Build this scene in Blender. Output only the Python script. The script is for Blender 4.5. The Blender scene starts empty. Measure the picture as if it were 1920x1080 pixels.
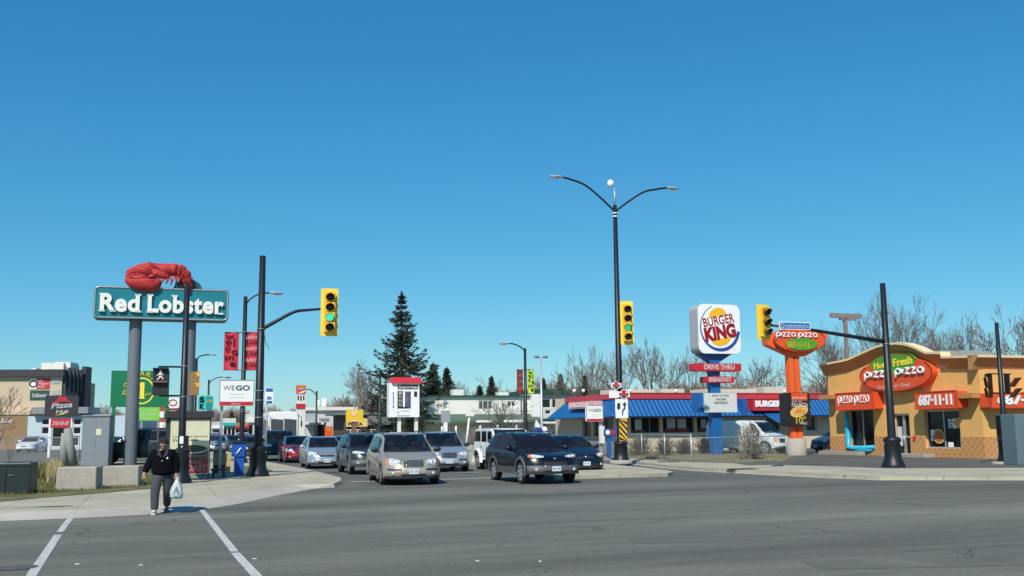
import bpy, bmesh, math, random
import numpy as np
from mathutils import Vector, Matrix, Euler
sc = bpy.context.scene
R = math.radians
# ---------------- camera, light, exposure ----------------
FPX = 1900.0
cd = bpy.data.cameras.new('camera'); cam = bpy.data.objects.new('camera', cd); sc.collection.objects.link(cam)
cd.sensor_width = 36.0; cd.lens = 36.0*FPX/1920.0; cd.clip_end = 3000; cd.clip_start = 0.1
PITCH = math.atan(264/FPX); ROLL = -0.010
CAMM = Matrix.Rotation(math.pi/2+PITCH, 3, 'X') @ Matrix.Rotation(ROLL, 3, 'Z')
CAMP = Vector((0, 0, 1.8))
cam.matrix_world = Matrix.Translation(CAMP) @ CAMM.to_4x4()
sc.camera = cam
AZ = 0.30; EL = R(46)                     # shadows run away from the camera, a little to the right
w = bpy.data.worlds.new('World'); sc.world = w; w.use_nodes = True
nt = w.node_tree; bg = nt.nodes['Background']
sky = nt.nodes.new('ShaderNodeTexSky'); sky.sky_type = 'NISHITA'; sky.sun_disc = False
sky.sun_elevation = EL; sky.sun_rotation = math.pi + AZ
sky.air_density = 1.0; sky.dust_density = 0.1; sky.ozone_density = 3.0; sky.altitude = 0
hs = nt.nodes.new('ShaderNodeHueSaturation'); hs.inputs['Saturation'].default_value = 1.2
gm = nt.nodes.new('ShaderNodeGamma'); gm.inputs[1].default_value = 0.72
tn = nt.nodes.new('ShaderNodeMix'); tn.data_type = 'RGBA'; tn.blend_type = 'MULTIPLY'; tn.inputs[0].default_value = 1; tn.inputs[7].default_value = (.74, 1.02, 1.12, 1)
nt.links.new(sky.outputs[0], gm.inputs[0]); nt.links.new(gm.outputs[0], hs.inputs['Color']); nt.links.new(hs.outputs[0], tn.inputs[6]); sep = nt.nodes.new('ShaderNodeSeparateColor'); cmb = nt.nodes.new('ShaderNodeCombineColor'); nt.links.new(tn.outputs[2], sep.inputs[0])
SK = 0.115
for ch, (pw, gn) in enumerate(((1.56, 2.02), (1.05, 1.37), (.88, 1.33))):   # the phone's sky rendering: deeper blue overhead, pale cyan low down
    a_ = nt.nodes.new('ShaderNodeMath'); a_.operation = 'POWER'; a_.inputs[1].default_value = pw
    b_ = nt.nodes.new('ShaderNodeMath'); b_.operation = 'MULTIPLY'; b_.inputs[1].default_value = gn*SK**(pw-1)
    nt.links.new(sep.outputs[ch], a_.inputs[0]); nt.links.new(a_.outputs[0], b_.inputs[0]); nt.links.new(b_.outputs[0], cmb.inputs[ch])
nt.links.new(cmb.outputs[0], bg.inputs[0]); bg.inputs[1].default_value = SK
sl = bpy.data.lights.new('sun', 'SUN'); sl.energy = 5.0; sl.angle = R(0.5); sl.color = (1, 0.955, 0.88)
so = bpy.data.objects.new('sun', sl); sc.collection.objects.link(so)
LD = Vector((math.sin(AZ)*math.cos(EL), math.cos(AZ)*math.cos(EL), -math.sin(EL)))
so.rotation_euler = LD.to_track_quat('-Z', 'Y').to_euler(); so.location = (0, -20, 40)
sc.view_settings.view_transform = 'Standard'; sc.view_settings.look = 'None'
sc.view_settings.exposure = 0.0; sc.view_settings.gamma = 1.0

# ---------------- pixel helpers (photo pixels -> real places) ----------------
def ray(px, py): return CAMM @ Vector(((px-960)/FPX, -(py-540)/FPX, -1))
def G(px, py, z=0.0):
    d = ray(px, py); t = (z-CAMP.z)/d.z; return CAMP + d*t
def A(px, py, y):
    d = ray(px, py); return CAMP + d*(y/d.y)
GR = 19.3                                  # the street grid's turn in degrees
UX, UY = -math.sin(R(GR)), math.cos(R(GR)) # along the busy street, away
VX, VY = math.cos(R(GR)), math.sin(R(GR))  # across it, to the right
class Pl:
    """A vertical plane; its local x runs right, z up, it faces local -y."""
    def __init__(s, px, y, phi=GR, z0=0.0, py=800):
        p = A(px, py, y); s.o = Vector((p.x, p.y, z0)); s.phi = R(phi); s.z0 = z0
        s.n = Vector((math.sin(s.phi), -math.cos(s.phi), 0)); s.x = Vector((math.cos(s.phi), math.sin(s.phi), 0))
    def __call__(s, px, py, off=0.0):      # off: metres in front of the plane
        d = ray(px, py); o = s.o + s.n*off
        t = (o-CAMP).dot(s.n)/d.dot(s.n); q = CAMP + d*t
        return ((q-s.o).dot(s.x), q.z-s.z0)
    def pts(s, L, off=0.0): return [s(a, b, off) for a, b in L]

# ---------------- materials ----------------
MATS = {}
def lin(h):
    c = [int(h[i:i+2], 16)/255 for i in (0, 2, 4)]
    return tuple((v/12.92 if v <= .04045 else ((v+.055)/1.055)**2.4) for v in c)
def M(name, col, rough=.6, metal=0., var=0.0, scale=3.0, bump=0.0, bscale=40., emit=0., spec=.5, coat=0., grime=None):
    if name in MATS: return MATS[name]
    if isinstance(col, str): col = lin(col)
    m = bpy.data.materials.new(name); m.use_nodes = True; n = m.node_tree; b = n.nodes['Principled BSDF']
    b.inputs['Base Color'].default_value = (*col, 1); b.inputs['Roughness'].default_value = rough
    b.inputs['Metallic'].default_value = metal; b.inputs['Specular IOR Level'].default_value = spec
    b.inputs['Coat Weight'].default_value = coat
    if coat: b.inputs['Coat Roughness'].default_value = 0.04
    tc = n.nodes.new('ShaderNodeTexCoord')
    if var <= 0: var = 0.05
    nz = n.nodes.new('ShaderNodeTexNoise'); nz.inputs['Scale'].default_value = scale; nz.inputs['Detail'].default_value = 6
    nz.inputs['Roughness'].default_value = .65
    n.links.new(tc.outputs['Object'], nz.inputs['Vector'])
    rp = n.nodes.new('ShaderNodeValToRGB'); e = rp.color_ramp.elements
    e[0].position = .3; e[1].position = .72
    e[0].color = (*[c*(1-var) for c in col], 1); e[1].color = (*[min(1, c*(1+var)) for c in col], 1)
    n.links.new(nz.outputs['Fac'], rp.inputs[0]); n.links.new(rp.outputs[0], b.inputs['Base Color'])
    if bump:
        n2 = n.nodes.new('ShaderNodeTexNoise'); n2.inputs['Scale'].default_value = bscale; n2.inputs['Detail'].default_value = 4
        n.links.new(tc.outputs['Object'], n2.inputs['Vector'])
        bp = n.nodes.new('ShaderNodeBump'); bp.inputs['Strength'].default_value = bump; bp.inputs['Distance'].default_value = .02
        n.links.new(n2.outputs['Fac'], bp.inputs['Height']); n.links.new(bp.outputs[0], b.inputs['Normal'])
    if emit:
        b.inputs['Emission Color'].default_value = (*col, 1); b.inputs['Emission Strength'].default_value = emit
    MATS[name] = m; return m

# ---------------- mesh builder ----------------
def smooth(pts, k=4):
    P_ = [Vector(p) for p in pts]; out = []
    for i in range(len(P_)-1):
        a, b, c, d = P_[max(i-1, 0)], P_[i], P_[i+1], P_[min(i+2, len(P_)-1)]
        for j in range(k):
            t = j/k; out.append(.5*((2*b)+(c-a)*t+(2*a-5*b+4*c-d)*t*t+(3*b-a-3*c+d)*t**3))
    return out+[P_[-1]]
class MB:
    def __init__(s): s.v = []; s.f = []; s.m = []; s.mi = 0; s.sm = []; s.smooth = False
    def add(s, vs, fs, smooth=None):
        o = len(s.v); s.v += [tuple(v) for v in vs]
        for f in fs: s.f.append(tuple(i+o for i in f)); s.m.append(s.mi); s.sm.append(s.smooth if smooth is None else smooth)
        return s
    def box(s, c, d, rz=0., taper=1.0):
        x, y, z = [a/2 for a in d]; vs = []
        for k, sz in ((1, -z), (taper, z)):
            for a, b in ((-x, -y), (x, -y), (x, y), (-x, y)):
                a, b = a*k, b*k
                vs.append((c[0]+a*math.cos(rz)-b*math.sin(rz), c[1]+a*math.sin(rz)+b*math.cos(rz), c[2]+sz))
        return s.add(vs, [(3, 2, 1, 0), (4, 5, 6, 7), (0, 1, 5, 4), (1, 2, 6, 5), (2, 3, 7, 6), (3, 0, 4, 7)], False)
    def tube(s, pts, rad, n=8, cap=True, smooth=True):
        pts = [Vector(p) for p in pts]
        if not hasattr(rad, '__len__'): rad = [rad]*len(pts)
        vs = []; fs = []; up = None
        for i, p in enumerate(pts):
            t = (pts[min(i+1, len(pts)-1)]-pts[max(i-1, 0)]).normalized()
            a = t.orthogonal().normalized() if up is None else (up - t*up.dot(t)).normalized()
            up = a; b = t.cross(a)
            for k in range(n):
                an = 2*math.pi*k/n; vs.append(p+(a*math.cos(an)+b*math.sin(an))*rad[i])
        for i in range(len(pts)-1):
            for k in range(n):
                fs.append((i*n+k, i*n+(k+1) % n, (i+1)*n+(k+1) % n, (i+1)*n+k))
        s.add(vs, fs, smooth)
        if cap:
            o = len(s.v)-len(vs); L = len(pts)-1
            s.f.append(tuple(o+k for k in range(n))[::-1]); s.m.append(s.mi); s.sm.append(False)
            s.f.append(tuple(o+L*n+k for k in range(n))); s.m.append(s.mi); s.sm.append(False)
        return s
    def lathe(s, prof, c=(0, 0, 0), n=20, axis='z', smooth=True):
        vs = []; fs = []
        for r, h in prof:
            for k in range(n):
                a = 2*math.pi*k/n; x, y = r*math.cos(a), r*math.sin(a)
                if axis == 'z': vs.append((c[0]+x, c[1]+y, c[2]+h))
                elif axis == 'y': vs.append((c[0]+x, c[1]+h, c[2]+y))
                else: vs.append((c[0]+h, c[1]+x, c[2]+y))
        for i in range(len(prof)-1):
            for k in range(n):
                q = (i*n+k, i*n+(k+1) % n, (i+1)*n+(k+1) % n, (i+1)*n+k); fs.append(q if axis != 'y' else q[::-1])
        return s.add(vs, fs, smooth)
    def poly(s, P, y0, y1=None):
        """outline in x,z: a face at y0 (front); with y1 a slab back to y1"""
        n = len(P); vs = [(a, y0, b) for a, b in P]; fs = [tuple(range(n))]
        if y1 is not None:
            vs += [(a, y1, b) for a, b in P]; fs.append(tuple(range(2*n-1, n-1, -1)))
            fs += [(i, n+i, n+(i+1) % n, (i+1) % n) for i in range(n)]
        return s.add(vs, fs, False)
    def ell(s, c, a, b, y0, y1=None, n=36, rot=0.):
        P = []
        for k in range(n):
            t = 2*math.pi*k/n; x, z = a*math.cos(t), b*math.sin(t)
            P.append((c[0]+x*math.cos(rot)-z*math.sin(rot), c[1]+x*math.sin(rot)+z*math.cos(rot)))
        return s.poly(P, y0, y1)
    def rrect(s, x0, x1, z0, z1, r, y0, y1=None, n=5):
        P = []
        for cx, cz, a0 in ((x1-r, z1-r, 0), (x0+r, z1-r, 90), (x0+r, z0+r, 180), (x1-r, z0+r, 270)):
            for k in range(n+1):
                a = R(a0+90*k/n); P.append((cx+r*math.cos(a), cz+r*math.sin(a)))
        return s.poly(P, y0, y1)
    def rect(s, x0, x1, z0, z1, y0, y1=None): return s.poly([(x0, z0), (x1, z0), (x1, z1), (x0, z1)], y0, y1)
    def ring(s, c, a, b, wd, y0, t0=0, t1=360, n=40, rot=0.):
        vs = []; fs = []
        for k in range(n+1):
            t = R(t0+(t1-t0)*k/n)
            wk = wd(k/n) if callable(wd) else wd
            for q in (0, wk):
                x, z = (a-q)*math.cos(t), (b-q)*math.sin(t)
                vs.append((c[0]+x*math.cos(rot)-z*math.sin(rot), y0, c[1]+x*math.sin(rot)+z*math.cos(rot)))
        for k in range(n): fs.append((2*k, 2*k+1, 2*k+3, 2*k+2))
        return s.add(vs, fs, False)
    def ball(s, c, r, n=12, m=8, rot=None):
        vs = []; fs = []
        if not hasattr(r, '__len__'): r = (r, r, r)
        for i in range(m+1):
            ph = math.pi*i/m
            for k in range(n):
                a = 2*math.pi*k/n
                v = Vector((r[0]*math.sin(ph)*math.cos(a), r[1]*math.sin(ph)*math.sin(a), r[2]*math.cos(ph)))
                if rot: v = rot @ v
                vs.append(v+Vector(c))
        for i in range(m):
            for k in range(n): fs.append((i*n+k, (i+1)*n+k, (i+1)*n+(k+1) % n, i*n+(k+1) % n))
        return s.add(vs, fs, True)
    def text(s, t, x0, x1, z0, z1, y, bold=.02, shear=0., ext=0., rot=0., sp=1.0, curve=None):
        vs, fs = glyphs(t, bold, shear, sp)
        cx, cz, W_, H_ = (x0+x1)/2, (z0+z1)/2, x1-x0, z1-z0
        out = []
        for a, b, c in vs:
            x, z = (a-.5)*W_, (b-.5)*H_
            if curve: z += curve*(1-(2*x/W_)**2)
            out.append((cx+x*math.cos(rot)-z*math.sin(rot), y-(ext if c > 0 else 0), cz+x*math.sin(rot)+z*math.cos(rot)))
        return s.add(out, fs, False)
    def build(s, name, mats, parent=None, kind=None, loc=None, rz=None):
        me = bpy.data.meshes.new(name); me.from_pydata(s.v, [], s.f)
        if not isinstance(mats, (list, tuple)): mats = [mats]
        for m in mats: me.materials.append(m)
        me.polygons.foreach_set('material_index', [min(a, len(mats)-1) for a in s.m])
        me.polygons.foreach_set('use_smooth', s.sm); me.update()
        o = bpy.data.objects.new(name, me); sc.collection.objects.link(o)
        if parent is not None: o.parent = parent
        if kind: o['kind'] = kind
        if loc is not None: o.location = loc
        if rz is not None: o.rotation_euler.z = R(rz)
        return o
GL = {}
def glyphs(t, bold, shear, sp):
    key = (t, bold, shear, sp)
    if key in GL: return GL[key]
    cu = bpy.data.curves.new('lettering', 'FONT'); cu.body = t; cu.offset = bold; cu.shear = shear
    cu.extrude = .05; cu.resolution_u = 5; cu.space_character = sp
    ob = bpy.data.objects.new('lettering', cu); sc.collection.objects.link(ob)
    dg = bpy.context.evaluated_depsgraph_get(); dg.update()
    me = bpy.data.meshes.new_from_object(ob.evaluated_get(dg))
    V = np.array([v.co[:] for v in me.vertices]) if len(me.vertices) else np.zeros((1, 3))
    fs = [tuple(p.vertices) for p in me.polygons]
    mn, mx = V.min(0), V.max(0); d = np.maximum(mx-mn, 1e-6)
    vs = [((a-mn[0])/d[0], (b-mn[1])/d[1], c) for a, b, c in V]
    bpy.data.objects.remove(ob); bpy.data.curves.remove(cu); bpy.data.meshes.remove(me)
    GL[key] = (vs, fs); return GL[key]
def thing(name, label, cat, loc=(0, 0, 0), phi=0., group=None):
    o = bpy.data.objects.new(name, None); sc.collection.objects.link(o); o.empty_display_size = .3
    o.location = loc; o.rotation_euler = (0, 0, R(phi)); o['label'] = label; o['category'] = cat
    if group: o['group'] = group
    return o
def tag(o, label, cat, group=None):
    o['label'] = label; o['category'] = cat
    if group: o['group'] = group
    return o
def plthing(name, label, cat, pl, group=None): return thing(name, label, cat, pl.o, math.degrees(pl.phi), group)
def dup(root, loc, rz, label, group=None, scale=None):
    r = root.copy(); sc.collection.objects.link(r); r.location = loc; r.rotation_euler = (0, 0, rz); r['label'] = label
    if scale: r.scale = scale
    if group: r['group'] = group
    for ch in list(root.children):
        c = ch.copy(); sc.collection.objects.link(c); c.parent = r
        for g in ch.children:
            d = g.copy(); sc.collection.objects.link(d); d.parent = c
    return r
def flat(name, mat, pts, z, kind='structure', base=None):
    """a ground sheet (or a raised slab when base is given) from world xy points"""
    n = len(pts); vs = [(p[0], p[1], z) for p in pts]; fs = [tuple(range(n))]
    if base is not None:
        vs += [(p[0], p[1], base) for p in pts]; fs += [(i, (i+1) % n, n+(i+1) % n, n+i) for i in range(n)]
    me = bpy.data.meshes.new(name); me.from_pydata(vs, [], fs)
    bm = bmesh.new(); bm.from_mesh(me)
    bmesh.ops.recalc_face_normals(bm, faces=bm.faces)
    up = [f for f in bm.faces if abs(f.normal.z) > .9]
    if up and up[0].normal.z < 0: bmesh.ops.reverse_faces(bm, faces=bm.faces)
    bmesh.ops.triangulate(bm, faces=[f for f in bm.faces if len(f.verts) > 4]); bm.to_mesh(me); bm.free()
    me.materials.append(mat); o = bpy.data.objects.new(name, me); sc.collection.objects.link(o); o['kind'] = kind
    return o
# ---------------- ground materials ----------------
def groundmat(name, c1, c2, big=.12, stretch=(1, 1, 1), cracks=0., bump=.25, grain=.12, crackcol=.45, joints=None, rot=R(GR)):
    m = bpy.data.materials.new(name); m.use_nodes = True; n = m.node_tree; b = n.nodes['Principled BSDF']
    b.inputs['Roughness'].default_value = .85; b.inputs['Specular IOR Level'].default_value = .3
    L = n.links.new
    tc = n.nodes.new('ShaderNodeTexCoord'); mp = n.nodes.new('ShaderNodeMapping')
    mp.inputs['Rotation'].default_value = (0, 0, -rot); mp.vector_type = 'POINT'; mp.inputs['Scale'].default_value = (1, 1, 1)
    L(tc.outputs['Object'], mp.inputs[0])
    sc2 = n.nodes.new('ShaderNodeMapping'); sc2.inputs['Scale'].default_value = stretch; L(mp.outputs[0], sc2.inputs[0])
    a = n.nodes.new('ShaderNodeTexNoise'); a.inputs['Scale'].default_value = big; a.inputs['Detail'].default_value = 8; a.inputs['Roughness'].default_value = .6
    L(sc2.outputs[0], a.inputs['Vector'])
    r = n.nodes.new('ShaderNodeValToRGB'); r.color_ramp.elements[0].position = .36; r.color_ramp.elements[1].position = .66
    r.color_ramp.elements[0].color = (*c1, 1); r.color_ramp.elements[1].color = (*c2, 1); L(a.outputs['Fac'], r.inputs[0])
    g = n.nodes.new('ShaderNodeTexNoise'); g.inputs['Scale'].default_value = 60; g.inputs['Detail'].default_value = 3; L(mp.outputs[0], g.inputs['Vector'])
    gr = n.nodes.new('ShaderNodeMapRange'); gr.inputs[1].default_value = .3; gr.inputs[2].default_value = .7
    gr.inputs[3].default_value = 1-grain; gr.inputs[4].default_value = 1+grain; L(g.outputs['Fac'], gr.inputs[0])
    mx = n.nodes.new('ShaderNodeMix'); mx.data_type = 'RGBA'; mx.blend_type = 'MULTIPLY'; mx.inputs[0].default_value = 1
    L(r.outputs[0], mx.inputs[6]); L(gr.outputs[0], mx.inputs[7]); col = mx.outputs[2]
    if cracks:
        bn = n.nodes.new('ShaderNodeTexNoise'); bn.inputs['Scale'].default_value = 1.1; bn.inputs['Detail'].default_value = 9; bn.inputs['Roughness'].default_value = .72; L(sc2.outputs[0], bn.inputs['Vector'])
        br_ = n.nodes.new('ShaderNodeValToRGB'); e_ = br_.color_ramp.elements; e_[0].position = .30; e_[0].color = (.62, .62, .62, 1); e_[1].position = .5; e_[1].color = (1, 1, 1, 1); x_ = e_.new(.75); x_.color = (1.18, 1.18, 1.16, 1); L(bn.outputs['Fac'], br_.inputs[0])
        m0 = n.nodes.new('ShaderNodeMix'); m0.data_type = 'RGBA'; m0.blend_type = 'MULTIPLY'; m0.inputs[0].default_value = .8; L(col, m0.inputs[6]); L(br_.outputs[0], m0.inputs[7]); col = m0.outputs[2]
        sp_ = n.nodes.new('ShaderNodeTexNoise'); sp_.inputs['Scale'].default_value = 14; sp_.inputs['Detail'].default_value = 2; L(mp.outputs[0], sp_.inputs['Vector'])
        sr_ = n.nodes.new('ShaderNodeMapRange'); sr_.inputs[1].default_value = .25; sr_.inputs[2].default_value = .75; sr_.inputs[3].default_value = .78; sr_.inputs[4].default_value = 1.22; L(sp_.outputs['Fac'], sr_.inputs[0])
        m9 = n.nodes.new('ShaderNodeMix'); m9.data_type = 'RGBA'; m9.blend_type = 'MULTIPLY'; m9.inputs[0].default_value = 1; L(col, m9.inputs[6]); L(sr_.outputs[0], m9.inputs[7]); col = m9.outputs[2]
        wn = n.nodes.new('ShaderNodeTexNoise'); wn.inputs['Scale'].default_value = 1.2; wn.inputs['Detail'].default_value = 5; L(mp.outputs[0], wn.inputs['Vector'])
        ad = n.nodes.new('ShaderNodeVectorMath'); ad.operation = 'MULTIPLY_ADD'; ad.inputs[1].default_value = (1.6, 1.6, 0); L(wn.outputs['Color'], ad.inputs[0]); L(mp.outputs[0], ad.inputs[2])
        vo = n.nodes.new('ShaderNodeTexVoronoi'); vo.feature = 'DISTANCE_TO_EDGE'; vo.inputs['Scale'].default_value = cracks; L(ad.outputs[0], vo.inputs['Vector'])
        cr = n.nodes.new('ShaderNodeMapRange'); cr.inputs[1].default_value = 0; cr.inputs[2].default_value = .0045; cr.inputs[3].default_value = 1; cr.inputs[4].default_value = 0; L(vo.outputs['Distance'], cr.inputs[0])
        mk = n.nodes.new('ShaderNodeTexNoise'); mk.inputs['Scale'].default_value = .35; L(mp.outputs[0], mk.inputs['Vector'])
        mr = n.nodes.new('ShaderNodeMapRange'); mr.inputs[1].default_value = .5; mr.inputs[2].default_value = .58; L(mk.outputs['Fac'], mr.inputs[0])
        mm = n.nodes.new('ShaderNodeMath'); mm.operation = 'MULTIPLY'; L(cr.outputs[0], mm.inputs[0]); L(mr.outputs[0], mm.inputs[1])
        m2 = n.nodes.new('ShaderNodeMix'); m2.data_type = 'RGBA'; L(mm.outputs[0], m2.inputs[0]); L(col, m2.inputs[6]); m2.inputs[7].default_value = (*[c*crackcol for c in c1], 1); col = m2.outputs[2]
    if joints:
        br = n.nodes.new('ShaderNodeTexBrick'); br.offset = 0; br.inputs['Scale'].default_value = 1; br.inputs['Brick Width'].default_value = joints; br.inputs['Row Height'].default_value = joints
        br.inputs['Mortar Size'].default_value = .012; br.inputs['Color1'].default_value = (1, 1, 1, 1); br.inputs['Color2'].default_value = (.93, .93, .93, 1); br.inputs['Mortar'].default_value = (.55, .53, .5, 1)
        L(mp.outputs[0], br.inputs['Vector'])
        m3 = n.nodes.new('ShaderNodeMix'); m3.data_type = 'RGBA'; m3.blend_type = 'MULTIPLY'; m3.inputs[0].default_value = 1; L(col, m3.inputs[6]); L(br.outputs[0], m3.inputs[7]); col = m3.outputs[2]
    L(col, b.inputs['Base Color'])
    bp = n.nodes.new('ShaderNodeBump'); bp.inputs['Strength'].default_value = bump; bp.inputs['Distance'].default_value = .01
    L(g.outputs['Fac'], bp.inputs['Height']); L(bp.outputs[0], b.inputs['Normal'])
    return m
m_road = groundmat('asphalt_road', (.078, .077, .062), (.195, .192, .156), big=.11, stretch=(.16, 1.5, 1), cracks=.14)
m_lane = groundmat('asphalt_street', (.090, .090, .075), (.135, .135, .112), big=.25, stretch=(1.5, .2, 1))
m_lot = groundmat('asphalt_lot', (.080, .080, .070), (.118, .118, .10), big=.3)
m_ground = groundmat('far_ground', (.11, .11, .09), (.17, .16, .12), big=.05)
m_walk = groundmat('concrete_walk', (.34, .315, .225), (.45, .415, .30), big=.5, joints=1.6, bump=.1, grain=.07)
m_kerb = groundmat('kerb_concrete', (.36, .33, .28), (.46, .42, .35), big=.8, bump=.1, grain=.07)
m_grass = groundmat('turf', (.08, .09, .03), (.20, .17, .08), big=2.2, bump=.9, grain=.4)
m_dry = groundmat('dry_turf', (.13, .125, .075), (.22, .20, .13), big=1.2, bump=.9, grain=.35)

flat('ground', m_ground, [(-900, -300), (900, -300), (900, 1500), (-900, 1500)], -.02)
flat('road', m_road, [(-120, -30), (140, -30), (140, 46), (70, 58), (-5, 34), (-5, 33.2), (-20, 32), (-120, 10)], 0)
def far(p, t): return (p[0]+UX*t, p[1]+UY*t)
# the busy street runs off along the grid
sw = [(-9, 30), (8, 34), (9, 55), far((8, 52), 400), far((-16, 46), 420)]
flat('street', m_lane, sw, -.004)
def insetline(line, d):
    Lp = [Vector((p[0], p[1])) for p in line]; out = []
    for i, p in enumerate(Lp):
        t = (Lp[min(i+1, len(Lp)-1)]-Lp[max(i-1, 0)]).normalized(); out.append(p+Vector((-t.y, t.x))*d)
    return out
# left corner block
klp = [p[1] > 912 for p in ((-420, 1060), (-150, 1000), (0, 977), (150, 971), (270, 965), (380, 955), (440, 946), (520, 929), (590, 916), (628, 908), (643, 902), (640, 896), (612, 889), (580, 881), (540, 873.5), (500, 866))]
kl = [G(*p, .0 if p[1] > 912 else .10) for p in ((-420, 1060), (-150, 1000), (0, 977), (150, 971), (270, 965), (380, 955), (440, 946), (520, 929), (590, 916), (628, 908), (643, 902), (640, 896), (612, 889), (580, 881), (540, 873.5), (500, 866))]
kl = [(p.x, p.y) for p in kl]
endl = far(kl[-1], 330)
low_ = kl+[endl]; in_ = insetline(low_, .05); in2_ = insetline(low_, .75); top_ = [in2_[i] if (i < len(klp) and klp[i]) else in_[i] for i in range(len(low_))]
kerb_me = bpy.data.meshes.new('kerb_ramp'); n_ = len(low_)
kerb_me.from_pydata([(p[0], p[1], -.002) for p in low_]+[(p[0], p[1], .12) for p in top_], [], [(i, i+1, n_+i+1, n_+i) for i in range(n_-1)]); kerb_me.materials.append(m_kerb)
kerb_o = bpy.data.objects.new('kerb_ramp', kerb_me); sc.collection.objects.link(kerb_o); kerb_o['kind'] = 'structure'
blk = [(p[0], p[1]) for p in top_]+[endl, (endl[0]-250, endl[1]), (-150, 15), (-80, 8)]
flat('pavement_corner', m_walk, blk, .12, base=-.03)
def strip(name, line, wd, z, mat, h=None):
    """a band following a line"""
    Lp = [Vector((p[0], p[1])) for p in line]; a = []; b = []
    for i, p in enumerate(Lp):
        t = (Lp[min(i+1, len(Lp)-1)]-Lp[max(i-1, 0)]).normalized(); nn = Vector((-t.y, t.x))
        a.append(p+nn*wd/2); b.append(p-nn*wd/2)
    vs = [(q.x, q.y, z) for q in a]+[(q.x, q.y, z) for q in b]; n = len(Lp)
    fs = [(n+i, n+i+1, i+1, i) for i in range(n-1)]
    me = bpy.data.meshes.new(name); me.from_pydata(vs, [], fs); me.materials.append(mat)
    o = bpy.data.objects.new(name, me); sc.collection.objects.link(o); o['kind'] = 'structure'; return o
strip('kerb_corner', [p+(p-Vector(q))*0 for p, q in zip(insetline(top_[9:], .09), top_[9:])], .17, .124, m_kerb)
gl = [G(*p, .12) for p in ((-150, 953), (0, 941), (110, 931), (200, 924), (285, 916), (325, 906), (330, 893), (300, 868), (-150, 872))]
flat('grass_verge', m_grass, [(p.x, p.y) for p in gl], .130)
g2 = [G(*p, .12) for p in ((440, 885), (466, 890), (500, 887), (512, 882), (478, 874), (440, 874))]
flat('grass_patch', m_grass, [(p.x, p.y) for p in g2], .130)
pk = [G(*p, .12) for p in ((-200, 868), (300, 866), (352, 858), (405, 845))]
flat('parking_lot', m_lot, [(p.x, p.y) for p in pk]+[far((pk[-1].x, pk[-1].y), 120), (-140, 200), (-140, 60)], .126)
# right block
kr = [G(*p, .12) for p in ((2500, 900), (1920, 893), (1650, 893), (1560, 889.5), (1480, 885.5), (1420, 883), (1380, 881), (1310, 877), (1250, 872), (1200, 866.5), (1140, 857))]
kr = [(p.x, p.y) for p in kr]
endr = far(kr[-1], 320)
flat('pavement_right', m_walk, kr+[endr, (endr[0]+400, endr[1]), (200, 60)], .12, base=-.03)
strip('gutter', insetline(kr+[endr], .16), .34, .003, m_kerb)
strip('kerb_right', insetline(kr+[endr], -.09), .17, .124, m_kerb)
fc = [G(*p, .12) for p in ((2500, 884), (1920, 877), (1660, 878), (1560, 874.5), (1470, 871.5), (1400, 872), (1310, 859), (1300, 850))]
flat('forecourt', m_lot, [(p.x, p.y) for p in fc]+[far((fc[-1].x, fc[-1].y), 60), (120, 130), (120, 60)], .126)
vg = [G(*p, .12) for p in ((1130, 854.5), (1200, 861), (1300, 866.5), (1392, 869), (1480, 860), (1500, 852), (1490, 848), (1300, 846), (1130, 846))]
flat('dry_verge', m_dry, [(p.x, p.y) for p in vg], .132)
# traffic island
il = [G(*p, .12) for p in ((1040, 893), (1130, 890), (1215, 888.5), (1252, 887), (1262, 884.5), (1250, 881), (1205, 876.5), (1160, 872), (1090, 864), (1050, 857))]
il = [(p.x, p.y) for p in il]; e1 = far(il[-1], 60); e2 = far(il[0], 60)
flat('traffic_island', m_walk, il+[e1, (e1[0]-1.2, e1[1]-.4)], .12, base=-.03)
# painted markings
def paintmat(name, col, thr):
    m = bpy.data.materials.new(name); m.use_nodes = True; n = m.node_tree; b = n.nodes['Principled BSDF']; L = n.links.new
    tc = n.nodes.new('ShaderNodeTexCoord'); z = n.nodes.new('ShaderNodeTexNoise'); z.inputs['Scale'].default_value = 9; z.inputs['Detail'].default_value = 8; z.inputs['Roughness'].default_value = .75
    L(tc.outputs['Object'], z.inputs[0]); r = n.nodes.new('ShaderNodeValToRGB'); e = r.color_ramp.elements
    e[0].position = thr; e[0].color = (.14, .145, .135, 1); e[1].position = thr+.12; e[1].color = (*col, 1)
    L(z.outputs['Fac'], r.inputs[0]); L(r.outputs[0], b.inputs['Base Color']); b.inputs['Roughness'].default_value = .8
    return m
m_paint = paintmat('road_paint', (.50, .50, .46), .37)
m_faint = paintmat('worn_road_paint', (.42, .42, .41), .46)
def line(name, pts, wd, mat=m_paint, z=.006):
    q = [G(*p) for p in pts]; return strip(name, [(p.x, p.y) for p in q], wd, z, mat)
line('crosswalk_line', [(136, 967), (112, 998)], .12)
line('crosswalk_line', [(109, 1003), (55, 1085), (-30, 1200)], .13)
line('crosswalk_line', [(378, 956), (440, 1035)], .12)
line('crosswalk_line', [(441, 1037), (488, 1088), (560, 1180)], .13)
line('stop_line', [(640, 917), (960, 906.5), (1300, 896)], .10, m_faint)
line('crosswalk_line', [(655, 903.5), (820, 899.5), (1000, 893.5), (1190, 887.5)], .32)
line('lane_line', [(905, 880), (850, 876.5)], .14); line('lane_line', [(898, 887), (840, 885)], .14)
line('crosswalk_line', [(1310, 888.5), (1470, 894)], .16, m_faint)
line('lane_line', [(1500, 899), (1950, 897)], .12, m_faint)
for i in range(14):
    p = G(700, 905); q = far((p.x, p.y), 16+i*9); q2 = far((p.x, p.y), 19+i*9); strip('lane_line', [q, q2], .13, .006, m_paint)
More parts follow.
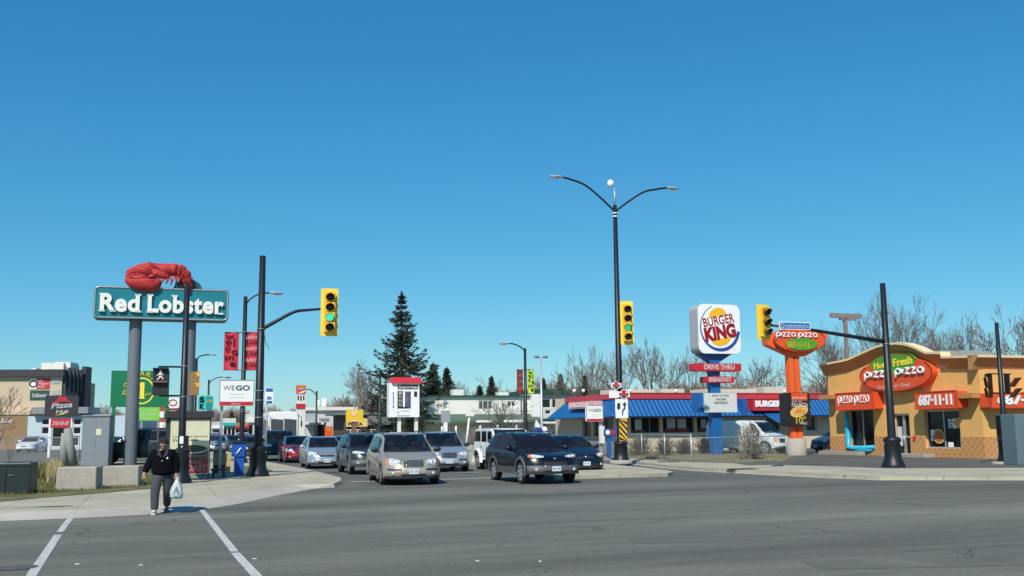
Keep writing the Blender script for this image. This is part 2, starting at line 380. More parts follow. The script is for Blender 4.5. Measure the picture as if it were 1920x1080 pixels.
for i in range(14):
    p = G(900, 898); q = far((p.x, p.y), 8+i*9); q2 = far((p.x, p.y), 11+i*9); strip('lane_line', [q, q2], .13, .006, m_paint)
m_patch = groundmat('patched_asphalt', (.100, .100, .084), (.140, .140, .116), big=.6)
for k, q4 in enumerate((((1180, 1010), (1420, 1003), (1450, 1012), (1200, 1020)), ((560, 985), (700, 972), (720, 977), (590, 991)), ((1500, 1052), (1900, 1044), (1960, 1060), (1540, 1068)), ((800, 930), (980, 924), (990, 927), (810, 934)))):
    pt = [G(*q) for q in q4]; flat('road_patch', m_patch, [(q.x, q.y) for q in pt], .0035)
rk = random.Random(5)
for k, (a, b) in enumerate(((264, 1061), (146, 1059), (478, 1049), (1013, 1054), (895, 1053))):
    q = G(a, b); o = MB().box((0, 0, .012), (.06+.02*rk.random(), .035, .01), rk.uniform(0, 3)).build('paper_scrap', M('scrap_white', (.6, .6, .57), .8), loc=(q.x, q.y, 0))
    tag(o, ('white paper scrap between the two crosswalk lines', 'small pale scrap beside the left crosswalk line', 'white scrap just right of the right crosswalk line', 'white scrap lying alone in the middle of the near road', 'dark edged scrap left of the middle of the near road')[k], 'litter', 'litter on the asphalt')
# manhole, drain grate, iron cover
mb = MB(); p = G(30, 1065); mb.lathe([(.0, .012), (.24, .012), (.28, .008)], n=24); tag(mb.build('manhole_cover', M('cast_iron', (.09, .08, .07), .7), loc=(p.x, p.y, 0)), 'worn iron manhole cover in the near left asphalt', 'manhole cover')
mb = MB(); p = G(1392, 880, .12)
for i in range(7): mb.box((-.45+.15*i, 0, .01), (.07, .5, .03))
mb.mi = 1; mb.box((0, 0, .0), (1.2, .55, .02)); tag(mb.build('drain_grate', [MATS['cast_iron'], M('drain_dark', (.01, .01, .01), .9)], loc=(p.x, p.y, .13), rz=GR), 'dark storm drain grate in the kerb before the forecourt', 'drain')
mb = MB(); p = G(1253, 866, .12); mb.lathe([(0, .02), (.5, .02), (.55, .0)], n=24); tag(mb.build('manhole_cover', MATS['cast_iron'], loc=(p.x, p.y, .125)), 'round iron cover in the pavement before the wire fence', 'manhole cover')
# ---------------- buildings ----------------
def wallholes(mb, x0, x1, z0, z1, holes, y0, y1):
    xs = sorted({x0, x1, *[min(max(h[0], x0), x1) for h in holes], *[min(max(h[1], x0), x1) for h in holes]})
    for a, b in zip(xs[:-1], xs[1:]):
        if b-a < 1e-4: continue
        hs = sorted([(h[2], h[3]) for h in holes if h[0] < (a+b)/2 < h[1]]); z = z0
        for c, d in hs:
            if c > z+1e-4: mb.rect(a, b, z, min(c, z1), y0, y1)
            z = max(z, d)
        if z < z1-1e-4: mb.rect(a, b, z, z1, y0, y1)
def stucco(name, col, diamonds=None):
    m = M(name, col, .85, var=.09, scale=.8, bump=.25, bscale=30)
    if diamonds:
        n = m.node_tree; L = n.links.new; b = n.nodes['Principled BSDF']
        tc = n.nodes.new('ShaderNodeTexCoord'); mp = n.nodes.new('ShaderNodeMapping'); mp.inputs['Rotation'].default_value = (0, R(45), 0); mp.inputs['Scale'].default_value = (3.6, .01, 3.6)
        L(tc.outputs['Object'], mp.inputs[0]); ck = n.nodes.new('ShaderNodeTexBrick'); ck.offset = 0; ck.inputs['Scale'].default_value = 1; ck.inputs['Brick Width'].default_value = 1; ck.inputs['Row Height'].default_value = 1
        sp = n.nodes.new('ShaderNodeSeparateXYZ'); cb = n.nodes.new('ShaderNodeCombineXYZ'); L(mp.outputs[0], sp.inputs[0]); L(sp.outputs[0], cb.inputs[0]); L(sp.outputs[2], cb.inputs[1]); L(cb.outputs[0], ck.inputs[0])
        ck.inputs['Color1'].default_value = (*diamonds, 1); ck.inputs['Color2'].default_value = (*diamonds, 1); ck.inputs['Mortar'].default_value = (*col, 1); ck.inputs['Mortar Size'].default_value = .24; ck.inputs['Mortar Smooth'].default_value = .3
        L(ck.outputs[0], b.inputs['Base Color'])
    return m
def glassmat(name, col=(.010, .011, .012), rough=.08): return M(name, col, rough, spec=.3, var=.5, scale=.7)
m_glass = glassmat('dark_window_glass')
m_alu = M('aluminium', (.55, .55, .54), .35, metal=.6); m_white = M('white_paint', (.8, .79, .75), .6, var=.04)
m_offw = M('offwhite_paint', (.72, .70, .62), .7, var=.06, scale=.7); m_black = M('black_metal', (.010, .012, .016), .45, var=.25, scale=2, spec=.4)
m_grey = M('grey_metal', (.22, .23, .25), .55); m_conc = M('rough_concrete', (.36, .33, .27), .9, var=.12, scale=6, bump=.5, bscale=60)
m_bk = M('off_black', (.015, .015, .017), .6); m_gal = M('galvanised', (.42, .43, .43), .45, metal=.4); m_clamp = M('clamp_grey', (.16, .17, .18), .45, metal=.3)
m_wtxt = M('white_lettering', (.85, .84, .82), .5); m_redsign = M('red_sign', (.52, .025, .035), .45); m_bltxt = M('black_lettering', (.02, .02, .022), .6)
m_orange = M('orange_sign', (.72, .085, .02), .45); m_ygreen = M('green_sign', (.09, .30, .02), .45); m_yel = M('yellow_lettering', (.92, .72, .06), .5)
m_redtxt = M('red_lettering', (.55, .02, .03), .5); m_bluetxt = M('blue_lettering', (.015, .08, .28), .5)
m_dark = M('shade_interior', (.03, .028, .026), .9)

# --- pizza restaurant on the right ---
ORG = (.72, .40, .12)
m_org = stucco('ochre_stucco', ORG); m_tile = stucco('diamond_tile', (.54, .275, .10), diamonds=(.45, .21, .075)); m_corn = stucco('cornice_stucco_shaded', (.46, .22, .075)); m_cap = stucco('cornice_cap_sunlit', (.74, .58, .34))  # cornice brown has underside shade painted in, cap cream has the sunlight
F = Pl(1843, 50, -70.7, .126); S = Pl(1843, 50, GR, .126)
xl = F(1556, 800)[0]
root = plthing('pizza_restaurant', 'ochre stucco pizza restaurant with curved parapet and red oval sign at the right', 'restaurant', F)
def tr(o):      # parts made in the side wall's own frame
    o.rotation_euler = (0, 0, S.phi-F.phi); return o
zc = F(1700, 690)[1]; zc = min(F(1556, 700)[1], zc)
H1 = [*F.pts([(1590, 768), (1641, 838)])]; H2 = [*F.pts([(1674, 776), (1709, 853)])]; H3 = [*F.pts([(1732, 770), (1803, 841)])]
hb = lambda h, z0=None: (h[0][0], h[1][0], (h[1][1] if z0 is None else z0), h[0][1])
h1, h2, h3 = hb(H1), hb(H2, 0.05), hb(H3)
ztile = F(1840, 819)[1]
wb = MB(); wallholes(wb, xl, 0, 0, zc, [h1, h2, h3], 0, .3)
top = F.pts([(1556, 686), (1588, 679), (1600, 676), (1614, 670), (1636, 660), (1655, 652), (1672, 648), (1690, 646), (1708, 648), (1726, 654), (1746, 664), (1774, 664), (1776, 672), (1843, 670)])
top[0] = (xl, top[0][1]); top[-1] = (0, top[-1][1])
wb.poly([(xl, zc), (0, zc)]+top[::-1], 0, .3)
zr = top[-1][1]
wb.box((xl/2, 5.0, zr/2-.3), (abs(xl)-.7, 9.2, zr-.7))
wb.build('wall', m_org, root)
tb = MB(); wallholes(tb, xl-.02, .03, 0, ztile, [h1, h2, h3], -.03, -.001); tb.build('tile_band', m_tile, root)
cb = MB()
def cornice(mb, pts, hgt, out, back=.25):
    cap = hgt*.17
    for (a, c), (b, d) in zip(pts[:-1], pts[1:]):
        prof = [(.02, -hgt+cap), (-out*.25, -hgt*.62+cap), (-out*.92, 0), (-out, 0), (-out, cap), (back, cap), (back, -hgt+cap)]; n = len(prof)
        vs = [(a, y, c+z) for y, z in prof]+[(b, y, d+z) for y, z in prof]
        mb.add(vs, [(i, n+i, n+(i+1) % n, (i+1) % n) for i in range(n)]+[tuple(range(n)), tuple(range(2*n-1, n-1, -1))], False)
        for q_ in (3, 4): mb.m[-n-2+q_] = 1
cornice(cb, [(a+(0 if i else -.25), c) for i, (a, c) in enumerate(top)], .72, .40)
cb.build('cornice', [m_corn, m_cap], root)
xr = S(2160, 800)[0]
sb = MB(); sh = [S(1866, 776), S(1915, 842)]; H4 = (sh[0][0], S(1990, 800)[0], sh[1][1], sh[0][1])
wallholes(sb, .301, xr, 0, zr, [H4], 0, .3); tr(sb.build('wall', m_org, root))
sb = MB(); wallholes(sb, .0, xr, 0, ztile, [H4], -.03, -.002); tr(sb.build('tile_band', m_tile, root))
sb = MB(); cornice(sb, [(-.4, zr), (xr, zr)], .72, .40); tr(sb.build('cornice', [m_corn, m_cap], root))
def window(root, pl, h, n=2, name='window', depth=.2, post=None, fw=.06, mglass=m_glass, fr=m_alu, tform=None):
    x0, x1, z0, z1 = h
    g = MB().rect(x0, x1, z0, z1, depth, depth+.03).build(name, mglass, root)
    f = MB()
    for i in range(n+1):
        x = x0+(x1-x0)*i/n; f.box((min(max(x, x0+fw/2), x1-fw/2), depth-.03, (z0+z1)/2), (fw, .06, z1-z0))
    for z in (z0+fw/2, z1-fw/2): f.box(((x0+x1)/2, depth-.034, z), (x1-x0, .06, fw))
    fo = f.build('frame', fr, g)
    if tform: tform(g)
    return g
w1 = window(root, F, h1); w3 = window(root, F, h3); w4 = window(root, S, H4, 3, tform=tr)
# bright blue trim round the left window
bl = MB(); q = F.pts([(1587, 772), (1588, 790), (1590, 810), (1591, 838), (1600, 841), (1640, 838)], .06)
bl.tube([(a, -.06, c) for a, c in q], [.10, .15, .17, .15, .13, .10], 10)
c0 = F(1618, 843); bl.ball((c0[0], -.05, c0[1]), (1.0, .12, .2), 16, 8)
bl.build('window_trim', M('bright_blue_trim', (.03, .42, .62), .4), root)
# posters in the right window
po = MB(); po.mi = 0; c0 = F(1757, 818); 
ps = lambda mb, px0, px1, py0, py1, off, pl=F: mb.rect(pl(px0, py0)[0], pl(px1, py0)[0], pl(px0, py1)[1], pl(px0, py0)[1], -off)
PO = .13
po.rect(*[F(1741, 806)[0], F(1752, 806)[0], F(1741, 826)[1], F(1741, 806)[1]], PO)
po.rect(F(1774, 785)[0], F(1790, 785)[0], F(1774, 803)[1], F(1774, 785)[1], PO); po.rect(F(1774, 829)[0], F(1784, 829)[0], F(1774, 838)[1], F(1774, 829)[1], PO)
po.mi = 1; rr = abs(F(1768, 800)[0]-F(1757, 800)[0]); po.ell(c0, rr, .38, PO-.01)
c1 = F(1795, 795); po.poly([(c1[0]-.5, c1[1]+.1), (c1[0]+.3, c1[1]-.45), (c1[0]+.35, c1[1]+.5)], PO-.01)
po.mi = 2; po.ell(c0, rr*.8, .30, PO-.02)
for rg in (.62, .4): po.ring(c0, rr*rg, .38*rg, .05, PO-.03)
po.mi = 2
for k in range(10):
    a = k*2.4; po.ell((c0[0]+math.cos(a)*rr*.55*((k % 3+1)/3), c0[1]+math.sin(a)*.26*((k % 3+1)/3)), .06, .04, PO-.035, n=8)
po.build('poster', [m_wtxt, M('pizza_crust', (.72, .42, .12), .6), M('pizza_sauce', (.50, .18, .05), .6)], w3)
# door
dg = MB().rect(h2[0], h2[1], h2[2], h2[3], .22, .25).build('door', m_glass, root)
db = MB()
for px in (1676, 1690.5, 1707): db.box((F(px, 800)[0], .19, (h2[2]+h2[3])/2), (.09 if px != 1690.5 else .16, .06, h2[3]-h2[2]))
for z in (h2[2]+.05, h2[3]-.05, F(1695, 819)[1]): db.box(((h2[0]+h2[1])/2, .186, z), (h2[1]-h2[0], .06, .09))
db.build('frame', m_alu, dg)
db = MB(); ps(db, 1678, 1687, 800, 836, -.15); db.build('poster', M('notice_paper', (.6, .6, .58), .7), dg)
hd = MB(); q = F(1692.5, 826); hd.tube([(q[0], .1, q[1]-.3), (q[0], .1, q[1]+.3)], .03, 8); hd.build('handle', m_alu, dg)
# fascia signs
def boxsign(pl, px0, px1, py0, py1, text, off, name='fascia_sign', tx=None, tf=None, sp=1.0, bold=.03):
    x0, z1 = pl(px0, py0, off); x1, z0 = pl(px1, py1, off)
    b = MB().rect(x0, x1, z0, z1, -off, -.002).build(name, m_orange, root)
    fr = MB(); t = .05
    for r_ in ((x0-t, x1+t, z1, z1+t), (x0-t, x1+t, z0-t, z0)): fr.rect(*r_, -off-.03, -off+.1)
    for r_ in ((x0-t, x0, z0, z1), (x1, x1+t, z0, z1)): fr.rect(*r_, -off-.03, -off+.1)
    fr.build('frame', M('sign_red_frame', (.55, .05, .02), .5), b)
    t_ = MB()
    if callable(text): text(t_, x0, x1, z0, z1, -off-.012)
    else:
        m_ = (x1-x0)*.08; t_.text(text, x0+m_, x1-m_, z0+(z1-z0)*.16, z1-(z1-z0)*.14, -off-.012, bold=bold, ext=.03, sp=sp)
    t_.build('lettering', m_wtxt, b)
    if tf: tf(b)
    return b
def pizzaword(mb, x0, x1, z0, z1, y, lw=None):
    """the word pizza in rounded strokes; p hangs below the line"""
    W_ = x1-x0; H_ = z1-z0; r = H_*.34; lw = lw or H_*.085
    base = z0+H_*.34; cw = W_/4.75; xh = z1-base; lw = min(lw, cw*.12)
    def st(pts, k=1.): mb.tube([(a, y, b) for a, b in pts], lw*k, 6, True)
    def o(cx, s0, s1):
        st([(cx+math.cos(R(a))*cw*.42, base+xh/2+math.sin(R(a))*(xh/2-lw)) for a in range(s0, s1+1, 30)])
    o(x0+cw*.52, 0, 360); st([(x0+cw*.12, z1-lw*2.2), (x0+cw*.10, z0+lw)], 1.15)
    st([(x0+cw*1.22, z1-lw*1.5), (x0+cw*1.22, base+lw)], 1.1)
    for k in (1.5, 2.5):
        a = x0+cw*(k+.06); b = a+cw*.72; st([(a, z1-lw), (b, z1-lw)]); st([(b, z1-lw), (a, base+lw)], .8); st([(a, base+lw), (b, base+lw)])
    o(x0+cw*4.05, 0, 360); st([(x0+cw*4.5, z1-lw*2), (x0+cw*4.5, base+lw*.6)], 1.0)
def twopizza(mb, x0, x1, z0, z1, y):
    g = (x1-x0)*.04; m_ = (x0+x1)/2; h_ = (z1-z0)*.14
    pizzaword(mb, x0+g*1.5, m_-g*.6, z0+h_, z1-h_, y); pizzaword(mb, m_+g*.6, x1-g*1.5, z0+h_, z1-h_, y)
boxsign(F, 1567, 1636, 739, 766, twopizza, .75)
boxsign(F, 1716, 1793, 737, 764, '687·11·11', .75, bold=.045)
boxsign(S, 1858, 1990, 737, 763, '687·11·11', .75, tf=tr, bold=.045)
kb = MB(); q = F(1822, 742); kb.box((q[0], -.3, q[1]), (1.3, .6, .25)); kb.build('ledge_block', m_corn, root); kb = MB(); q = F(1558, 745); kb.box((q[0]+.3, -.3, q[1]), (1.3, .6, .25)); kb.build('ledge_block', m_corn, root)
# oval sign
off = .38; cx, cz = F(1677, 702, off); a_ = (F(1744, 702, off)[0]-F(1609, 702, off)[0])/2; b_ = abs(F(1677, 670, off)[1]-F(1677, 734, off)[1])/2
tl = .0
ov = MB().ell((cx, cz), a_, b_, -off, -.002).build('oval_sign', m_orange, root)
e = MB(); gx, gz = F(1673, 681, off); e.ell((gx, gz), a_*.63, b_*.62, -off-.012, -off+.2); e.build('green_panel', m_ygreen, ov)
e = MB(); e.ring((cx, cz), a_+.03, b_+.03, .07, -off-.02, -215, 35); e.ring((gx, gz), a_*.65, b_*.64, .06, -off-.03, 5, 175); e.build('rim', M('rim_dark', (.2, .02, .01), .5), ov)
e = MB(); x0, x1 = cx-a_*.84, cx+a_*.84; pizzaword(e, x0, cx-a_*.04, cz-b_*.36, cz+b_*.30, -off-.06, b_*.062); pizzaword(e, cx+a_*.04, x1, cz-b_*.30, cz+b_*.36, -off-.06, b_*.062); e.build('lettering', m_wtxt, ov)
e = MB(); e.text('Hot', gx-a_*.52, gx-a_*.2, gz-b_*.25, gz+b_*.12, -off-.02, bold=.025, ext=.02, rot=.05); e.text('Fresh', gx+a_*.03, gx+a_*.55, gz-b_*.18, gz+b_*.28, -off-.02, bold=.025, ext=.02, rot=.05); e.build('lettering', m_yel, ov)
e = MB(); e.text("Ontario's #1 Pizza!", cx-a_*.5, cx+a_*.42, cz-b_*.80, cz-b_*.56, -off-.02, bold=.005, shear=.2, rot=.03); e.build('lettering', m_wtxt, ov)
ru = MB()
for px, py, y_, wd, hh in ((1756, 655, 3.5, 2.6, .9), (1795, 660, 4.5, 2.2, .9), (1822, 659, 5.5, 1.6, .8)):
    q = F(px, py, -y_); ru.box((q[0], y_, zr+.2), (wd, 1.6, 1.1)); ru.box((q[0], y_, zr+.80), (wd*.8, 1.3, .08)); ru.build('rooftop_unit', m_gal, root); ru = MB()
kk = MB(); kk.box((xl+1.6, -.5, .1), (3.6, .5, .2)); kk.build('doorstep', m_conc, root); kk = MB(); kk.box(((h3[0]+h2[1])/2-.3, -.5, .09), (3.3, .7, .18)); kk.build('doorstep', m_conc, root)
al = MB(); q = F(1716, 821); al.box((q[0], -.06, q[1]), (.15, .06, .2)); al.build('alarm_box', m_redsign, root)
# small price lettering in the windows
e = MB(); q = F(1779, 794); e.text('2', q[0]-.12, q[0]+.12, q[1]+.04, q[1]+.26, PO-.01, bold=0); e.text('3', q[0]-.12, q[0]+.12, q[1]-.26, q[1]-.04, PO-.01, bold=0); q = F(1746.5, 819); e.text('9', q[0]-.1, q[0]+.1, q[1]-.2, q[1]+.04, PO-.01, bold=0); e.build('lettering', m_bltxt, w3)

# --- blue roofed burger restaurant ---
m_red = M('red_fascia', (.50, .045, .055), .5, var=.08); m_beige = M('beige_wall', (.60, .50, .35), .85, var=.08, bump=.2)
def ribbed(name, col):
    m = M(name, col, .45, var=.12, scale=.8); n = m.node_tree; L = n.links.new; b = n.nodes['Principled BSDF']
    tc = n.nodes.new('ShaderNodeTexCoord'); wv = n.nodes.new('ShaderNodeTexWave'); wv.bands_direction = 'X'; wv.inputs['Scale'].default_value = .9; wv.inputs['Distortion'].default_value = 0
    L(tc.outputs['Object'], wv.inputs[0]); bp = n.nodes.new('ShaderNodeBump'); bp.inputs['Strength'].default_value = 1; bp.inputs['Distance'].default_value = .06; L(wv.outputs['Fac'], bp.inputs['Height']); L(bp.outputs[0], b.inputs['Normal']); return m
m_bluer = ribbed('blue_ribbed_roof', (.006, .105, .30))
B = Pl(1160, 72, GR, .13); B2 = Pl(1160, 72, -70.7, .13)
root = plthing('burger_restaurant', 'low burger restaurant with blue ribbed roof skirt and red fascia behind the wire fence', 'restaurant', B)
tr2 = lambda o: (setattr(o, 'rotation_euler', (0, 0, B2.phi-B.phi)), o)[1]
xr = B(1600, 800)[0]; zt = B(1300, 738)[1]; zb = B(1300, 748)[1]; zs = B(1300, 780)[1]; zw = B(1300, 812)[1]; x2 = B2(1062, 800)[0]
body = MB(); holes = []
for a, b in ((1183, 1238), (1243, 1302), (1307, 1342), (1512, 1532)): holes.append((B(a, 800)[0], B(b, 800)[0], zw+.05, zs-.05))
hd_ = (B(1438, 800)[0], B(1462, 800)[0], .02, zs-.1); holes.append(hd_)
xw = B(1345, 800)[0]
wallholes(body, 0, xr, 0, zs+.3, holes, 0, .3); body.box((xr/2, 6.5, zt/2), (xr-.4, 12, zt-.05))
body.build('wall', m_beige, root)
body = MB(); hl = []
for a, b in ((1092, 1108), (1112, 1122), (1130, 1150)): hl.append((B2(a, 800)[0], B2(b, 800)[0], zw-.2, zs-.05))
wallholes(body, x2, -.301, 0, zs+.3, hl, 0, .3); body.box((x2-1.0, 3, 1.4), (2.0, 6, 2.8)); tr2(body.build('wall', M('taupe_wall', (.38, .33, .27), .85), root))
mg2 = glassmat('restaurant_glass', (.02, .02, .025)); m_brown = M('brown_frame', (.16, .05, .03), .6)
for k, h in enumerate(holes): window(root, B, h, 3 if h[1]-h[0] > 1.2 else 1, 'door' if h is hd_ else 'window', mglass=mg2, fr=m_grey if k != 3 else m_offw)
for h in hl: window(root, B2, h, 1, mglass=mg2, fr=m_grey, tform=tr2)
pb = MB()
for a, b, c, d in ((1192, 1205, 786, 806), (1252, 1268, 784, 803), (1272, 1288, 785, 803), (1316, 1326, 786, 802)):
    x0 = B(a, 800)[0]; x1 = B(b, 800)[0]; pb.mi = 0; pb.rect(x0, x1, B(a, d)[1], B(a, c)[1], .13); pb.mi = 1; pb.rect(x0-.2, x1+.2, B(a, 812)[1], B(a, d)[1]+.0, .12)
pb.build('poster', [M('window_poster', (.45, .47, .48), .5), M('red_booth', (.3, .04, .03), .6)], root)
sk = MB()
def skirt(mb, xa, xb, z0, z1, out, ea=0., eb=0.):
    mb.add([(xa-ea*0, 0, z1), (xb+0, 0, z1), (xb+eb, -out, z0), (xa-ea, -out, z0), (xa-ea, -out+.06, z0-.08), (xb+eb, -out+.06, z0-.08), (xb, .0, z0-.08), (xa, .0, z0-.08)],
           [(3, 2, 1, 0), (3, 4, 5, 2), (4, 7, 6, 5)], False)
skirt(sk, 0, xr, zs, zb, 1.2, 1.2, 0); sk.build('roof_skirt', m_bluer, root)
sk = MB(); skirt(sk, x2, 0, zs, zb, 1.2, 1.2, 1.2); sk.add([(x2, 0, zb), (x2-1.2, -1.2, zs), (x2-1.2, 3, zs), (x2, 3, zb)], [(0, 1, 2, 3)]); tr2(sk.build('roof_skirt', m_bluer, root))
rf = MB(); rf.rect(-.06, xr, zb, zt, -.12, .2); rf.mi = 1; rf.rect(-.08, xr, zt, zt+.06, -.16, .3); rf.build('fascia', [m_red, M('fascia_cap', (.35, .05, .05), .5)], root)
rf = MB(); rf.rect(x2, .10, zb, zt, -.12, .2); rf.build('fascia', m_red, root).rotation_euler = (0, 0, B2.phi-B.phi)
# pier on the facade and drive through door awning
rp = MB(); rp.rect(B(1307, 760)[0], B(1322, 760)[0], zs, zt+.02, -1.25, 0); rp.build('roof_pier', M('blue_panel', (.015, .10, .33), .5), root); rp = MB(); rp.rect(B(1375, 760)[0], B(1384, 760)[0], zs, zb, -1.22, -.4); rp.build('roof_pier', MATS['blue_panel'], root)
ra = MB(); xa, xb = B(1415, 780)[0], B(1470, 780)[0]; ra.add([(xa, -1.0, zs+.25), (xb, -1.0, zs+.25), (xb, -2.4, B(1440, 790)[1]-.1), (xa+.3, -2.4, B(1440, 790)[1]-.1)], [(3, 2, 1, 0)]); ra.build('door_awning', m_bluer, root)
sg = MB(); x0, x1 = B(1411, 757, 1.3)[0], B(1490, 757, 1.3)[0]; sg.mi = 0; sg.rect(x0, x1+1, B(1440, 770, 1.3)[1], B(1440, 749, 1.3)[1], -1.35, -.3); sgo = sg.build('fascia_sign', m_redsign, root)
sg = MB(); sg.text('BURGER', B(1415, 757, 1.3)[0], B(1464, 757, 1.3)[0], B(1440, 763, 1.3)[1], B(1440, 751, 1.3)[1], -1.37, bold=.06, ext=.04); sg.build('lettering', m_wtxt, sgo)
sg = MB(); x0, x1 = B2(1067, 760, 1.0)[0], B2(1113, 760, 1.0)[0]; za, zz = B2(1090, 766, 1.0)[1], B2(1090, 753, 1.0)[1]; sg.rect(x0, x1, za, zz, -1.05, -.3); sgo = tr2(sg.build('fascia_sign', M('pinkish_sign', (.62, .38, .36), .6), root))
sg = MB(); sg.text('BURGER KING', x0+.3, x1-.3, za+.1, zz-.1, -1.08, bold=.04, ext=.02); sg.build('lettering', M('faded_pink_lettering', (.8, .62, .6), .6), sgo)
ru = MB(); 
for px, w_, h_ in ((1210, 3.4, .45), (1285, 2.0, .5), (1400, 4.5, .5), (1490, 2.4, .7)): MB().box((B(px, 740)[0]+1, 5, zt+h_/2), (w_, 2.5, h_)).build('rooftop_unit', M('roof_unit_beige', (.5, .46, .38), .7), root)
lm = MB()
for px in (1076, 1093, 1180, 1266, 1470): MB().ball((B(px, 740)[0], -.1, zt+.18), .13, 8, 6).build('roof_lamp', m_wtxt, root)
dw = MB(); dw.rect(x2-2, 0, .0, zw-.5, -.3, -.05); tr2(dw.build('wall_base', M('grey_base', (.2, .2, .2), .8), root))

# --- white motel behind ---
m_mw = M('motel_white', (.80, .78, .68), .8, var=.05, scale=.3); m_mg = M('motel_green', (.015, .07, .04), .6); m_mc = M('motel_canopy_green', (.075, .125, .085), .7); m_mbase = M('motel_base', (.22, .25, .24), .8)
N = Pl(1006, 118, GR, .13)
root = plthing('motel', 'white two storey motel with dark green roof edge and green lower canopy behind the cars', 'motel', N)
x0 = N(783, 770)[0]; zt = N(900, 744)[1]; zl = N(900, 782)[1]
wl = MB(); hs = [(N(a, 770)[0], N(b, 770)[0], N(a, d)[1], N(a, c)[1]) for a, b, c, d in ((897, 924, 751, 768), (951, 967, 752, 763), (831, 839, 751, 768), (975, 985, 750, 780), (790, 802, 751, 760))]
wallholes(wl, x0, 0, zl, zt, hs, 0, .3); wl.box((x0/2, 5, zt/2-.1), (abs(x0)-.5, 9, zt-.3)); wl.build('wall', m_mw, root)
for k, h in enumerate(hs): window(root, N, h, 3 if k == 0 else 2, fr=m_white, depth=.12, fw=.10, mglass=glassmat('motel_glass', (.06, .11, .10), .2))
wl = MB(); hs2 = [(N(a, 770)[0], N(b, 770)[0], .1, N(a, 790)[1]) for a, b in ((795, 810), (822, 834), (852, 862), (868, 874), (900, 920), (935, 950), (965, 985))]
wallholes(wl, x0, 0, 0, zl-.1, hs2, 1.2, 1.5); wl.build('ground_floor_wall', m_mbase, root)
for h in hs2: window(root, N, h, 2, depth=1.4, mglass=glassmat('motel_glass2', (.02, .035, .035)), fr=m_grey)
wl = MB(); wl.rect(x0-.3, .2, zt, zt+.16, -.3, .5); wl.box((x0/2, 5, zt+.03), (abs(x0), 9.5, .2)); wl.build('roof', m_mg, root)
wl = MB(); xa = N(700, 790)[0]
wl.add([(xa, .2, zl+.5), (0, .2, zl+.4), (0, -1.8, zl-.35), (xa+1, -1.8, zl-.5), (0, -1.8, zl-.6), (xa+1, -1.8, zl-.8), (0, .2, zl-.6), (xa, .2, zl-.8)], [(3, 2, 1, 0), (3, 5, 4, 2), (5, 7, 6, 4)], False)
wl.mi = 1
for a, b in ((884, 915), (935, 972)): wl.rect(N(a, 785)[0], N(b, 785)[0], zl-.62, zl-.35, -1.85, -1.8)
wl.build('canopy', [m_mc, m_white], root)
for px in (735, 781, 822, 848, 893, 925, 960): MB().tube([(N(px, 800)[0], -1.5, 0), (N(px, 800)[0], -1.5, zl-.5)], .12, 8).build('canopy_post', m_offw, root)
wl = MB(); wl.rect(-.8, .3, 0, zt+.3, -.9, 3.5); wl.build('end_wall', m_white, root)
wl = MB(); wl.box((N(875, 740)[0], 4, zt+.6), (1.3, 1.2, .7)); wl.build('rooftop_unit', m_white, root); wl = MB(); wl.box((N(962, 740)[0], 4, zt+.4), (1.2, 1.2, .5)); wl.build('rooftop_unit', m_white, root)
N2 = Pl(1008, 124, GR, .13)
root = plthing('motel_wing', 'set back motel wing with green roof band and air conditioner under its window', 'motel', N2)
xr = N2(1260, 770)[0]; zt = N2(1050, 738)[1]; zl = N2(1050, 787)[1]
hs = [(N2(a, 770)[0], N2(b, 770)[0], N2(a, d)[1], N2(a, c)[1]) for a, b, c, d in ((1017, 1033, 748, 765), (1035, 1043, 748, 765), (1050, 1062, 748, 770), (1022, 1033, 769, 777), (1019, 1023, 794, 806), (1033, 1037, 796, 806), (1045, 1049, 796, 806))]
wl = MB(); wallholes(wl, 0, xr, 0, zt, hs, 0, .3); wl.box((xr/2, 5, zt/2), (xr-.4, 9, zt-.2)); wl.build('wall', M('wing_wall', (.62, .60, .54), .8), root)
for h in hs: window(root, N2, h, 1, fr=m_white, depth=.12, fw=.08, mglass=glassmat('wing_glass', (.02, .03, .035)))
wl = MB(); wl.rect(-.3, xr, zt, zt+.5, -.5, 9.5); wl.rect(0, N2(1100, 780)[0], zl-.2, zl+.15, -.8, 0); wl.build('roof', m_mg, root)
wl = MB(); wl.rect(0, xr, zl-.45, zl-.22, -.82, 0); wl.build('white_band', m_white, root)

# --- strip shop with flat roof further left ---
C = Pl(665, 140, GR, .13)
root = plthing('flat_roof_shop', 'long low grey and white flat roofed shop beyond the silver hatchback', 'shop', C)
x0 = C(502, 780)[0]; zt = C(620, 768)[1]
xm = C(566, 780)[0]
wl = MB(); hs = [(C(a, 770)[0], C(b, 770)[0], .1, C(a, c)[1]) for a, b, c in ((590, 612, 792), (625, 660, 796), (568, 574, 798))]
wallholes(wl, xm, 0, 0, zt, hs, 0, .3); wl.box((x0/2, 6, zt/2-.1), (abs(x0), 11, zt-.3)); wl.build('wall', M('shop_grey', (.55, .57, .56), .8, var=.05), root)
for h in hs: window(root, C, h, 3, fr=m_grey, depth=.2, mglass=glassmat('shop_glass', (.02, .02, .022)))
wl = MB(); wl.rect(xm-.3, .3, zt-.1, zt+.35, -.4, .4); wl.rect(C(572, 780)[0], C(602, 780)[0], C(590, 796)[1], C(590, 792)[1], -2.5, 0); wl.mi = 1; wl.rect(C(568, 780)[0], C(594, 780)[0], C(580, 789)[1], C(580, 775)[1], -.08, 0)
wl.mi = 2; wl.rect(C(598, 780)[0], C(617, 780)[0], C(600, 789)[1], C(600, 784)[1], -.08, 0)
wl.build('roof_edge', [m_offw, M('shop_panel', (.33, .37, .40), .7), m_grey], root)
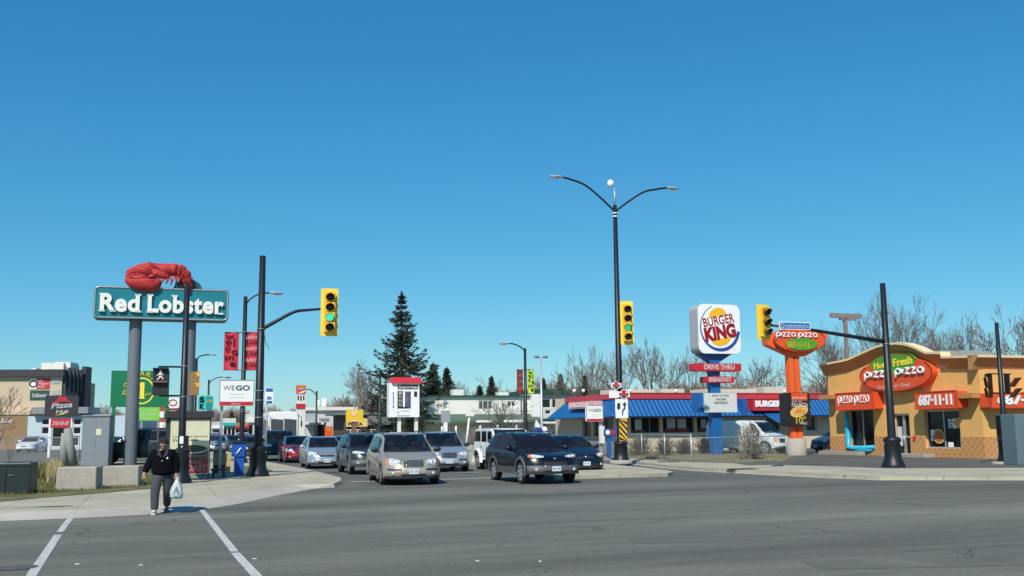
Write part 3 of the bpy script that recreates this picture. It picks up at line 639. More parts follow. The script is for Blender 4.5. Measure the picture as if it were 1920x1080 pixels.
wl = MB(); wl.tube([(C(605, 760)[0], 4, zt), (C(605, 760)[0], 4, zt+1.4)], .25, 8); wl.build('roof_vent', m_white, root); wl = MB(); wl.tube([(C(617, 760)[0], 4, zt), (C(617, 760)[0], 4, zt+1.6)], .4, 8); wl.build('roof_vent', m_white, root)
# --- dark diner with yellow sign ---
D = Pl(705, 120, GR, .13)
root = plthing('dark_diner', 'dark roofed diner with yellow wall sign left of the spruce', 'diner', D)
x0 = D(646, 790)[0]; zt = D(690, 778)[1]
wl = MB(); wl.box((x0/2+2, 4, zt/2), (abs(x0)+4, 8, zt)); wl.build('wall', M('diner_wall', (.10, .06, .05), .8), root)
wl = MB(); wl.rect(D(688, 780)[0], D(735, 780)[0], D(700, 797)[1], D(700, 776)[1], -.5, 0); wl.rect(x0-1, 4, zt, zt+.3, -.6, 8); wl.build('roof', M('diner_roof', (.16, .17, .18), .7), root)
wl = MB(); a, b = D(649, 780)[0], D(688, 780)[0]; wl.rect(a, b, D(660, 800)[1], D(660, 783)[1], -.3, -.01); so_ = wl.build('wall_sign', M('pale_yellow_sign', (.78, .58, .20), .5), root)
wl = MB(); wl.text('PIZZA', a+.2, a+1.9, D(660, 798)[1], D(660, 792)[1], -.33, bold=.03); wl.build('lettering', m_bltxt, so_)
wl = MB()
for i in range(9): x = x0+.5+i*.8; wl.box((x, -1.2, .9), (.06, .06, 1.8))
wl.box((x0+3.5, -1.2, 1.75), (7, .05, .05)); wl.build('rail', m_white, root)

# --- hotel block on the far left ---
E = Pl(64, 112, GR, .13); E2 = Pl(112, 112, -70.7, .13)
K = Pl(112, 112, 4, .13)
root = plthing('hotel_block', 'tan hotel block with black roof band and white penthouse at the far left', 'hotel', K)
x0 = K(-120, 780)[0]; zt = K(60, 706)[1]; zband = K(60, 776)[1]
wl = MB(); wl.rect(x0, 0, zband, zt, 0, .4); wl.box((x0/2-.4, 7, zt/2), (abs(x0)-1, 13, zt-.4)); wl.build('wall', M('hotel_tan', (.52, .42, .29), .85, var=.05, scale=.3), root)
wl = MB(); wl.rect(x0, K(63, 800)[0], 0, zband-.1, -1.4, .3); wl.build('lower_wall', M('hotel_brown', (.27, .17, .09), .85), root)
wl = MB(); wl.rect(x0, K(63, 800)[0]+.1, zband-.1, zband+.35, -1.5, 0); wl.build('ledge', M('hotel_ledge', (.58, .45, .30), .8), root)
wl = MB(); wl.rect(x0, .3, zt, zt+.75, -.5, 6); wl.rect(.01, .35, zband, zt+.2, 0.2, 6.5); wl.rect(.35, .8, 2.0, zt+1.4, 5, 7)
for i in range(5): wl.box((.45, .8+i*1.2, zt-.3), (.3, .35, 2.6))
wl.build('roof_band', M('hotel_black', (.035, .035, .04), .6), root)
wl = MB(); wl.rect(K(57, 690)[0], K(100, 690)[0], zt+.5, K(60, 677)[1], 3, 8); wl.rect(K(80, 690)[0], K(110, 690)[0], zt+.5, K(100, 675)[1], 3.5, 6); wl.rect(K(38, 690)[0], K(48, 690)[0], zt+.5, K(60, 687)[1], 3, 6); wl.build('penthouse', m_offw, root)
def panel(pl, px0, px1, py0, py1, name, mat, parent, off=.06, back=0.):
    x0, z1 = pl(px0, py0); x1, z0 = pl(px1, py1); return MB().rect(x0, x1, z0, z1, -off, back).build(name, mat, parent)
def ptext(pl, t, px0, px1, py0, py1, mat, parent, off=.08, bold=.03, shear=0., name='lettering', ext=.0, rot=0.):
    x0, z1 = pl(px0, py0); x1, z0 = pl(px1, py1); return MB().text(t, x0, x1, z0, z1, -off, bold=bold, shear=shear, ext=ext, rot=rot).build(name, mat, parent)
s1 = panel(K, 57, 69, 710, 729, 'wall_sign', m_wtxt, root); MB().ring(K(63, 720), .45, .4, .16, -.09).build('emblem', m_bltxt, s1)
s2 = panel(K, 69.5, 93, 709, 729, 'wall_sign', m_redsign, root); ptext(K, 'Best\nWestern\nPLUS', 72, 91, 711, 727, m_wtxt, s2)
s3 = panel(K, 57, 92, 732, 750, 'wall_sign', M('dark_green_sign', (.02, .07, .05), .5), root); ptext(K, 'Robinsons', 61, 88, 737, 745, m_wtxt, s3, shear=.2)
ptext(K, 'SoSo', 12, 33, 785, 793, m_wtxt, root, off=1.45, shear=.3)
panel(K, 98, 112, 710, 719, 'window', m_gal, root); panel(K, 98, 112, 732, 741, 'window', m_gal, root)
# glazed entrance wing
K2 = Pl(76, 106, 4, .13)
root = plthing('glazed_entrance', 'pale blue framed glass entrance wing beside the hotel behind the black sign', 'shop', K2)
x1 = K2(208, 800)[0]; zt = K2(120, 778)[1]
wl = MB(); hs = [(K2(a, 800)[0], K2(b, 800)[0], K2(a, d)[1], K2(a, c)[1]) for a, b, c, d in ((78, 94, 785, 797), (78, 94, 801, 814), (98, 134, 785, 797), (98, 134, 801, 838), (137, 152, 785, 797), (137, 152, 801, 814), (137, 152, 817, 836))]
wallholes(wl, K2(63, 800)[0], x1, 0, zt, hs, 0, .2); wl.box((4, 5, zt/2), (11, 9, zt-.2)); wl.build('wall', M('pale_blue_wall', (.46, .55, .58), .6), root)
for h in hs: window(root, K2, h, 1, depth=.12, fr=m_white)
wl = MB(); wl.rect(K2(64, 770)[0], K2(170, 770)[0], K2(80, 776)[1], K2(80, 764)[1], -.8, 3); wl.build('canopy', m_grey, root)
# far low shops seen between the pillars
Q = Pl(200, 150, 4, .13)
root = plthing('white_store', 'long white store with thin red band beyond the parking lot', 'store', Q)
x1 = Q(262, 790)[0]; zt = Q(230, 783)[1]
MB().rect(-3, x1, 0, zt, 0, 12).build('wall', m_white, root); MB().rect(-3, x1, Q(230, 791)[1], Q(230, 786)[1], -.3, -.01).build('red_band', M('maroon_band', (.3, .02, .05), .5), root)
Q = Pl(268, 135, 4, .13)
root = plthing('brick_shop', 'red brick shop front behind the green donation sign', 'shop', Q)
x1 = Q(322, 790)[0]; zt = Q(300, 763)[1]
MB().rect(0, x1, 0, zt, 0, 9).build('wall', M('red_brick', (.32, .09, .04), .85, var=.25, scale=4), root)
wl = MB(); hs = [(Q(a, 800)[0], Q(a, 800)[0]+.9, z_, z_+.8) for a in (276, 286, 296, 306) for z_ in (2.2, 3.6)]
for h in hs: MB().rect(*h, -.05, 0).build('window', m_white, root)
MB().rect(-.2, x1+.2, Q(300, 811)[1], Q(300, 807)[1], -.4, -.01).build('red_band', M('orange_red_band', (.55, .09, .03), .5), root)
Q = Pl(400, 190, GR, .13)
for k, (a, b, t_, dd, col, lab) in enumerate(((345, 372, 783, 175, (.5, .48, .42), 'cream shop unit low behind the bus shelter advert'), (398, 418, 790, 165, (.42, .44, .44), 'pale grey roadside unit left of the black litter bin'), (418, 442, 784, 190, (.62, .58, .5), 'cream shop unit under the transit sign'), (440, 466, 792, 210, (.4, .18, .12), 'brown shop unit right of the banner pole'), (462, 500, 776, 230, (.62, .6, .55), 'white gabled shop far down the street behind the big black pole'))):
    Q = Pl(a, dd, GR, .13); root = plthing('roadside_shop', lab, 'shop', Q, 'small shops far down the street'); x1 = Q(b, 800)[0]; zt = Q(b, t_)[1]
    MB().rect(0, x1, 0, zt, 0, 9).build('wall', M('shopcol%d' % k, col, .8, var=.15), root)
    wl = MB()
    for i in range(3): MB().rect(x1*(.08+i*.31), x1*(.3+i*.31), .4, zt*.55, -.05, 0).build('window', m_glass, root)
    MB().rect(-.1, x1+.1, zt*.66, zt*.8, -.5, -.01).build('sign_band', [m_redsign, m_wtxt, M('teal_sign', (.03, .4, .36), .5), m_redsign, m_offw][k], root)
# ---------------- poles, signals and signs ----------------
m_sigy = M('signal_yellow', (.85, .50, .02), .5, var=.04); m_sigp = M('backplate_yellow', (.88, .60, .06), .5, var=.04)
m_visor = M('visor_dark', (.045, .025, .012), .6); m_lens = M('dark_red_lens', (.05, .008, .005), .3); m_lensb = M('dark_lens', (.03, .02, .015), .3)
m_green = M('lit_green_lens', (.05, .75, .45), .3, emit=1.0)
m_teal = M('dim_green_lens', (.03, .16, .09), .3)
def base_prof(r, h): return [(r*1.28, 0), (r*1.3, h*.04), (r*1.22, h*.12), (r*1.02, h*.22), (r*.86, h*.4), (r*.8, h*.62), (r*.82, h*.8), (r*.97, h*.86), (r*.97, h*.92), (r*.84, h*.96), (r*.6, h)]
def signal_head(parent, x, y, z, w, h, n, lit, rz=0., plate=True, litmat=None):
    o = MB(); dd = .22
    hw = w*.62 if plate else w
    o.rrect(-hw/2, hw/2, -h*.42, h*.42, .03, -dd, .02) if plate else o.rrect(-w/2, w/2, -h/2, h/2, .03, -dd, .02)
    ho = o.build('signal_head', m_sigy, parent); ho.location = (x, y, z); ho.rotation_euler.z = R(rz)
    if plate:
        o = MB(); o.rrect(-w/2, w/2, -h/2, h/2, .04, -.06, -.03); o.build('backplate', m_sigp, ho)
    hh = (h*.84 if plate else h)/n; r = min(hh*.40, hw*.42)
    for i in range(n):
        cz = (h*.42 if plate else h/2)-hh*(i+.5)
        mt = (litmat or m_green) if i == lit else (m_lens if i < 2 else m_lensb)
        b = MB(); b.ball((0, -dd+.005, cz), (r, .05, r), 18, 10); b.build('lens', mt, ho)
        v = MB(); vs = []; fs = []; m_ = 14
        for k in range(m_+1):
            t = R(-35+250*k/m_); L_ = .26*(.35+.65*max(0, math.sin(t))**.6) if math.sin(t) > 0 else .09
            for q, rr in ((0, r*1.06), (1, r*1.06), (1, r*1.01), (0, r*1.01)):
                vs.append((rr*math.cos(t), -dd-(L_ if q else 0), cz+rr*math.sin(t)-(.05*L_/.26 if q else 0)))
        for k in range(m_):
            for q in range(4): fs.append((4*k+q, 4*k+(q+1) % 4, 4*k+4+(q+1) % 4, 4*k+4+q))
        v.add(vs, fs, True); v.mi = 0; v.build('visor', m_sigy if i == 9 else M('visor_yellow_brown', (.30, .12, .012), .6), ho)
        s = MB(); s.rect(-hw/2+.02, hw/2-.02, cz-hh/2-.004, cz-hh/2+.006, -dd-.006, -dd); s.build('seam', m_visor, ho)
    return ho
def pole(name, label, cat, px, basepx, toppx, r0, r1, baser, baseh, z0=.12, phi=GR, cap=None, group=None, leanpx=None):
    p = G(px, basepx, z0); pl = Pl(px, p.y, phi, z0); root = plthing(name, label, cat, pl, group)
    h = A(px, toppx, p.y).z-z0
    MB().lathe([(r0, baseh*.9), (r1, h), (0, h)], n=14).build('shaft', m_black, root)
    if baser:
        b = MB(); b.lathe(base_prof(baser, baseh), n=24)
        for k in range(12):
            a = k*math.pi/6; b.box((baser*.83*math.cos(a), baser*.83*math.sin(a), baseh*.5), (.05, .03, baseh*.5), a)
        b.build('base', m_black, root)
    return root, pl, h
def cobra(root, pts, lr=.05, head=.75, mat=None):
    """curved arm ending in a cobra lamp head; pts in local x,y,z"""
    MB().tube(smooth(pts), lr, 8).build('arm', mat or m_black, root)
    e = Vector(pts[-1]); d = (e-Vector(pts[-2])).normalized(); d = Vector((d.x, d.y, 0)).normalized(); rot = Matrix.Rotation(math.atan2(d.y, d.x), 3, 'Z')
    hb_ = MB(); hb_.ball(e+d*head*.45, (head*.52, head*.19, head*.10), 14, 8, rot)
    h = hb_.build('lamp_head', M('lamp_grey', (.33, .35, .36), .4), root)
    b = MB(); b.ball(e+d*head*.6-Vector((0, 0, head*.07)), (head*.26, head*.14, head*.09), 12, 8, rot); b.build('lamp_lens', M('lamp_lens', (.5, .52, .5), .2), h)
def band(root, z, r, mat=None, name='clamp', h=.028): MB().lathe([(r, z-h), (r*1.06, z-h), (r*1.06, z+h), (r, z+h)], n=14).build(name, mat or m_clamp, root)
# pole B: tall black signal pole left of centre
root, P, h = pole('traffic_signal_pole', 'tall black signal pole with long curved arm and lit green light left of centre', 'traffic light', 485, 893, 480, .17, .115, .34, 1.15)
for py in (617, 733, 751, 783): band(root, P(487, py)[1], .15 if py < 700 else .16)
x1, z1 = P(601, 578); x0, z0 = P(492, 618)
MB().tube(smooth([(0, 0, z0), (x1*.25, 0, z0+.34), (x1*.55, 0, z0+.72), (x1*.8, 0, z1-.08), (x1+.3, 0, z1)]), [.08-.035*i/16 for i in range(17)], 10).build('arm', m_black, root)
MB().tube([(.1, -.1, z0-.05), (.16, -.15, z0-.5), (.3, -.15, z0-.75)], .012, 5).build('cable', m_bk, root)
xc, zc_ = P(617, 586); signal_head(root, xc, -.05, zc_, .66*P.o.y/38, (P(617, 541)[1]-P(617, 630)[1]), 4, 2, rz=2-GR+14)
# tall light pole D on the island
root, P, h = pole('street_light_pole', 'very tall twin armed street light with a green signal and hazard board', 'street light', 1163, 868, 385, .17, .10, .36, 1.05)
MB().lathe([(.55, -.02), (.55, .12), (.5, .14), (0, .14)], n=20).build('footing', m_conc, root)
band(root, P(1151, 400)[1], .12, m_wtxt); band(root, P(1151, 406)[1], .12, m_wtxt, h=.03)
zj = P(1150, 393)[1]
for px, py, dr in ((1055, 332, -1), (1250, 352, 1)):
    xe, ze = P(px, py); cobra(root, [(0, 0, zj-.1), (xe*.25, 0, zj+(ze-zj)*.34), (xe*.55, 0, zj+(ze-zj)*.76), (xe*.8, 0, ze-.12), (xe, 0, ze)], .05, .72, m_black)
MB().tube([(0, 0, h-.1), (0, 0, P(1148, 352)[1])], .04, 8).build('spigot', m_gal, root)
b = MB(); xx, zz = P(1143, 344); b.ball((xx+.05, 0, zz), (.17, .17, .2), 14, 10); b.build('sensor_globe', M('bright_white_globe', (.85, .87, .88), .15), root)
xc, zc_ = P(1169, 607); signal_head(root, xc, -.35, zc_, .64, P(1169, 567)[1]-P(1169, 648)[1], 4, 2, rz=-12, litmat=M('lit_green_soft', (.03, .6, .3), .3, emit=.7))
def board(root, P, px0, px1, py0, py1, off, mat, name='sign', r=.03):
    x0, z1 = P(px0, py0, off); x1, z0 = P(px1, py1, off); return MB().rrect(x0, x1, z0, z1, r, -off, -off+.02).build(name, mat, root)
def L2(P, off, L): return [P(a, b, off) for a, b in L]
s = board(root, P, 1153.5, 1178, 748, 784, .22, m_wtxt, 'keep_right_sign')
m_ = MB(); m_.poly(L2(P, .22, [(1157, 757), (1162.5, 755), (1163, 765), (1160, 769), (1157, 766)]), -.23)
m_.poly(L2(P, .22, [(1168, 779), (1166, 779), (1166.5, 770), (1170, 764), (1169.5, 760), (1166.5, 760), (1171, 753), (1174.5, 759.5), (1172.3, 760), (1172.5, 766), (1168.8, 771)]), -.23); m_.build('symbol', m_bltxt, s)
for (a, b, c, d), plate in (((1146, 1164, 714, 731), None), ((1158, 1181, 730, 748), (1142, 1160, 733, 746))):
    x0, z1 = P(a, c, .25); x1, z0 = P(b, d, .25); W_ = x1-x0; H_ = z1-z0; s = MB(); s.rrect(x0, x1, z0+H_*.2, z1-H_*.25, .04, -.25, -.23); s.ell((x0+W_/2, z0+H_/2), W_*.3, H_*.5, -.252, -.232)
    if plate: u0, v1 = P(plate[0], plate[2], .25); u1, v0 = P(plate[1], plate[3], .25); s.rect(u0, u1, v0, v1, -.248, -.23)
    so_ = s.build('route_marker', m_wtxt, root); e = MB(); e.rect(x0+W_*.1, x1-W_*.1, z0+H_*.4, z0+H_*.62, -.262); e.ell((x0+W_/2, z1-H_*.22), W_*.2, H_*.16, -.262, n=14); e.build('emblem', m_redtxt, so_)
    e = MB(); e.rect(x0+W_*.16, x1-W_*.16, z0+H_*.28, z0+H_*.36, -.264); e.ell((x0+W_/2, z0+H_*.2), W_*.16, H_*.1, -.264, n=12); e.build('emblem', m_bltxt, so_)
board(root, P, 1164, 1172, 717, 727, .2, m_gal)
x0, z1 = P(1160.5, 785, .2); x1, z0 = P(1176, 827, .2)
s = MB().rect(x0, x1, z0, z1, -.22, -.2).build('hazard_board', M('hazard_yellow', (.85, .45, .02), .5), root)
e = MB(); W_ = x1-x0; H_ = z1-z0; st = H_/3.7
for k in range(-1, 4):
    a = z1-k*st; P4 = [(x0, a), (x0, a-st*.5), (x1, a-st*.5-W_*1.1), (x1, a-W_*1.1)]
    P4 = [(q, min(z1, max(z0, b))) for q, b in P4]; e.poly(P4, -.226)
e.build('stripes', m_bltxt, s)
# pole A: pedestrian signal pole at the corner
root, P, h = pole('pedestrian_signal_pole', 'black pedestrian signal pole with white walking figure beside the walking person', 'traffic light', 342, 906, 531, .125, .09, .28, 1.15)
band(root, P(340, 687)[1], .105); band(root, P(340, 744)[1], .11)
for py in (688, 742):
    z = P(340, py)[1]; MB().box((P(320, py)[0], 0, z), (abs(P(300, py)[0]), .05, .06)).build('bracket', m_black, root)
x0, z1 = P(288.5, 692, .1); x1, z0 = P(315.5, 741, .1)
s = MB(); s.rect(x0, x1, (z0+z1)/2+.01, z1, -.3, .05); s.rect(x0, x1, z0, (z0+z1)/2-.01, -.3, .05); s.rect(x0, x1, z1, z1+.03, -.45, -.1); s.rect(x0, x1, (z0+z1)/2-.008, (z0+z1)/2+.008, -.44, -.1)
ho = s.build('pedestrian_signal', m_bk, root); ho.rotation_euler.z = R(-6)
fg = MB(); fc_ = ((x0+x1)/2, z1-.22); u = .017
def limb(pts, r_): fg.tube([(fc_[0]+a*u, -.31, fc_[1]+b*u) for a, b in pts], r_, 6)
fg.ball((fc_[0], -.31, fc_[1]+8*u), (.035, .01, .04)); limb([(0, 6), (0, 0)], .045); limb([(0, 5), (-4, 2), (-6, -1)], .02); limb([(0, 5), (4, 3), (5, 0)], .02); limb([(0, 0), (-2, -5), (-6, -9)], .026); limb([(0, 0), (3, -4), (6, -8)], .026)
fg.build('walking_figure', M('lit_white_figure', (.55, .53, .5), .4, emit=.35), ho)
e = MB(); e.rect(x0+.01, x1-.01, (z0+z1)/2-.014, (z0+z1)/2+.014, -.445, -.44); e.build('edge_strip', M('dull_red', (.35, .16, .14), .5), ho)
# side facing signal seen edge on, right of this pole
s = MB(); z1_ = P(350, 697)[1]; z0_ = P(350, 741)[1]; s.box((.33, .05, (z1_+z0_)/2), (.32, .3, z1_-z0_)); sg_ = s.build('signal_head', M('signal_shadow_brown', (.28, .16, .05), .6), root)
e = MB()
for zz in (z1_-.02, (z1_+z0_)/2+.02):
    hgt = (z1_-z0_)*.42; e.add([(.34, -.12, zz), (.56, -.12, zz-.02), (.44, -.12, zz-hgt*.5), (.34, .2, zz), (.56, .2, zz-.02), (.44, .2, zz-hgt*.5)], [(0, 1, 2), (0, 3, 4, 1), (3, 5, 4), (1, 4, 5, 2)])
e.build('visor', M('visor_orange', (.80, .40, .08), .5), sg_)
s = MB(); x0, z1 = P(334, 817, .15); x1, z0 = P(346, 845, .15); s.rrect(x0, x1+.12, z0, z1, .03, -.28, -.1); pb_ = s.build('push_button_box', m_black, root)
e = MB(); e.rect(*(P(337, 818, .29)[0], P(344, 818, .29)[0], P(337, 832, .29)[1], P(337, 818, .29)[1]), -.29); e.build('notice', m_wtxt, pb_)
e = MB(); c_ = P(341, 838, .29); e.lathe([(0, -.31), (.04, -.31), (.04, -.28)], (c_[0], 0, c_[1]), 12, 'y'); e.build('push_button', m_gal, pb_)
# pole E with long mast arm, street name sign and three lens signal
root, P, h = pole('mast_arm_signal_pole', 'black mast arm pole with blue street name plate before the pizza restaurant', 'traffic light', 1671, 876.5, 531, .17, .11, .36, 1.22)
band(root, P(1657, 645)[1], .14)
# the arm leans toward the camera's left
z0 = P(1657, 641)[1]; Ar = Pl(1657, P.o.y, GR+4, .12); xe, ze = Ar(1440, 608)
sh_ = P(1657, 641)[0]
MB().tube([(0, 0, z0), (xe*.3, 0, z0+(ze-z0)*.34), (xe*.7, 0, z0+(ze-z0)*.80), (xe, 0, ze)], [.09, .08, .06, .05], 10).build('arm', m_black, root)
x0, z1 = P(1460.5, 603, .12); x1, z0_ = P(1519.5, 619, .12)
s = MB().rrect(x0, x1, z0_, z1, .05, -.14, -.1).build('street_name_plate', m_wtxt, root); MB().rrect(x0+.03, x1-.03, z0_+.03, z1-.03, .04, -.146, -.141).build('plate_face', M('street_blue', (.012, .16, .40), .4), s)
W_ = x1-x0; e = MB(); e.text('Drummond', x0+W_*.05, x0+W_*.82, z0_+.05, z1-.045, -.152, bold=.008, sp=1.1); e.text('Rd.', x0+W_*.86, x0+W_*.95, z0_+.08, z0_+.19, -.152, bold=.02); e.build('lettering', m_wtxt, s)
xc, zc_ = P(1427, 605); signal_head(root, xc, -.1, zc_, .62, P(1427, 573)[1]-P(1427, 638)[1]+.02, 3, 2, rz=9, litmat=m_teal)
# pole F at the right edge
root, P, h = pole('crossing_signal_pole', 'shorter black pole with orange edged visors at the right edge of the forecourt', 'traffic light', 1883, 870, 605, .13, .075, .33, 1.12)
MB().lathe([(.6, -.02), (.6, .1), (0, .12)], n=20).build('footing', m_conc, root)
br = MB(); zt_ = P(1872, 701)[1]; zb_ = P(1872, 738)[1]; xa, xb = P(1853, 701)[0], P(1893, 701)[0]
for z in (zt_, zb_): br.box(((xa+xb)/2, 0, z), (xb-xa+.15, .05, .05))
for x in (xa+.15, xb-.15): br.box((x, 0, (zt_+zb_)/2), (.05, .05, zt_-zb_))
br.build('bracket', m_black, root)
for sx, pa, pb2 in ((-1, 1841, 1857), (1, 1909, 1893)):
    hsig = MB(); x_in, x_out = P(pb2, 710)[0], P(pa, 710)[0]; hsig.box((x_in+(-sx)*.0, .15, (zt_+zb_)/2), (.08, .25, zt_-zb_)); hq = hsig.build('signal_head', m_black, root)
    for zz in (P(1850, 708)[1], P(1850, 728)[1]):
        v = MB(); vs = [(x_out, -.25, zz), (x_out-sx*.26, -.25, zz+.0), (x_in-sx*.02, -.05, zz-.4), (x_in+sx*.2, -.05, zz-.38)]
        vs2 = [(a, b+.18, c) for a, b, c in vs]; v.add(vs+vs2, [(0, 1, 2, 3), (7, 6, 5, 4), (0, 4, 5, 1), (1, 5, 6, 2), (2, 6, 7, 3), (3, 7, 4, 0)], False); v.build('visor', M('visor_redbrown', (.09, .02, .012), .5), hq)
        e = MB(); e.tube([(vs[0][0], vs[0][1]-.01, vs[0][2]), (vs[3][0], vs[3][1]-.01, vs[3][2])], .02, 5); e.build('visor_edge', M('visor_orange', (.80, .40, .08), .5), hq)
# banner pole C
def banner_pole(label, px, bpx, tpx, L_, R_, armpts, group, mats, r=.12, texts=None, z0=.12, name='banner_light_pole'):
    root, P, h = pole(name, label, 'street light', px, bpx, tpx, r, r*.75, r*1.9, .9, z0, group=group)
    if armpts:
        pts = [(0, 0, P(px, armpts[0][1])[1])]+[(P(a, b)[0], 0, P(a, b)[1]) for a, b in armpts[1:]]; cobra(root, pts, .045, .8)
    for (bx, mt, tx, tm) in ((L_, mats[0], texts[0], texts[2]), (R_, mats[1], texts[1], texts[3])):
        if not bx: continue
        x0, z1 = P(bx[0], bx[2]); x1, z0_ = P(bx[1], bx[3]); b = MB()
        nn = 8; vs = [(x0+(x1-x0)*i/nn, .03*math.sin(i*.9), z) for z in (z0_, z1) for i in range(nn+1)]; b.add(vs, [(i, i+1, nn+2+i, nn+1+i) for i in range(nn)], True)
        bo = b.build('banner', mt, root); xm_ = (x0+x1)/2; far_ = x0 if abs(x0) > abs(x1) else x1
        for z in (z0_, z1): MB().tube([(0, 0, z), (far_, 0, z)], .02, 6).build('banner_rod', m_black, root)
        for s_, a0, a1, c0, c1 in tx[0]:
            e = MB(); e.text(s_, x0+(x1-x0)*a0, x0+(x1-x0)*a1, z0_+(z1-z0_)*c0, z0_+(z1-z0_)*c1, -.06, bold=.022 if len(s_) == 1 else .008); e.build('lettering', tm[0], bo)
        for s_, a0, a1, c0, c1 in tx[1]:
            e = MB(); e.text(s_, x0+(x1-x0)*a0, x0+(x1-x0)*a1, z0_+(z1-z0_)*c0, z0_+(z1-z0_)*c1, -.06, bold=.008, shear=.1); e.build('lettering', tm[1], bo)
    return root, P
WEL = ([('w', .06, .66, .83, .93), ('e', .10, .50, .67, .79), ('l', .62, .72, .62, .84), ('c', .06, .44, .50, .62), ('o', .52, .94, .40, .53), ('m', .08, .68, .26, .37), ('e', .40, .82, .09, .21)], [])
LUN = ([("LUNDY'S", .12, .95, .82, .91), ("LUNDY'S", .12, .95, .52, .61), ("LUNDY'S", .12, .95, .22, .31)], [('LANE', .16, .92, .68, .79), ('LANE', .16, .92, .38, .49), ('LANE', .16, .92, .08, .19)])
m_ban = M('red_banner', (.62, .03, .055), .7); m_mar = M('maroon_lettering', (.13, .01, .03), .7)
r_, P = banner_pole('street light pole with two red banners left of the tall black signal pole', 454, 868, 556, (421, 446.5, 623, 694), (459, 486, 623, 694), [(453, 572), (470, 560), (487, 551), (505, 549)], None, (m_ban, m_ban), .14, (WEL, LUN, (m_mar, m_mar), (m_wtxt, m_mar)))
for py in (623, 694, 768, 772): band(r_, P(453, py)[1], .15)
r_, P = banner_pole('black street light with dark red and lime banners above the navy wagon', 986, 850, 653, (969, 981, 693, 738), (989, 1002, 693, 738), [(985, 658), (975, 650), (963, 645), (955, 644)], None, (M('dark_banner', (.20, .02, .03), .7), M('lime_banner', (.55, .72, .04), .7)), .12,
    (([('LANE', .15, .9, .72, .84), ('LANE', .15, .9, .44, .56), ('LANE', .15, .9, .16, .28)], []), WEL, (M('gold_lettering', (.75, .35, .08), .6), m_mar), (m_bltxt, m_bltxt)))
# plain street lights down the road
for px, bp, tp, arm, lab in ((593, 838, 733, [(593, 742), (588, 735), (580, 730), (574, 730)], 'slim dark street light beside the orange bank sign'),
    (712, 842, 697, [(711, 707), (706, 700), (698, 697), (690, 697)], 'slim dark street light in front of the tall spruce'),
    (521, 828, 770, [(521, 775), (518, 772), (515, 771), (512, 771)], 'small dark street light just behind the blue bus stop sign'),
    (389, 840, 712, [(389, 725), (395, 715), (408, 708), (418, 707)], 'dark street light curving over the turquoise sign')):
    p = G(px, bp, .12); pl = Pl(px, p.y, GR, .12); root = plthing('street_light', lab, 'street light', pl, 'plain street lights down the road')
    MB().lathe([(.13, 0), (.09, pl(px, tp)[1]), (0, pl(px, tp)[1])], n=10).build('shaft', m_black, root)
    cobra(root, [(0, 0, pl(px, arm[0][1])[1])]+[(pl(a, b)[0], 0, pl(a, b)[1]) for a, b in arm[1:]], .05, .9)
pl = Pl(364, 62, GR, .12); root = plthing('street_light', 'street light curving out from behind the right sign pillar', 'street light', pl, 'plain street lights down the road')
MB().lathe([(.12, 0), (.09, pl(364, 672)[1]), (0, pl(364, 672)[1])], n=10).build('shaft', m_black, root); cobra(root, [(0, 0, pl(364, 678)[1])]+[(pl(a, b)[0], 0, pl(a, b)[1]) for a, b in ((372, 670), (382, 666), (393, 665))], .04, .45)
pl = Pl(1016, 96, GR, .12); root = plthing('parking_lot_light', 'pale parking lot lamp with two heads right of the lime banner', 'lamp', pl)
MB().lathe([(.14, 0), (.08, pl(1015, 671)[1]), (0, pl(1015, 671)[1])], n=10).build('shaft', m_gal, root); b = MB(); z = pl(1015, 671)[1]; b.box((0, 0, z), (.7, .06, .06)); b.build('bracket', m_grey, root)
for sx in (-1, 1): b = MB(); b.ball((sx*.45, 0, z+.1), (.3, .16, .14), 12, 8); b.build('lamp_head', m_grey, root)
# off-frame street lamp whose shadow falls on the near left pavement
p = Vector((-17.5, 14.2, 0)); root = thing('street_light', 'street light standing outside the left edge whose shadow crosses the pavement', 'street light', p, 0, None)
MB().lathe([(.1, 0), (.07, 8.4), (0, 8.4)], n=10).build('shaft', m_black, root); cobra(root, [(0, 0, 8.2), (1.2, .3, 9), (2.6, .8, 9.3), (3.8, 1.2, 9.3)], .05, .9)

# --- seafood restaurant sign ---
P = Pl(250, 54, GR, .13); root = plthing('seafood_sign', 'big teal pylon sign with red lobster on two grey pillars', 'sign', P)
m_pil = M('pillar_grey', (.135, .155, .175), .5, var=.05)
zb = P(250, 600)[1]; zt = P(250, 541)[1]
for px in (250.5, 353.5):
    x = P(px, 700)[0]; MB().lathe([(.33, 0), (.33, zb)], (x, .3, 0), 24).build('pillar', m_pil, root)
xL, xR = P(176, 570)[0], P(428, 570)[0]; z1 = P(176, 536)[1]; z0 = P(176, 599)[1]
z1 = (P(176, 536)[1]+P(428, 546)[1])/2; z0 = (P(176, 599)[1]+P(428, 603)[1])/2
bd = MB(); bd.rrect(xL, xR, z0, z1, .22, -.35, .75); bo = bd.build('sign_cabinet', M('cabinet_teal_dark', (.02, .075, .085), .45), root)
bd = MB()
pts = []
for cx_, cz_, a0 in ((xR-.26, z1-.26, 0), (xL+.26, z1-.26, 90), (xL+.26, z0+.26, 180), (xR-.26, z0+.26, 270)):
    for k in range(6): a = R(a0+18*k); pts.append((cx_+.2*math.cos(a), -.36, cz_+.2*math.sin(a)))
bd.tube(pts+[pts[0]], .05, 6, False); bd.build('frame', M('frame_silver', (.38, .42, .44), .35, metal=.5), bo)
bd = MB(); bd.rrect(xL+.12, xR-.12, z0+.12, z1-.12, .16, -.37, -.36); bd.build('face', M('teal_face', (.005, .18, .22), .45, var=.06), bo)
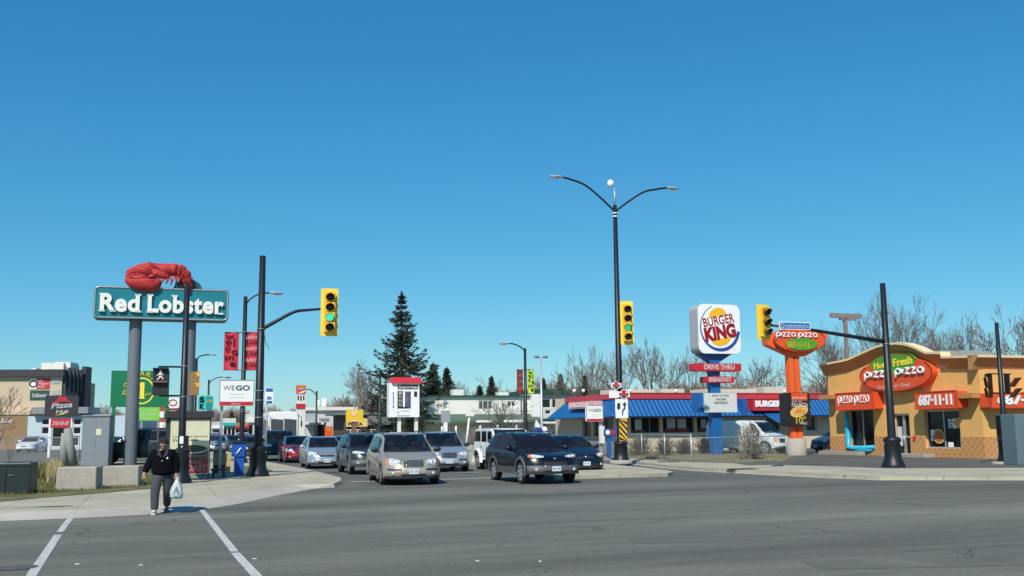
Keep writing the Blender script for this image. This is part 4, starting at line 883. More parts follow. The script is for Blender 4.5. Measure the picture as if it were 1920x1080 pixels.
def serif_word(mb, t, x0, x1, z0, z1, y, ext):
    mb.text(t, x0, x1, z0, z1, y, bold=.038, ext=ext, sp=1.08)
lw = MB(); zz0, zz1 = z0+.36, z1-.40; lx0, lx1 = P(188, 570)[0], P(262, 570)[0]; serif_word(lw, 'Red', lx0, lx1, zz0, zz1, -.40, .12); rx0, rx1 = P(277, 570)[0], P(419, 570)[0]; serif_word(lw, 'Lobster', rx0, rx1, zz0, zz1, -.40, .12)
def serif(x, z, wd=.22): lw.box((x, -.46, z), (wd, .12, .08))
Hh = zz1-zz0; W1 = lx1-lx0; W2 = rx1-rx0
for fx, zs_ in ((.055, 0), (.055, 1), (.33, 0), (.955, 1), (.97, 0)): serif(lx0+W1*fx, zz0+.04 if zs_ == 0 else zz1-.04, .30)
for fx, zs_ in ((.03, 0), (.03, 1), (.345, 1), (.955, 0)): serif(rx0+W2*fx, zz0+.04 if zs_ == 0 else zz1-.04, .30)
lw.build('lettering', M('cream_lettering', (.80, .79, .72), .5), bo)
# moulded lobster
m_lob = M('lobster_red', (.45, .035, .035), .65, var=.35, scale=2.5, bump=.4, bscale=5, spec=.25); m_lobd = M('lobster_line', (.10, .01, .012), .6)
lb = MB(); s_ = 1/ (P(301, 520)[0]-P(300, 520)[0])
def lp(px, py): return P(px, py, .4)
def lump(px, py, a, b, rot, y=-.35, th=.28): x, z = lp(px, py); lb.ball((x, y, z), (a/s_, th, b/s_), 20, 12, Matrix.Rotation(R(-rot), 3, 'Y'))
lump(264, 511, 30, 17, 28, -.35, .3); lump(282, 503, 26, 11, 6, -.38, .26); lump(268, 531, 34, 16, -10, -.45, .34); lump(284, 533, 20, 13, 15, -.45, .3)
lump(248, 517, 13, 17, 0, -.38, .3); lump(300, 514, 20, 9, -20, -.5, .22); lump(288, 517, 14, 6, 35, -.55, .2)
for k, (px, py, a, b, rt) in enumerate(((312, 506, 22, 13, -6), (326, 506, 17, 13, -12), (338, 509, 13, 14, -30), (346, 516, 12, 13, -60), (351, 525, 9, 11, -75), (353, 535, 7, 9, -85), (352, 544, 5, 7, 80))): lump(px, py, a, b, rt, -.4, .32-.02*k)
lo = lb.build('lobster_figure', m_lob, bo)
lg = MB()
for a in ((304, 519, 302, 531), (311, 519, 311, 533), (318, 519, 320, 535), (326, 518, 329, 534), (332, 518, 335, 531)):
    x0, zA = lp(a[0], a[1]); x1, zB = lp(a[2], a[3]); lg.tube([(x0, -.5, zA), ((x0+x1)/2+.1, -.6, (zA+zB)/2), (x1, -.5, zB)], [.07, .06, .03], 6)
lg.build('lobster_leg', m_lob, lo)
ln = MB()
for L_ in (((238, 511), (252, 506), (266, 508), (280, 512), (292, 517)), ((240, 520), (256, 524), (272, 520), (290, 522)), ((262, 536), (275, 530), (290, 528)), ((331, 497), (328, 506), (330, 517)), ((339, 499), (336, 508), (337, 518)), ((346, 504), (342, 512), (342, 522)), ((352, 512), (347, 518), (345, 526)), ((356, 523), (350, 527), (346, 531)), ((277, 492), (284, 496), (292, 502), (300, 506))):
    ln.tube([(lp(a, b)[0], -.74, lp(a, b)[1]) for a, b in L_], .022, 5)
ln.build('outline', m_lobd, lo)
bd = MB(); c_ = P(352, 545); bd.ell(c_, .75, .62, -.2, .3); bd.build('dome_panel', M('cabinet_teal_dark', (.02, .075, .085), .45), bo)
# --- discount store sign, donation sign ---
P = Pl(211, 70, GR, .13); root = plthing('green_store_sign', 'big green store sign with yellow ring numeral on green posts', 'sign', P)
x0, z1 = P(209.5, 695); x1, z0 = P(316, 763); m_dg = M('store_green', (.005, .17, .07), .5)
MB().rect(x0, x1, z0, z1, -.15, .15).build('panel', m_dg, root)
for px in (212, 313): MB().box((P(px, 800)[0], 0, z0/2), (.22, .22, z0)).build('post', m_dg, root)
c_ = P(266, 733); e = MB(); e.ring(c_, 22.5/27.1, 25/27.1, .1, -.17); b_ = e.build('ring', m_yel, root)
e = MB(); e.poly([(c_[0]-.10, c_[1]+.58), (c_[0]+.16, c_[1]+.58), (c_[0]+.16, c_[1]-.4), (c_[0]+.22, c_[1]-.55), (c_[0]-.22, c_[1]-.55), (c_[0]-.12, c_[1]-.4), (c_[0]-.12, c_[1]+.3), (c_[0]-.3, c_[1]+.2)], -.18); e.text('plus', c_[0]+.2, c_[0]+.62, c_[1]-.35, c_[1]-.12, -.18, bold=.02, rot=.3); e.build('numeral', m_yel, root)
for k, ch in enumerate('DOLLARAMA'):
    a = R(185-k*23.5); x = c_[0]+1.08*math.cos(a); z = c_[1]+1.22*math.sin(a); e = MB(); e.text(ch, x-.16, x+.16, z-.17, z+.17, -.18, bold=.05, rot=a-math.pi/2); e.build('lettering', m_yel, root)
P = Pl(262, 69.2, GR, .13); root = plthing('donation_sign', 'lime green community donation centre board under the green store sign', 'sign', P)
x0, z1 = P(262, 764); x1, z0 = P(298.5, 788.5); MB().rect(x0, x1, z0, z1, -.1, .1).build('panel', M('lime_board', (.22, .60, .06), .5), root)
for px in (265, 296): MB().box((P(px, 800)[0], .0, z0/2), (.12, .12, z0)).build('post', m_gal, root)
W_ = x1-x0; H_ = z1-z0
for k, t in enumerate(('Community', 'Donation', 'Centre')): MB().text(t, x0+.1, x0+W_*(.86 if k < 2 else .6), z1-H_*(.34+.27*k), z1-H_*(.14+.27*k), -.11, bold=.01).build('lettering', m_wtxt, root)
P = Pl(322, 90, GR, .13); root = plthing('ring_logo_sign', 'white and maroon sign with dark ring behind the pedestrian signal', 'sign', P)
x0, z1 = P(317, 746); x1, z0 = P(334, 775); MB().rect(x0, x1, z0, z1, -.1, .1).build('panel', m_wtxt, root); MB().rect(x0, x1, z0, z0+.45, -.12, -.1).build('panel_foot', M('maroon_band', (.3, .02, .05), .5), root)
MB().box((x0+.4, .1, z0/2), (.2, .1, z0)).build('post', m_gal, root); e = MB(); e.ring(P(324, 755), .36, .3, .09, -.13); e.build('ring', m_redtxt, root); ptext(P, 'inn', 320, 329, 768, 773, m_wtxt, root, off=.13)
P = Pl(385, 88, GR, .13); root = plthing('turquoise_sign', 'turquoise rooftop style sign above the bus shelter', 'sign', P)
x0, z1 = P(371, 741); x1, z0 = P(400, 769); MB().rrect(x0, x1, z0, z1, .3, -.15, .15).build('panel', M('turquoise', (.05, .55, .50), .5), root); MB().box(((x0+x1)/2, 0, z0/2), (.3, .3, z0)).build('post', m_gal, root)
MB().rect(P(386.5, 745)[0], P(398, 745)[0], P(386, 768)[1], P(386, 744)[1], -.17, -.15).build('side_panel', M('dark_turquoise', (.02, .25, .25), .5), root)
ptext(P, 'S', 374, 383, 744, 755, m_bltxt, root, off=.19, bold=.06); ptext(P, 'K', 374, 383, 757, 767, m_bltxt, root, off=.19, bold=.06); ptext(P, 'INN', 388, 397, 749, 755, m_yel, root, off=.19)
# --- black pizza sign on posts ---
P = Pl(105, 72, 14, .13); root = plthing('pizza_sign', 'charcoal sign with red roof emblem and red phone board below on white posts', 'sign', P)
x0, z1 = P(86, 742); x1, z0 = P(145.5, 781); MB().rrect(x0, x1, z0, z1, .12, -.2, .2).build('panel', M('charcoal_sign', (.035, .03, .035), .5), root)
for px in (94, 133): MB().box((P(px, 800)[0], 0, z0/2), (.16, .16, z0)).build('post', m_white, root)
pp = lambda L_, off=.22: P.pts(L_, .2)
e = MB(); e.poly(pp([(96, 757), (107, 750), (110, 744), (124, 744), (127, 750), (136, 754), (118, 752)]), -.215); e.build('roof_emblem', m_redsign, root)
e = MB(); a, b = P(95, 771, .2), P(136, 755, .2); e.text('Pizza', a[0], b[0], a[1]+.22, b[1], -.22, bold=.025, shear=.25, rot=.08); a, b = P(104, 776, .2), P(129, 767, .2); e.text('Hut', a[0], b[0], a[1]+.03, b[1]-.02, -.225, bold=.025, shear=.25, rot=.08); e.build('lettering', m_wtxt, root)
e = MB(); e.poly(pp([(103, 779), (118, 777), (131, 771), (118, 775)]), -.222); e.build('underline', m_yel, root)
x0, z1 = P(96, 785); x1, z0 = P(132, 801.5); b_ = MB().rect(x0, x1, z0, z1, -.12, .12).build('phone_board', m_redsign, root); MB().text('310-10-10', x0+.12, x1-.12, z0+.17, z1-.17, -.13, bold=.04, shear=.25).build('lettering', m_wtxt, b_)
# --- transit signs ---
for (px0, px1, py0, py1, d, postx, basey, lab, tcol) in ((411.5, 475, 712, 761, 40, 415, 0, 'white transit sign on pale post under the red banners', .3), (1098, 1130, 760, 790, 60, 1128, 0, 'smaller white transit sign on thin post before the blue roof', .5)):
    P = Pl(postx, d, GR, .13); root = plthing('transit_stop_sign', lab, 'sign', P, 'white transit stop signs')
    x0, z1 = P(px0, py0); x1, z0 = P(px1, py1); b_ = MB().rrect(x0, x1, z0, z1, .04, -.08, .08).build('panel', M('sign_face_white', (.82, .82, .80), .45, var=.02), root)
    H_ = z1-z0; W_ = x1-x0; MB().rect(x0+.02, x1-.02, z0+.02, z0+H_*.16, -.09, -.08).build('red_strip', m_redsign, b_)
    fr = MB()
    for r4 in ((x0, x1, z1-.03, z1), (x0, x0+.03, z0, z1), (x1-.03, x1, z0, z1)): fr.rect(*r4, -.092, -.08)
    fr.build('frame', m_gal, b_)
    MB().text('WE', x0+W_*.11, x0+W_*.44, z1-H_*.40, z1-H_*.22, -.09, bold=-.005).build('lettering', M('transit_mauve', (.35, .16, .18), .5), b_)
    MB().text('GO', x0+W_*.47, x0+W_*.88, z1-H_*.41, z1-H_*.21, -.09, bold=.03).build('lettering', M('transit_teal', (.05, .22, .26), .5), b_)
    if px0 < 900: MB().text('Red Line', x0+W_*.36, x0+W_*.62, z0+H_*.045, z0+H_*.12, -.095, bold=.02).build('lettering', m_wtxt, b_)
    fr = MB(); fr.rect(x0+W_*.3, x0+W_*.72, z1-H_*.56, z1-H_*.55, -.09); fr.rect(x0+W_*.25, x0+W_*.72, z1-H_*.68, z1-H_*.67, -.09); fr.build('fine_print', M('faint_print', (.6, .6, .6), .5), b_)
    xp = P(postx, 800)[0]; MB().box((xp-(.0), .12, z1/2), (.10 if d < 50 else .16, .10, z1)).build('post', m_gal, root)
    if d > 50: MB().box((xp, 0, P(1126, 815)[1]), (.28, .2, 1.0)).build('timetable_case', m_offw, root)
P = Pl(499, 56, GR, .13); root = plthing('bus_stop_sign', 'small blue and white bus stop sign right of the tall black pole', 'sign', P)
x0, z1 = P(497.5, 727); x1, z0 = P(512, 758); b_ = MB().rrect(x0, x1, z0, z1, .04, -.03, .0).build('panel', m_wtxt, root)
H_ = z1-z0; m_bb = M('bus_blue', (.03, .12, .35), .5); e = MB(); e.rect(x0+.03, x1-.03, z1-H_*.24, z1-.03, -.04); e.rect(x0+.05, x1-.05, z0+.04, z0+H_*.2, -.04); e.rrect(x0+.1, x1-.1, z0+H_*.34, z0+H_*.46, .02, -.04); e.rect(x0+.06, x1-.06, z0+H_*.28, z0+H_*.31, -.04); e.build('symbol', m_bb, b_)
MB().tube([((x0+x1)/2-.1, .05, 0), ((x0+x1)/2-.1, .05, z1)], .035, 8).build('post', m_gal, root)
# bank sign, small orange sign, yellow roadside sign, shell
P = Pl(564, 132, GR, .13); root = plthing('bank_pylon_sign', 'red and orange bank pylon above the motor coach', 'sign', P)
x0, z1 = P(556, 722.5); x1, z0 = P(572, 776); zz = P(560, 739)[1]
MB().rect(x0, x1, P(560, 757)[1], zz, -.3, .3).build('middle_panel', m_offw, root); MB().rect(x0, x1, zz, z1, -.35, .35).build('panel', m_orange, root); MB().rect(x0, x1, 0, P(560, 766)[1], -.2, .2).build('column', m_offw, root); MB().rect(x0, x1, P(560, 766)[1], P(560, 757)[1], -.3, .3).build('lower_panel', m_redsign, root)
e = MB(); W_ = x1-x0; e.text('CIBC', x0+W_*.10, x1-W_*.1, zz+.62, z1-.12, -.37, bold=.01); e.build('lettering', m_yel, root); e = MB(); e.poly([(x0+.1, zz+.08), (x1-.1, zz+.5), (x1-.1, zz+.3), (x0+.6, zz+.08)], -.37)
e.build('swoosh', m_wtxt, root); e = MB()
for a, b in ((.1, .9), (.4, .5), (.7, .85)): e.rect(x0+W_*a, x0+W_*(a+.16), P(560, 754)[1]+.3*b, zz-.2, -.32)
e.build('symbol', m_bltxt, root)
P = Pl(616, 92, GR, .13); root = plthing('orange_kiosk_sign', 'small orange red sign behind the silver hatchback roof', 'sign', P)
x0, z1 = P(609, 799.5); x1, z0 = P(623, 818); MB().rect(x0, x1, .2, z1, -.15, .15).build('panel', m_orange, root); ptext(P, 'CIBC', 611, 621, 803, 808, m_yel, root, off=.18); 
P = Pl(665, 95, GR, .13); root = plthing('yellow_roadside_sign', 'square yellow sign on brown post left of the spruce', 'sign', P)
x0, z1 = P(649, 768); x1, z0 = P(680, 791); MB().rrect(x0, x1, z0, z1, .06, -.2, .2).build('panel', M('yellow_sign', (.80, .52, .03), .5), root); MB().box((P(664, 800)[0], 0, z0/2), (.35, .25, z0)).build('post', M('brown_post', (.2, .11, .05), .7), root)
e = MB(); c_ = P(664, 775); e.ell(c_, .3, .26, -.22, n=16); e.rect(c_[0]-.35, c_[0]+.35, c_[1]-.75, c_[1]-.6, -.22); e.build('emblem', M('peach', (.85, .55, .3), .5), root)
P = Pl(848, 78, GR, .13); root = plthing('blank_grey_sign', 'blank grey board on white post beneath the motel canopy', 'sign', P)
x0, z1 = P(827, 770); x1, z0 = P(844, 792); MB().rect(x0, x1, z0, z1, -.03, .03).build('panel', m_gal, root); MB().rect(x0+.2, x0+.5, 0, z0, -.02, .06).build('post', m_white, root)
P = Pl(878, 75, GR, .13); root = plthing('leaning_lamp_post', 'pale leaning post with small flat head behind the silver minivan', 'lamp', P)
a, b = P(873, 845), P(880, 781); MB().tube([(a[0], 0, a[1]), (b[0], 0, b[1])], .08, 8).build('post', m_offw, root); MB().box((P(881, 778)[0], 0, P(881, 778)[1]), (.6, .3, .18)).build('lamp_head', m_offw, root)
P = Pl(1008, 66, GR, .13); root = plthing('white_fin_sign', 'small white pointed board behind the navy wagon', 'sign', P)
MB().poly(P.pts([(1003, 801), (1005, 787), (1012, 797), (1013, 801)]), -.05, .05).build('panel', m_white, root); MB().box((P(1008, 820)[0], 0, P(1008, 802)[1]/2), (.1, .1, P(1008, 802)[1])).build('post', m_gal, root)
P = Pl(1012, 62, GR, .13); root = plthing('blue_entry_sign', 'low blue sign with white disc behind the navy wagon', 'sign', P)
x0, z1 = P(1003, 802); x1, z0 = P(1017, 811); MB().rrect(x0, x1, z0, z1, .06, -.1, .1).build('panel', M('bk_blue', (.02, .07, .30), .5), root); e = MB(); e.ell(P(1020, 805), .16, .17, -.12, .1); e.build('disc', m_wtxt, root); MB().box(((x0+x1)/2, 0, z0/2), (.2, .15, z0)).build('post', M('bk_blue2', (.02, .1, .3), .5), root)
P = Pl(1140, 57, GR, .13); root = plthing('blue_entry_sign', 'low blue sign with white disc and red panel left of the hazard board', 'sign', P)
x0, z1 = P(1133, 804); x1, z0 = P(1160, 819); MB().rrect(x0, x1, z0, z1, .12, -.1, .1).build('panel', MATS['bk_blue'], root); e = MB(); e.ell(P(1138, 810.5), .13, .13, -.12, .1); e.build('disc', m_wtxt, root); x2_, z2_ = P(1144, 807, .1); MB().rect(x2_, x2_+.3, z2_-.22, z2_, -.12).build('red_panel', m_redsign, root); MB().box((P(1142, 830)[0], .02, z0/2), (.22, .15, z0)).build('post', MATS['bk_blue2'], root)
# --- burger pylon ---
P = Pl(1346, 61, GR, .13); root = plthing('burger_pylon_sign', 'tall burger pylon with white rounded cabinet on blue post behind the wire fence', 'sign', P)
x0, z1 = P(1307.5, 569); x1, z0 = P(1390, 664); m_cab = M('cabinet_white', (.84, .84, .83), .35, var=.02)
bo = MB().rrect(x0, x1, z0, z1, .42, .03, 1.05, 8).build('sign_cabinet', M('cabinet_side_shade_grey', (.38, .39, .41), .5), root); MB().rrect(x0+.01, x1-.01, z0+.01, z1-.01, .41, 0, .028, 8).build('face', m_cab, bo)  # grey metal sides, their grey also standing in for shade
q = lambda px, py: P(px, py); e = MB(); c_ = P(1350, 618); a_ = (x1-x0)*.5*.86
# buns, ring, words
def bun(mb, px, py, w_, h_, up):
    cx_, cz_ = P(px, py); pts = []
    for k in range(17):
        t = math.pi*k/16; pts.append((cx_+w_*math.cos(t), cz_+(h_*math.sin(t) if up else -h_*math.sin(t))))
    rr = R(13); pts = [(cx_+(a-cx_)*math.cos(rr)-(b-cz_)*math.sin(rr), cz_+(a-cx_)*math.sin(rr)+(b-cz_)*math.cos(rr)) for a, b in pts]
    mb.poly(pts, -.012)
e = MB(); bun(e, 1346, 593, .62, .52, True); bun(e, 1352, 635, .68, .42, False); e.build('emblem_bun', M('bun_yellow', (.85, .47, .02), .45), bo)
s31 = 61/FPX
e = MB(); a, b = P(1318, 613), P(1376, 589); e.text('BURGER', a[0], b[0], a[1]+.16, b[1]-.12, -.02, bold=.015, rot=R(10)); a, b = P(1321, 640), P(1379, 607); e.text('KING', a[0], b[0], a[1]+.12, b[1]-.12, -.02, bold=.06, rot=R(10)); e.build('lettering', m_redtxt, bo)
e = MB(); c_ = P(1350, 615); e.ring(c_, 1.38, 1.42, lambda t: .03+.17*min(1, t*1.5)**1.5, -.015, 112, 352); e.build('blue_ring', m_bluetxt, bo)
po_ = MB(); xm = P(1346, 700)[0]; po_.add([(xm-1.15, .3, z0), (xm+1.15, .3, z0), (xm+.3, .3, z0-.5), (xm-.3, .3, z0-.5), (xm-1.15, .75, z0), (xm+1.15, .75, z0), (xm+.3, .75, z0-.5), (xm-.3, .75, z0-.5)], [(0, 3, 2, 1), (4, 5, 6, 7), (0, 4, 7, 3), (1, 2, 6, 5), (0, 1, 5, 4), (3, 7, 6, 2)]); po_.box((xm, .52, (z0-.4)/2), (.6, .5, z0-.4)); po_.build('post', M('post_blue', (.010, .115, .34), .45), root)
for (a, b, c, d, t, l, r, u, v) in ((1304, 1391, 680.5, 696, 'DRIVE THRU', 1321, 1378, 683.5, 692.5), (1325, 1378, 705.5, 717.5, 'BREAKFAST', 1330, 1372, 707.5, 715.5)):
    x0_, zz1 = P(a, c); x1_, zz0 = P(b, d); s = MB().rrect(x0_, x1_, zz0, zz1, .06, .05, .85).build('panel', m_redsign, root); a1, b1 = P(l, v), P(r, u); MB().text(t, a1[0], b1[0], a1[1], b1[1], .035, bold=.04).build('lettering', m_wtxt, s)
x0_, zz1 = P(1320.5, 737); x1_, zz0 = P(1382.5, 773); s = MB().rect(x0_, x1_, zz0, zz1, .0, .9).build('reader_board', M('board_white', (.62, .65, .62), .5), root)
e = MB()
for t, a, b, c, d in (('JOIN US FOR', 1335, 1367, 740, 744.5), ('WHOPPER', 1342, 1362, 747, 751), ('WEDNESDAY', 1338, 1366, 753, 757.5)): a1, b1 = P(a, d), P(b, c); e.text(t, a1[0], b1[0], a1[1], b1[1], -.01, bold=.01)
e.build('lettering', m_bltxt, s); MB().rect(P(1318, 750)[0]-.25, x0_-.01, zz0-.02, zz1+.02, .1, .95).build('board_frame', M('post_blue', 0), root)
# --- pizza pylon ---
P = Pl(1497, 59, GR, .13); root = plthing('pizza_pylon_sign', 'orange forked pizza pylon with oval phone sign and black menu panel on concrete base', 'sign', P)
m_op = M('pylon_orange', (.78, .13, .03), .45, var=.05); cx_ = P(1497, 830)[0]
MB().lathe([(.56, 0), (.55, P(1497, 822)[1]), (0, P(1497, 822)[1])], (cx_, .2, 0), 24).build('footing', m_conc, root)
zb_ = P(1497, 822)[1]; zf = P(1495, 665)[1]; b = MB()
dxp = P(1492, 700)[0]-cx_
for sx in (-1, 1): b.box((cx_+sx*.2-.05, .15, (zb_+zf)/2), (.32, .4, zf-zb_))
b.box((cx_-.05, .2, (zb_+zf)/2), (.2, .2, zf-zb_))
Lp = P.pts([(1434, 627), (1438, 647), (1484, 668), (1508, 668), (1545, 648), (1549, 624), (1538, 622), (1530, 640), (1495, 655), (1455, 640), (1443, 624)]); b.poly(Lp, -.1, .45); b.build('frame', m_op, root)
for (zz,) in ((P(1497, 722)[1],), (P(1497, 815)[1],)): pass
c_ = P(1494, 638); a_ = (P(1541, 638)[0]-P(1445, 638)[0])/2; b_ = P(1494, 616)[1]-P(1494, 661)[1]; b_ /= 2
s = MB().ell(c_, a_, b_, -.35, .5).build('oval_sign', m_orange, root); MB().ring(c_, a_+.02, b_+.02, .05, -.36).build('rim', M('rim_dark', 0), s)
g_ = P(1496, 646); g = MB(); g.ell((g_[0], g_[1]), a_*.62, b_*.5, -.40, .4); g.build('green_panel', m_ygreen, s); x0_, zz1 = P(1455, 622, .4); x1_, zz0 = P(1534, 638, .4); e = MB()
mid = (x0_+x1_)/2; pizzaword(e, x0_, mid-.05, zz0, zz1, -.40, .042); pizzaword(e, mid+.08, x1_, zz0, zz1, -.40, .042); e.build('lettering', m_wtxt, s)
a1, b1 = P(1476, 652, .4), P(1516, 641, .4); e = MB(); e.text('687·11·11', a1[0], b1[0], a1[1], b1[1], -.41, bold=.02); e.build('lettering', m_yel, s)
x0_, zz1 = P(1471, 736, .3); x1_, zz0 = P(1521, 799, .3); s = MB().rrect(x0_+.35, x1_, zz0, zz1, .1, -.3, .35).build('menu_panel', m_bk, root); MB().rrect(x0_+.02, x0_+.5, zz0+.05, zz1-.02, .1, -.22, .3).build('side_panel', m_bk, root)
e = MB(); a1, b1 = P(1484, 751, .3), P(1513, 737, .3); e.rect(a1[0], b1[0], a1[1], b1[1], -.31); e.build('header', m_orange, s); e = MB(); a1, b1 = P(1485, 748.5, .3), P(1511, 743.5, .3); e.text('pizza pizza', a1[0], b1[0], a1[1], b1[1], -.32, bold=.03)
a1, b1 = P(1485, 754.5, .3), P(1503, 751.5, .3); e.text('BUY AN', a1[0], b1[0], a1[1], b1[1], -.32); a1, b1 = P(1484, 763, .3), P(1514, 756, .3); e.text('PAN PIZZA', a1[0], b1[0], a1[1], b1[1]+.02, -.34, bold=.025); a1, b1 = P(1502, 796, .3), P(1513, 791, .3); e.text('MENU', a1[0], b1[0], a1[1], b1[1], -.32, bold=.02); e.build('lettering', m_wtxt, s)
e = MB(); c_ = P(1498, 771, .3); e.ell(c_, .62, .33, -.325, rot=.25); e.mi = 1
rnd = random.Random(4)
for k in range(26): a = rnd.uniform(0, 6.28); r__ = rnd.uniform(.1, .9); e.ell((c_[0]+.52*r__*math.cos(a), c_[1]+.24*r__*math.sin(a)), .045, .028, -.335-.0005*k, n=7, rot=a)
e.build('pizza_picture', [M('pizza_crust', 0), M('pizza_sauce', 0)], s); e = MB(); a1, b1 = P(1492, 795, .3), P(1504, 782, .3); e.text('10', a1[0], b1[0], a1[1], b1[1], -.345, bold=.02); a1, b1 = P(1504, 787, .3), P(1510, 781, .3); e.text('99', a1[0], b1[0], a1[1], b1[1], -.345, bold=.02); e.build('lettering', m_yel, s)
# --- motel pylon ---
P = Pl(736, 92, GR, .13); root = plthing('motel_pylon_sign', 'white motel pylon sign with red sloped top before the spruce', 'sign', P)
x0, z1 = P(740, 718); x1, z0 = P(786, 782); mdx = P(772, 780)[0]
b = MB(); b.poly(P.pts([(740, 718), (786, 718), (786, 782), (772, 782), (740, 782)]), -.05, .05); b.rect(P(734.5, 0)[0], x0+.01, z0, z1, -.04, .9); bo = b.build('sign_cabinet', m_cab, root)
b = MB(); zr_ = P(750, 709)[1]; b.add([(P(733, 750)[0], -.3, z1), (x1+.35, -.3, z1), (x1+.15, .5, zr_+.1), (P(735, 750)[0], .5, zr_+.1), (P(733, 750)[0], 1.3, z1), (x1+.35, 1.3, z1)], [(0, 1, 2, 3), (3, 2, 5, 4), (0, 4, 5, 1), (0, 3, 4), (1, 5, 2)]); b.build('red_roof', m_redsign, root)
for px in (750, 782): MB().box((P(px, 800)[0], .4, z0/2), (.3, .3, z0)).build('post', m_offw, root)
for a, b, c, d, mt, o_ in ((745, 783, 721, 730, m_bltxt, .06), (745, 755, 733, 763, m_bltxt, .06), (759, 770, 734, 766, M('picture_grey', (.09, .09, .12), .5, var=.8, scale=2), .06), (776, 782, 734, 744, m_bltxt, .06), (745, 766, 763, 766, m_bltxt, .065)): MB().rect(P(a, 750)[0], P(b, 750)[0], P(a, d)[1], P(a, c)[1], -o_).build('field', mt, bo)
ptext(P, 'Sunrise', 747, 781.5, 722, 729, m_wtxt, bo, off=.075, bold=.03)
for k, ch in enumerate('INNS'): ptext(P, ch, 747.5, 752.5, 734+k*7.3, 739.8+k*7.3, m_wtxt, bo, off=.075, bold=.02)
for k in range(4): ptext(P, 'S', 736, 738.8, 735+k*8, 741+k*8, m_bltxt, bo, off=.05)
e = MB(); e.ring(P(746, 773), .12, .12, .03, -.07); e.rect(P(752, 750)[0], P(768, 750)[0], P(750, 771)[1], P(750, 770)[1], -.07); e.rect(P(744, 750)[0], P(769, 750)[0], P(750, 780)[1], P(750, 779)[1], -.07); e.build('fine_print', m_grey, bo)
# --- grey T billboard behind the pizza restaurant ---
P = Pl(1585, 88, GR, .13); root = plthing('weathered_board_sign', 'weathered grey board on tall post behind the pizza restaurant roof', 'sign', P)
m_wood = M('weathered_wood', (.24, .19, .17), .85, var=.25, scale=4); x0, z1 = P(1557, 587); x1, z0 = P(1614, 597)
MB().rect(x0, x1, z0, z1, -.15, .15).build('panel', m_wood, root); MB().rect(P(1575, 600)[0], P(1604, 600)[0], P(1580, 600)[1], z0, -.14, .14).build('lower_panel', m_wood, root); MB().box((P(1590, 700)[0], 0, z0/2), (.28, .28, z0)).build('post', m_wood, root)
# ---------------- vehicles ----------------
def pchip(keys):
    xs = [k[0] for k in keys]; ys = [k[1] for k in keys]; n = len(xs)
    h = [xs[i+1]-xs[i] for i in range(n-1)]; d = [(ys[i+1]-ys[i])/h[i] for i in range(n-1)]; m = [0]*n
    m[0], m[-1] = d[0], d[-1]
    for i in range(1, n-1):
        m[i] = 0 if d[i-1]*d[i] <= 0 else (h[i-1]+h[i])*1.0/((h[i-1]+h[i])/2*(1/d[i-1]+1/d[i]))
    def f(x):
        x = min(max(x, xs[0]), xs[-1]); i = 0
        while i < n-2 and x > xs[i+1]: i += 1
        t = (x-xs[i])/h[i]
        return ys[i]*(1+2*t)*(1-t)**2+m[i]*h[i]*t*(1-t)**2+ys[i+1]*t*t*(3-2*t)+m[i+1]*h[i]*t*t*(t-1)
    return f
def carpaint(name, col, metal=.35, rough=.32, coat=.8): return M(name, col, rough, metal=metal, coat=coat, var=.04, scale=1.5)
m_cglass = M('car_glass', (.008, .011, .015), .10, spec=.38, var=.4, scale=1.2); m_tyre = M('tyre_rubber', (.018, .018, .018), .8); m_trim = M('dark_trim', (.025, .025, .027), .55)
m_rim = M('alloy_rim', (.62, .63, .64), .35, metal=.55); m_head = M('headlight_glass', (.50, .52, .52), .12, coat=1, var=.5, scale=14); m_hcell = M('headlight_cell', (.85, .86, .86), .2); m_amber = M('amber_lens', (.75, .16, .02), .25)
m_plate = M('number_plate', (.62, .68, .68), .5); m_plm = M('plate_marks', (.10, .16, .30), .5); m_chrome = M('chrome', (.6, .6, .6), .15, metal=.9)
m_tail = M('tail_lamp', (.30, .01, .01), .3); m_skin = M('skin', (.50, .27, .18), .6)
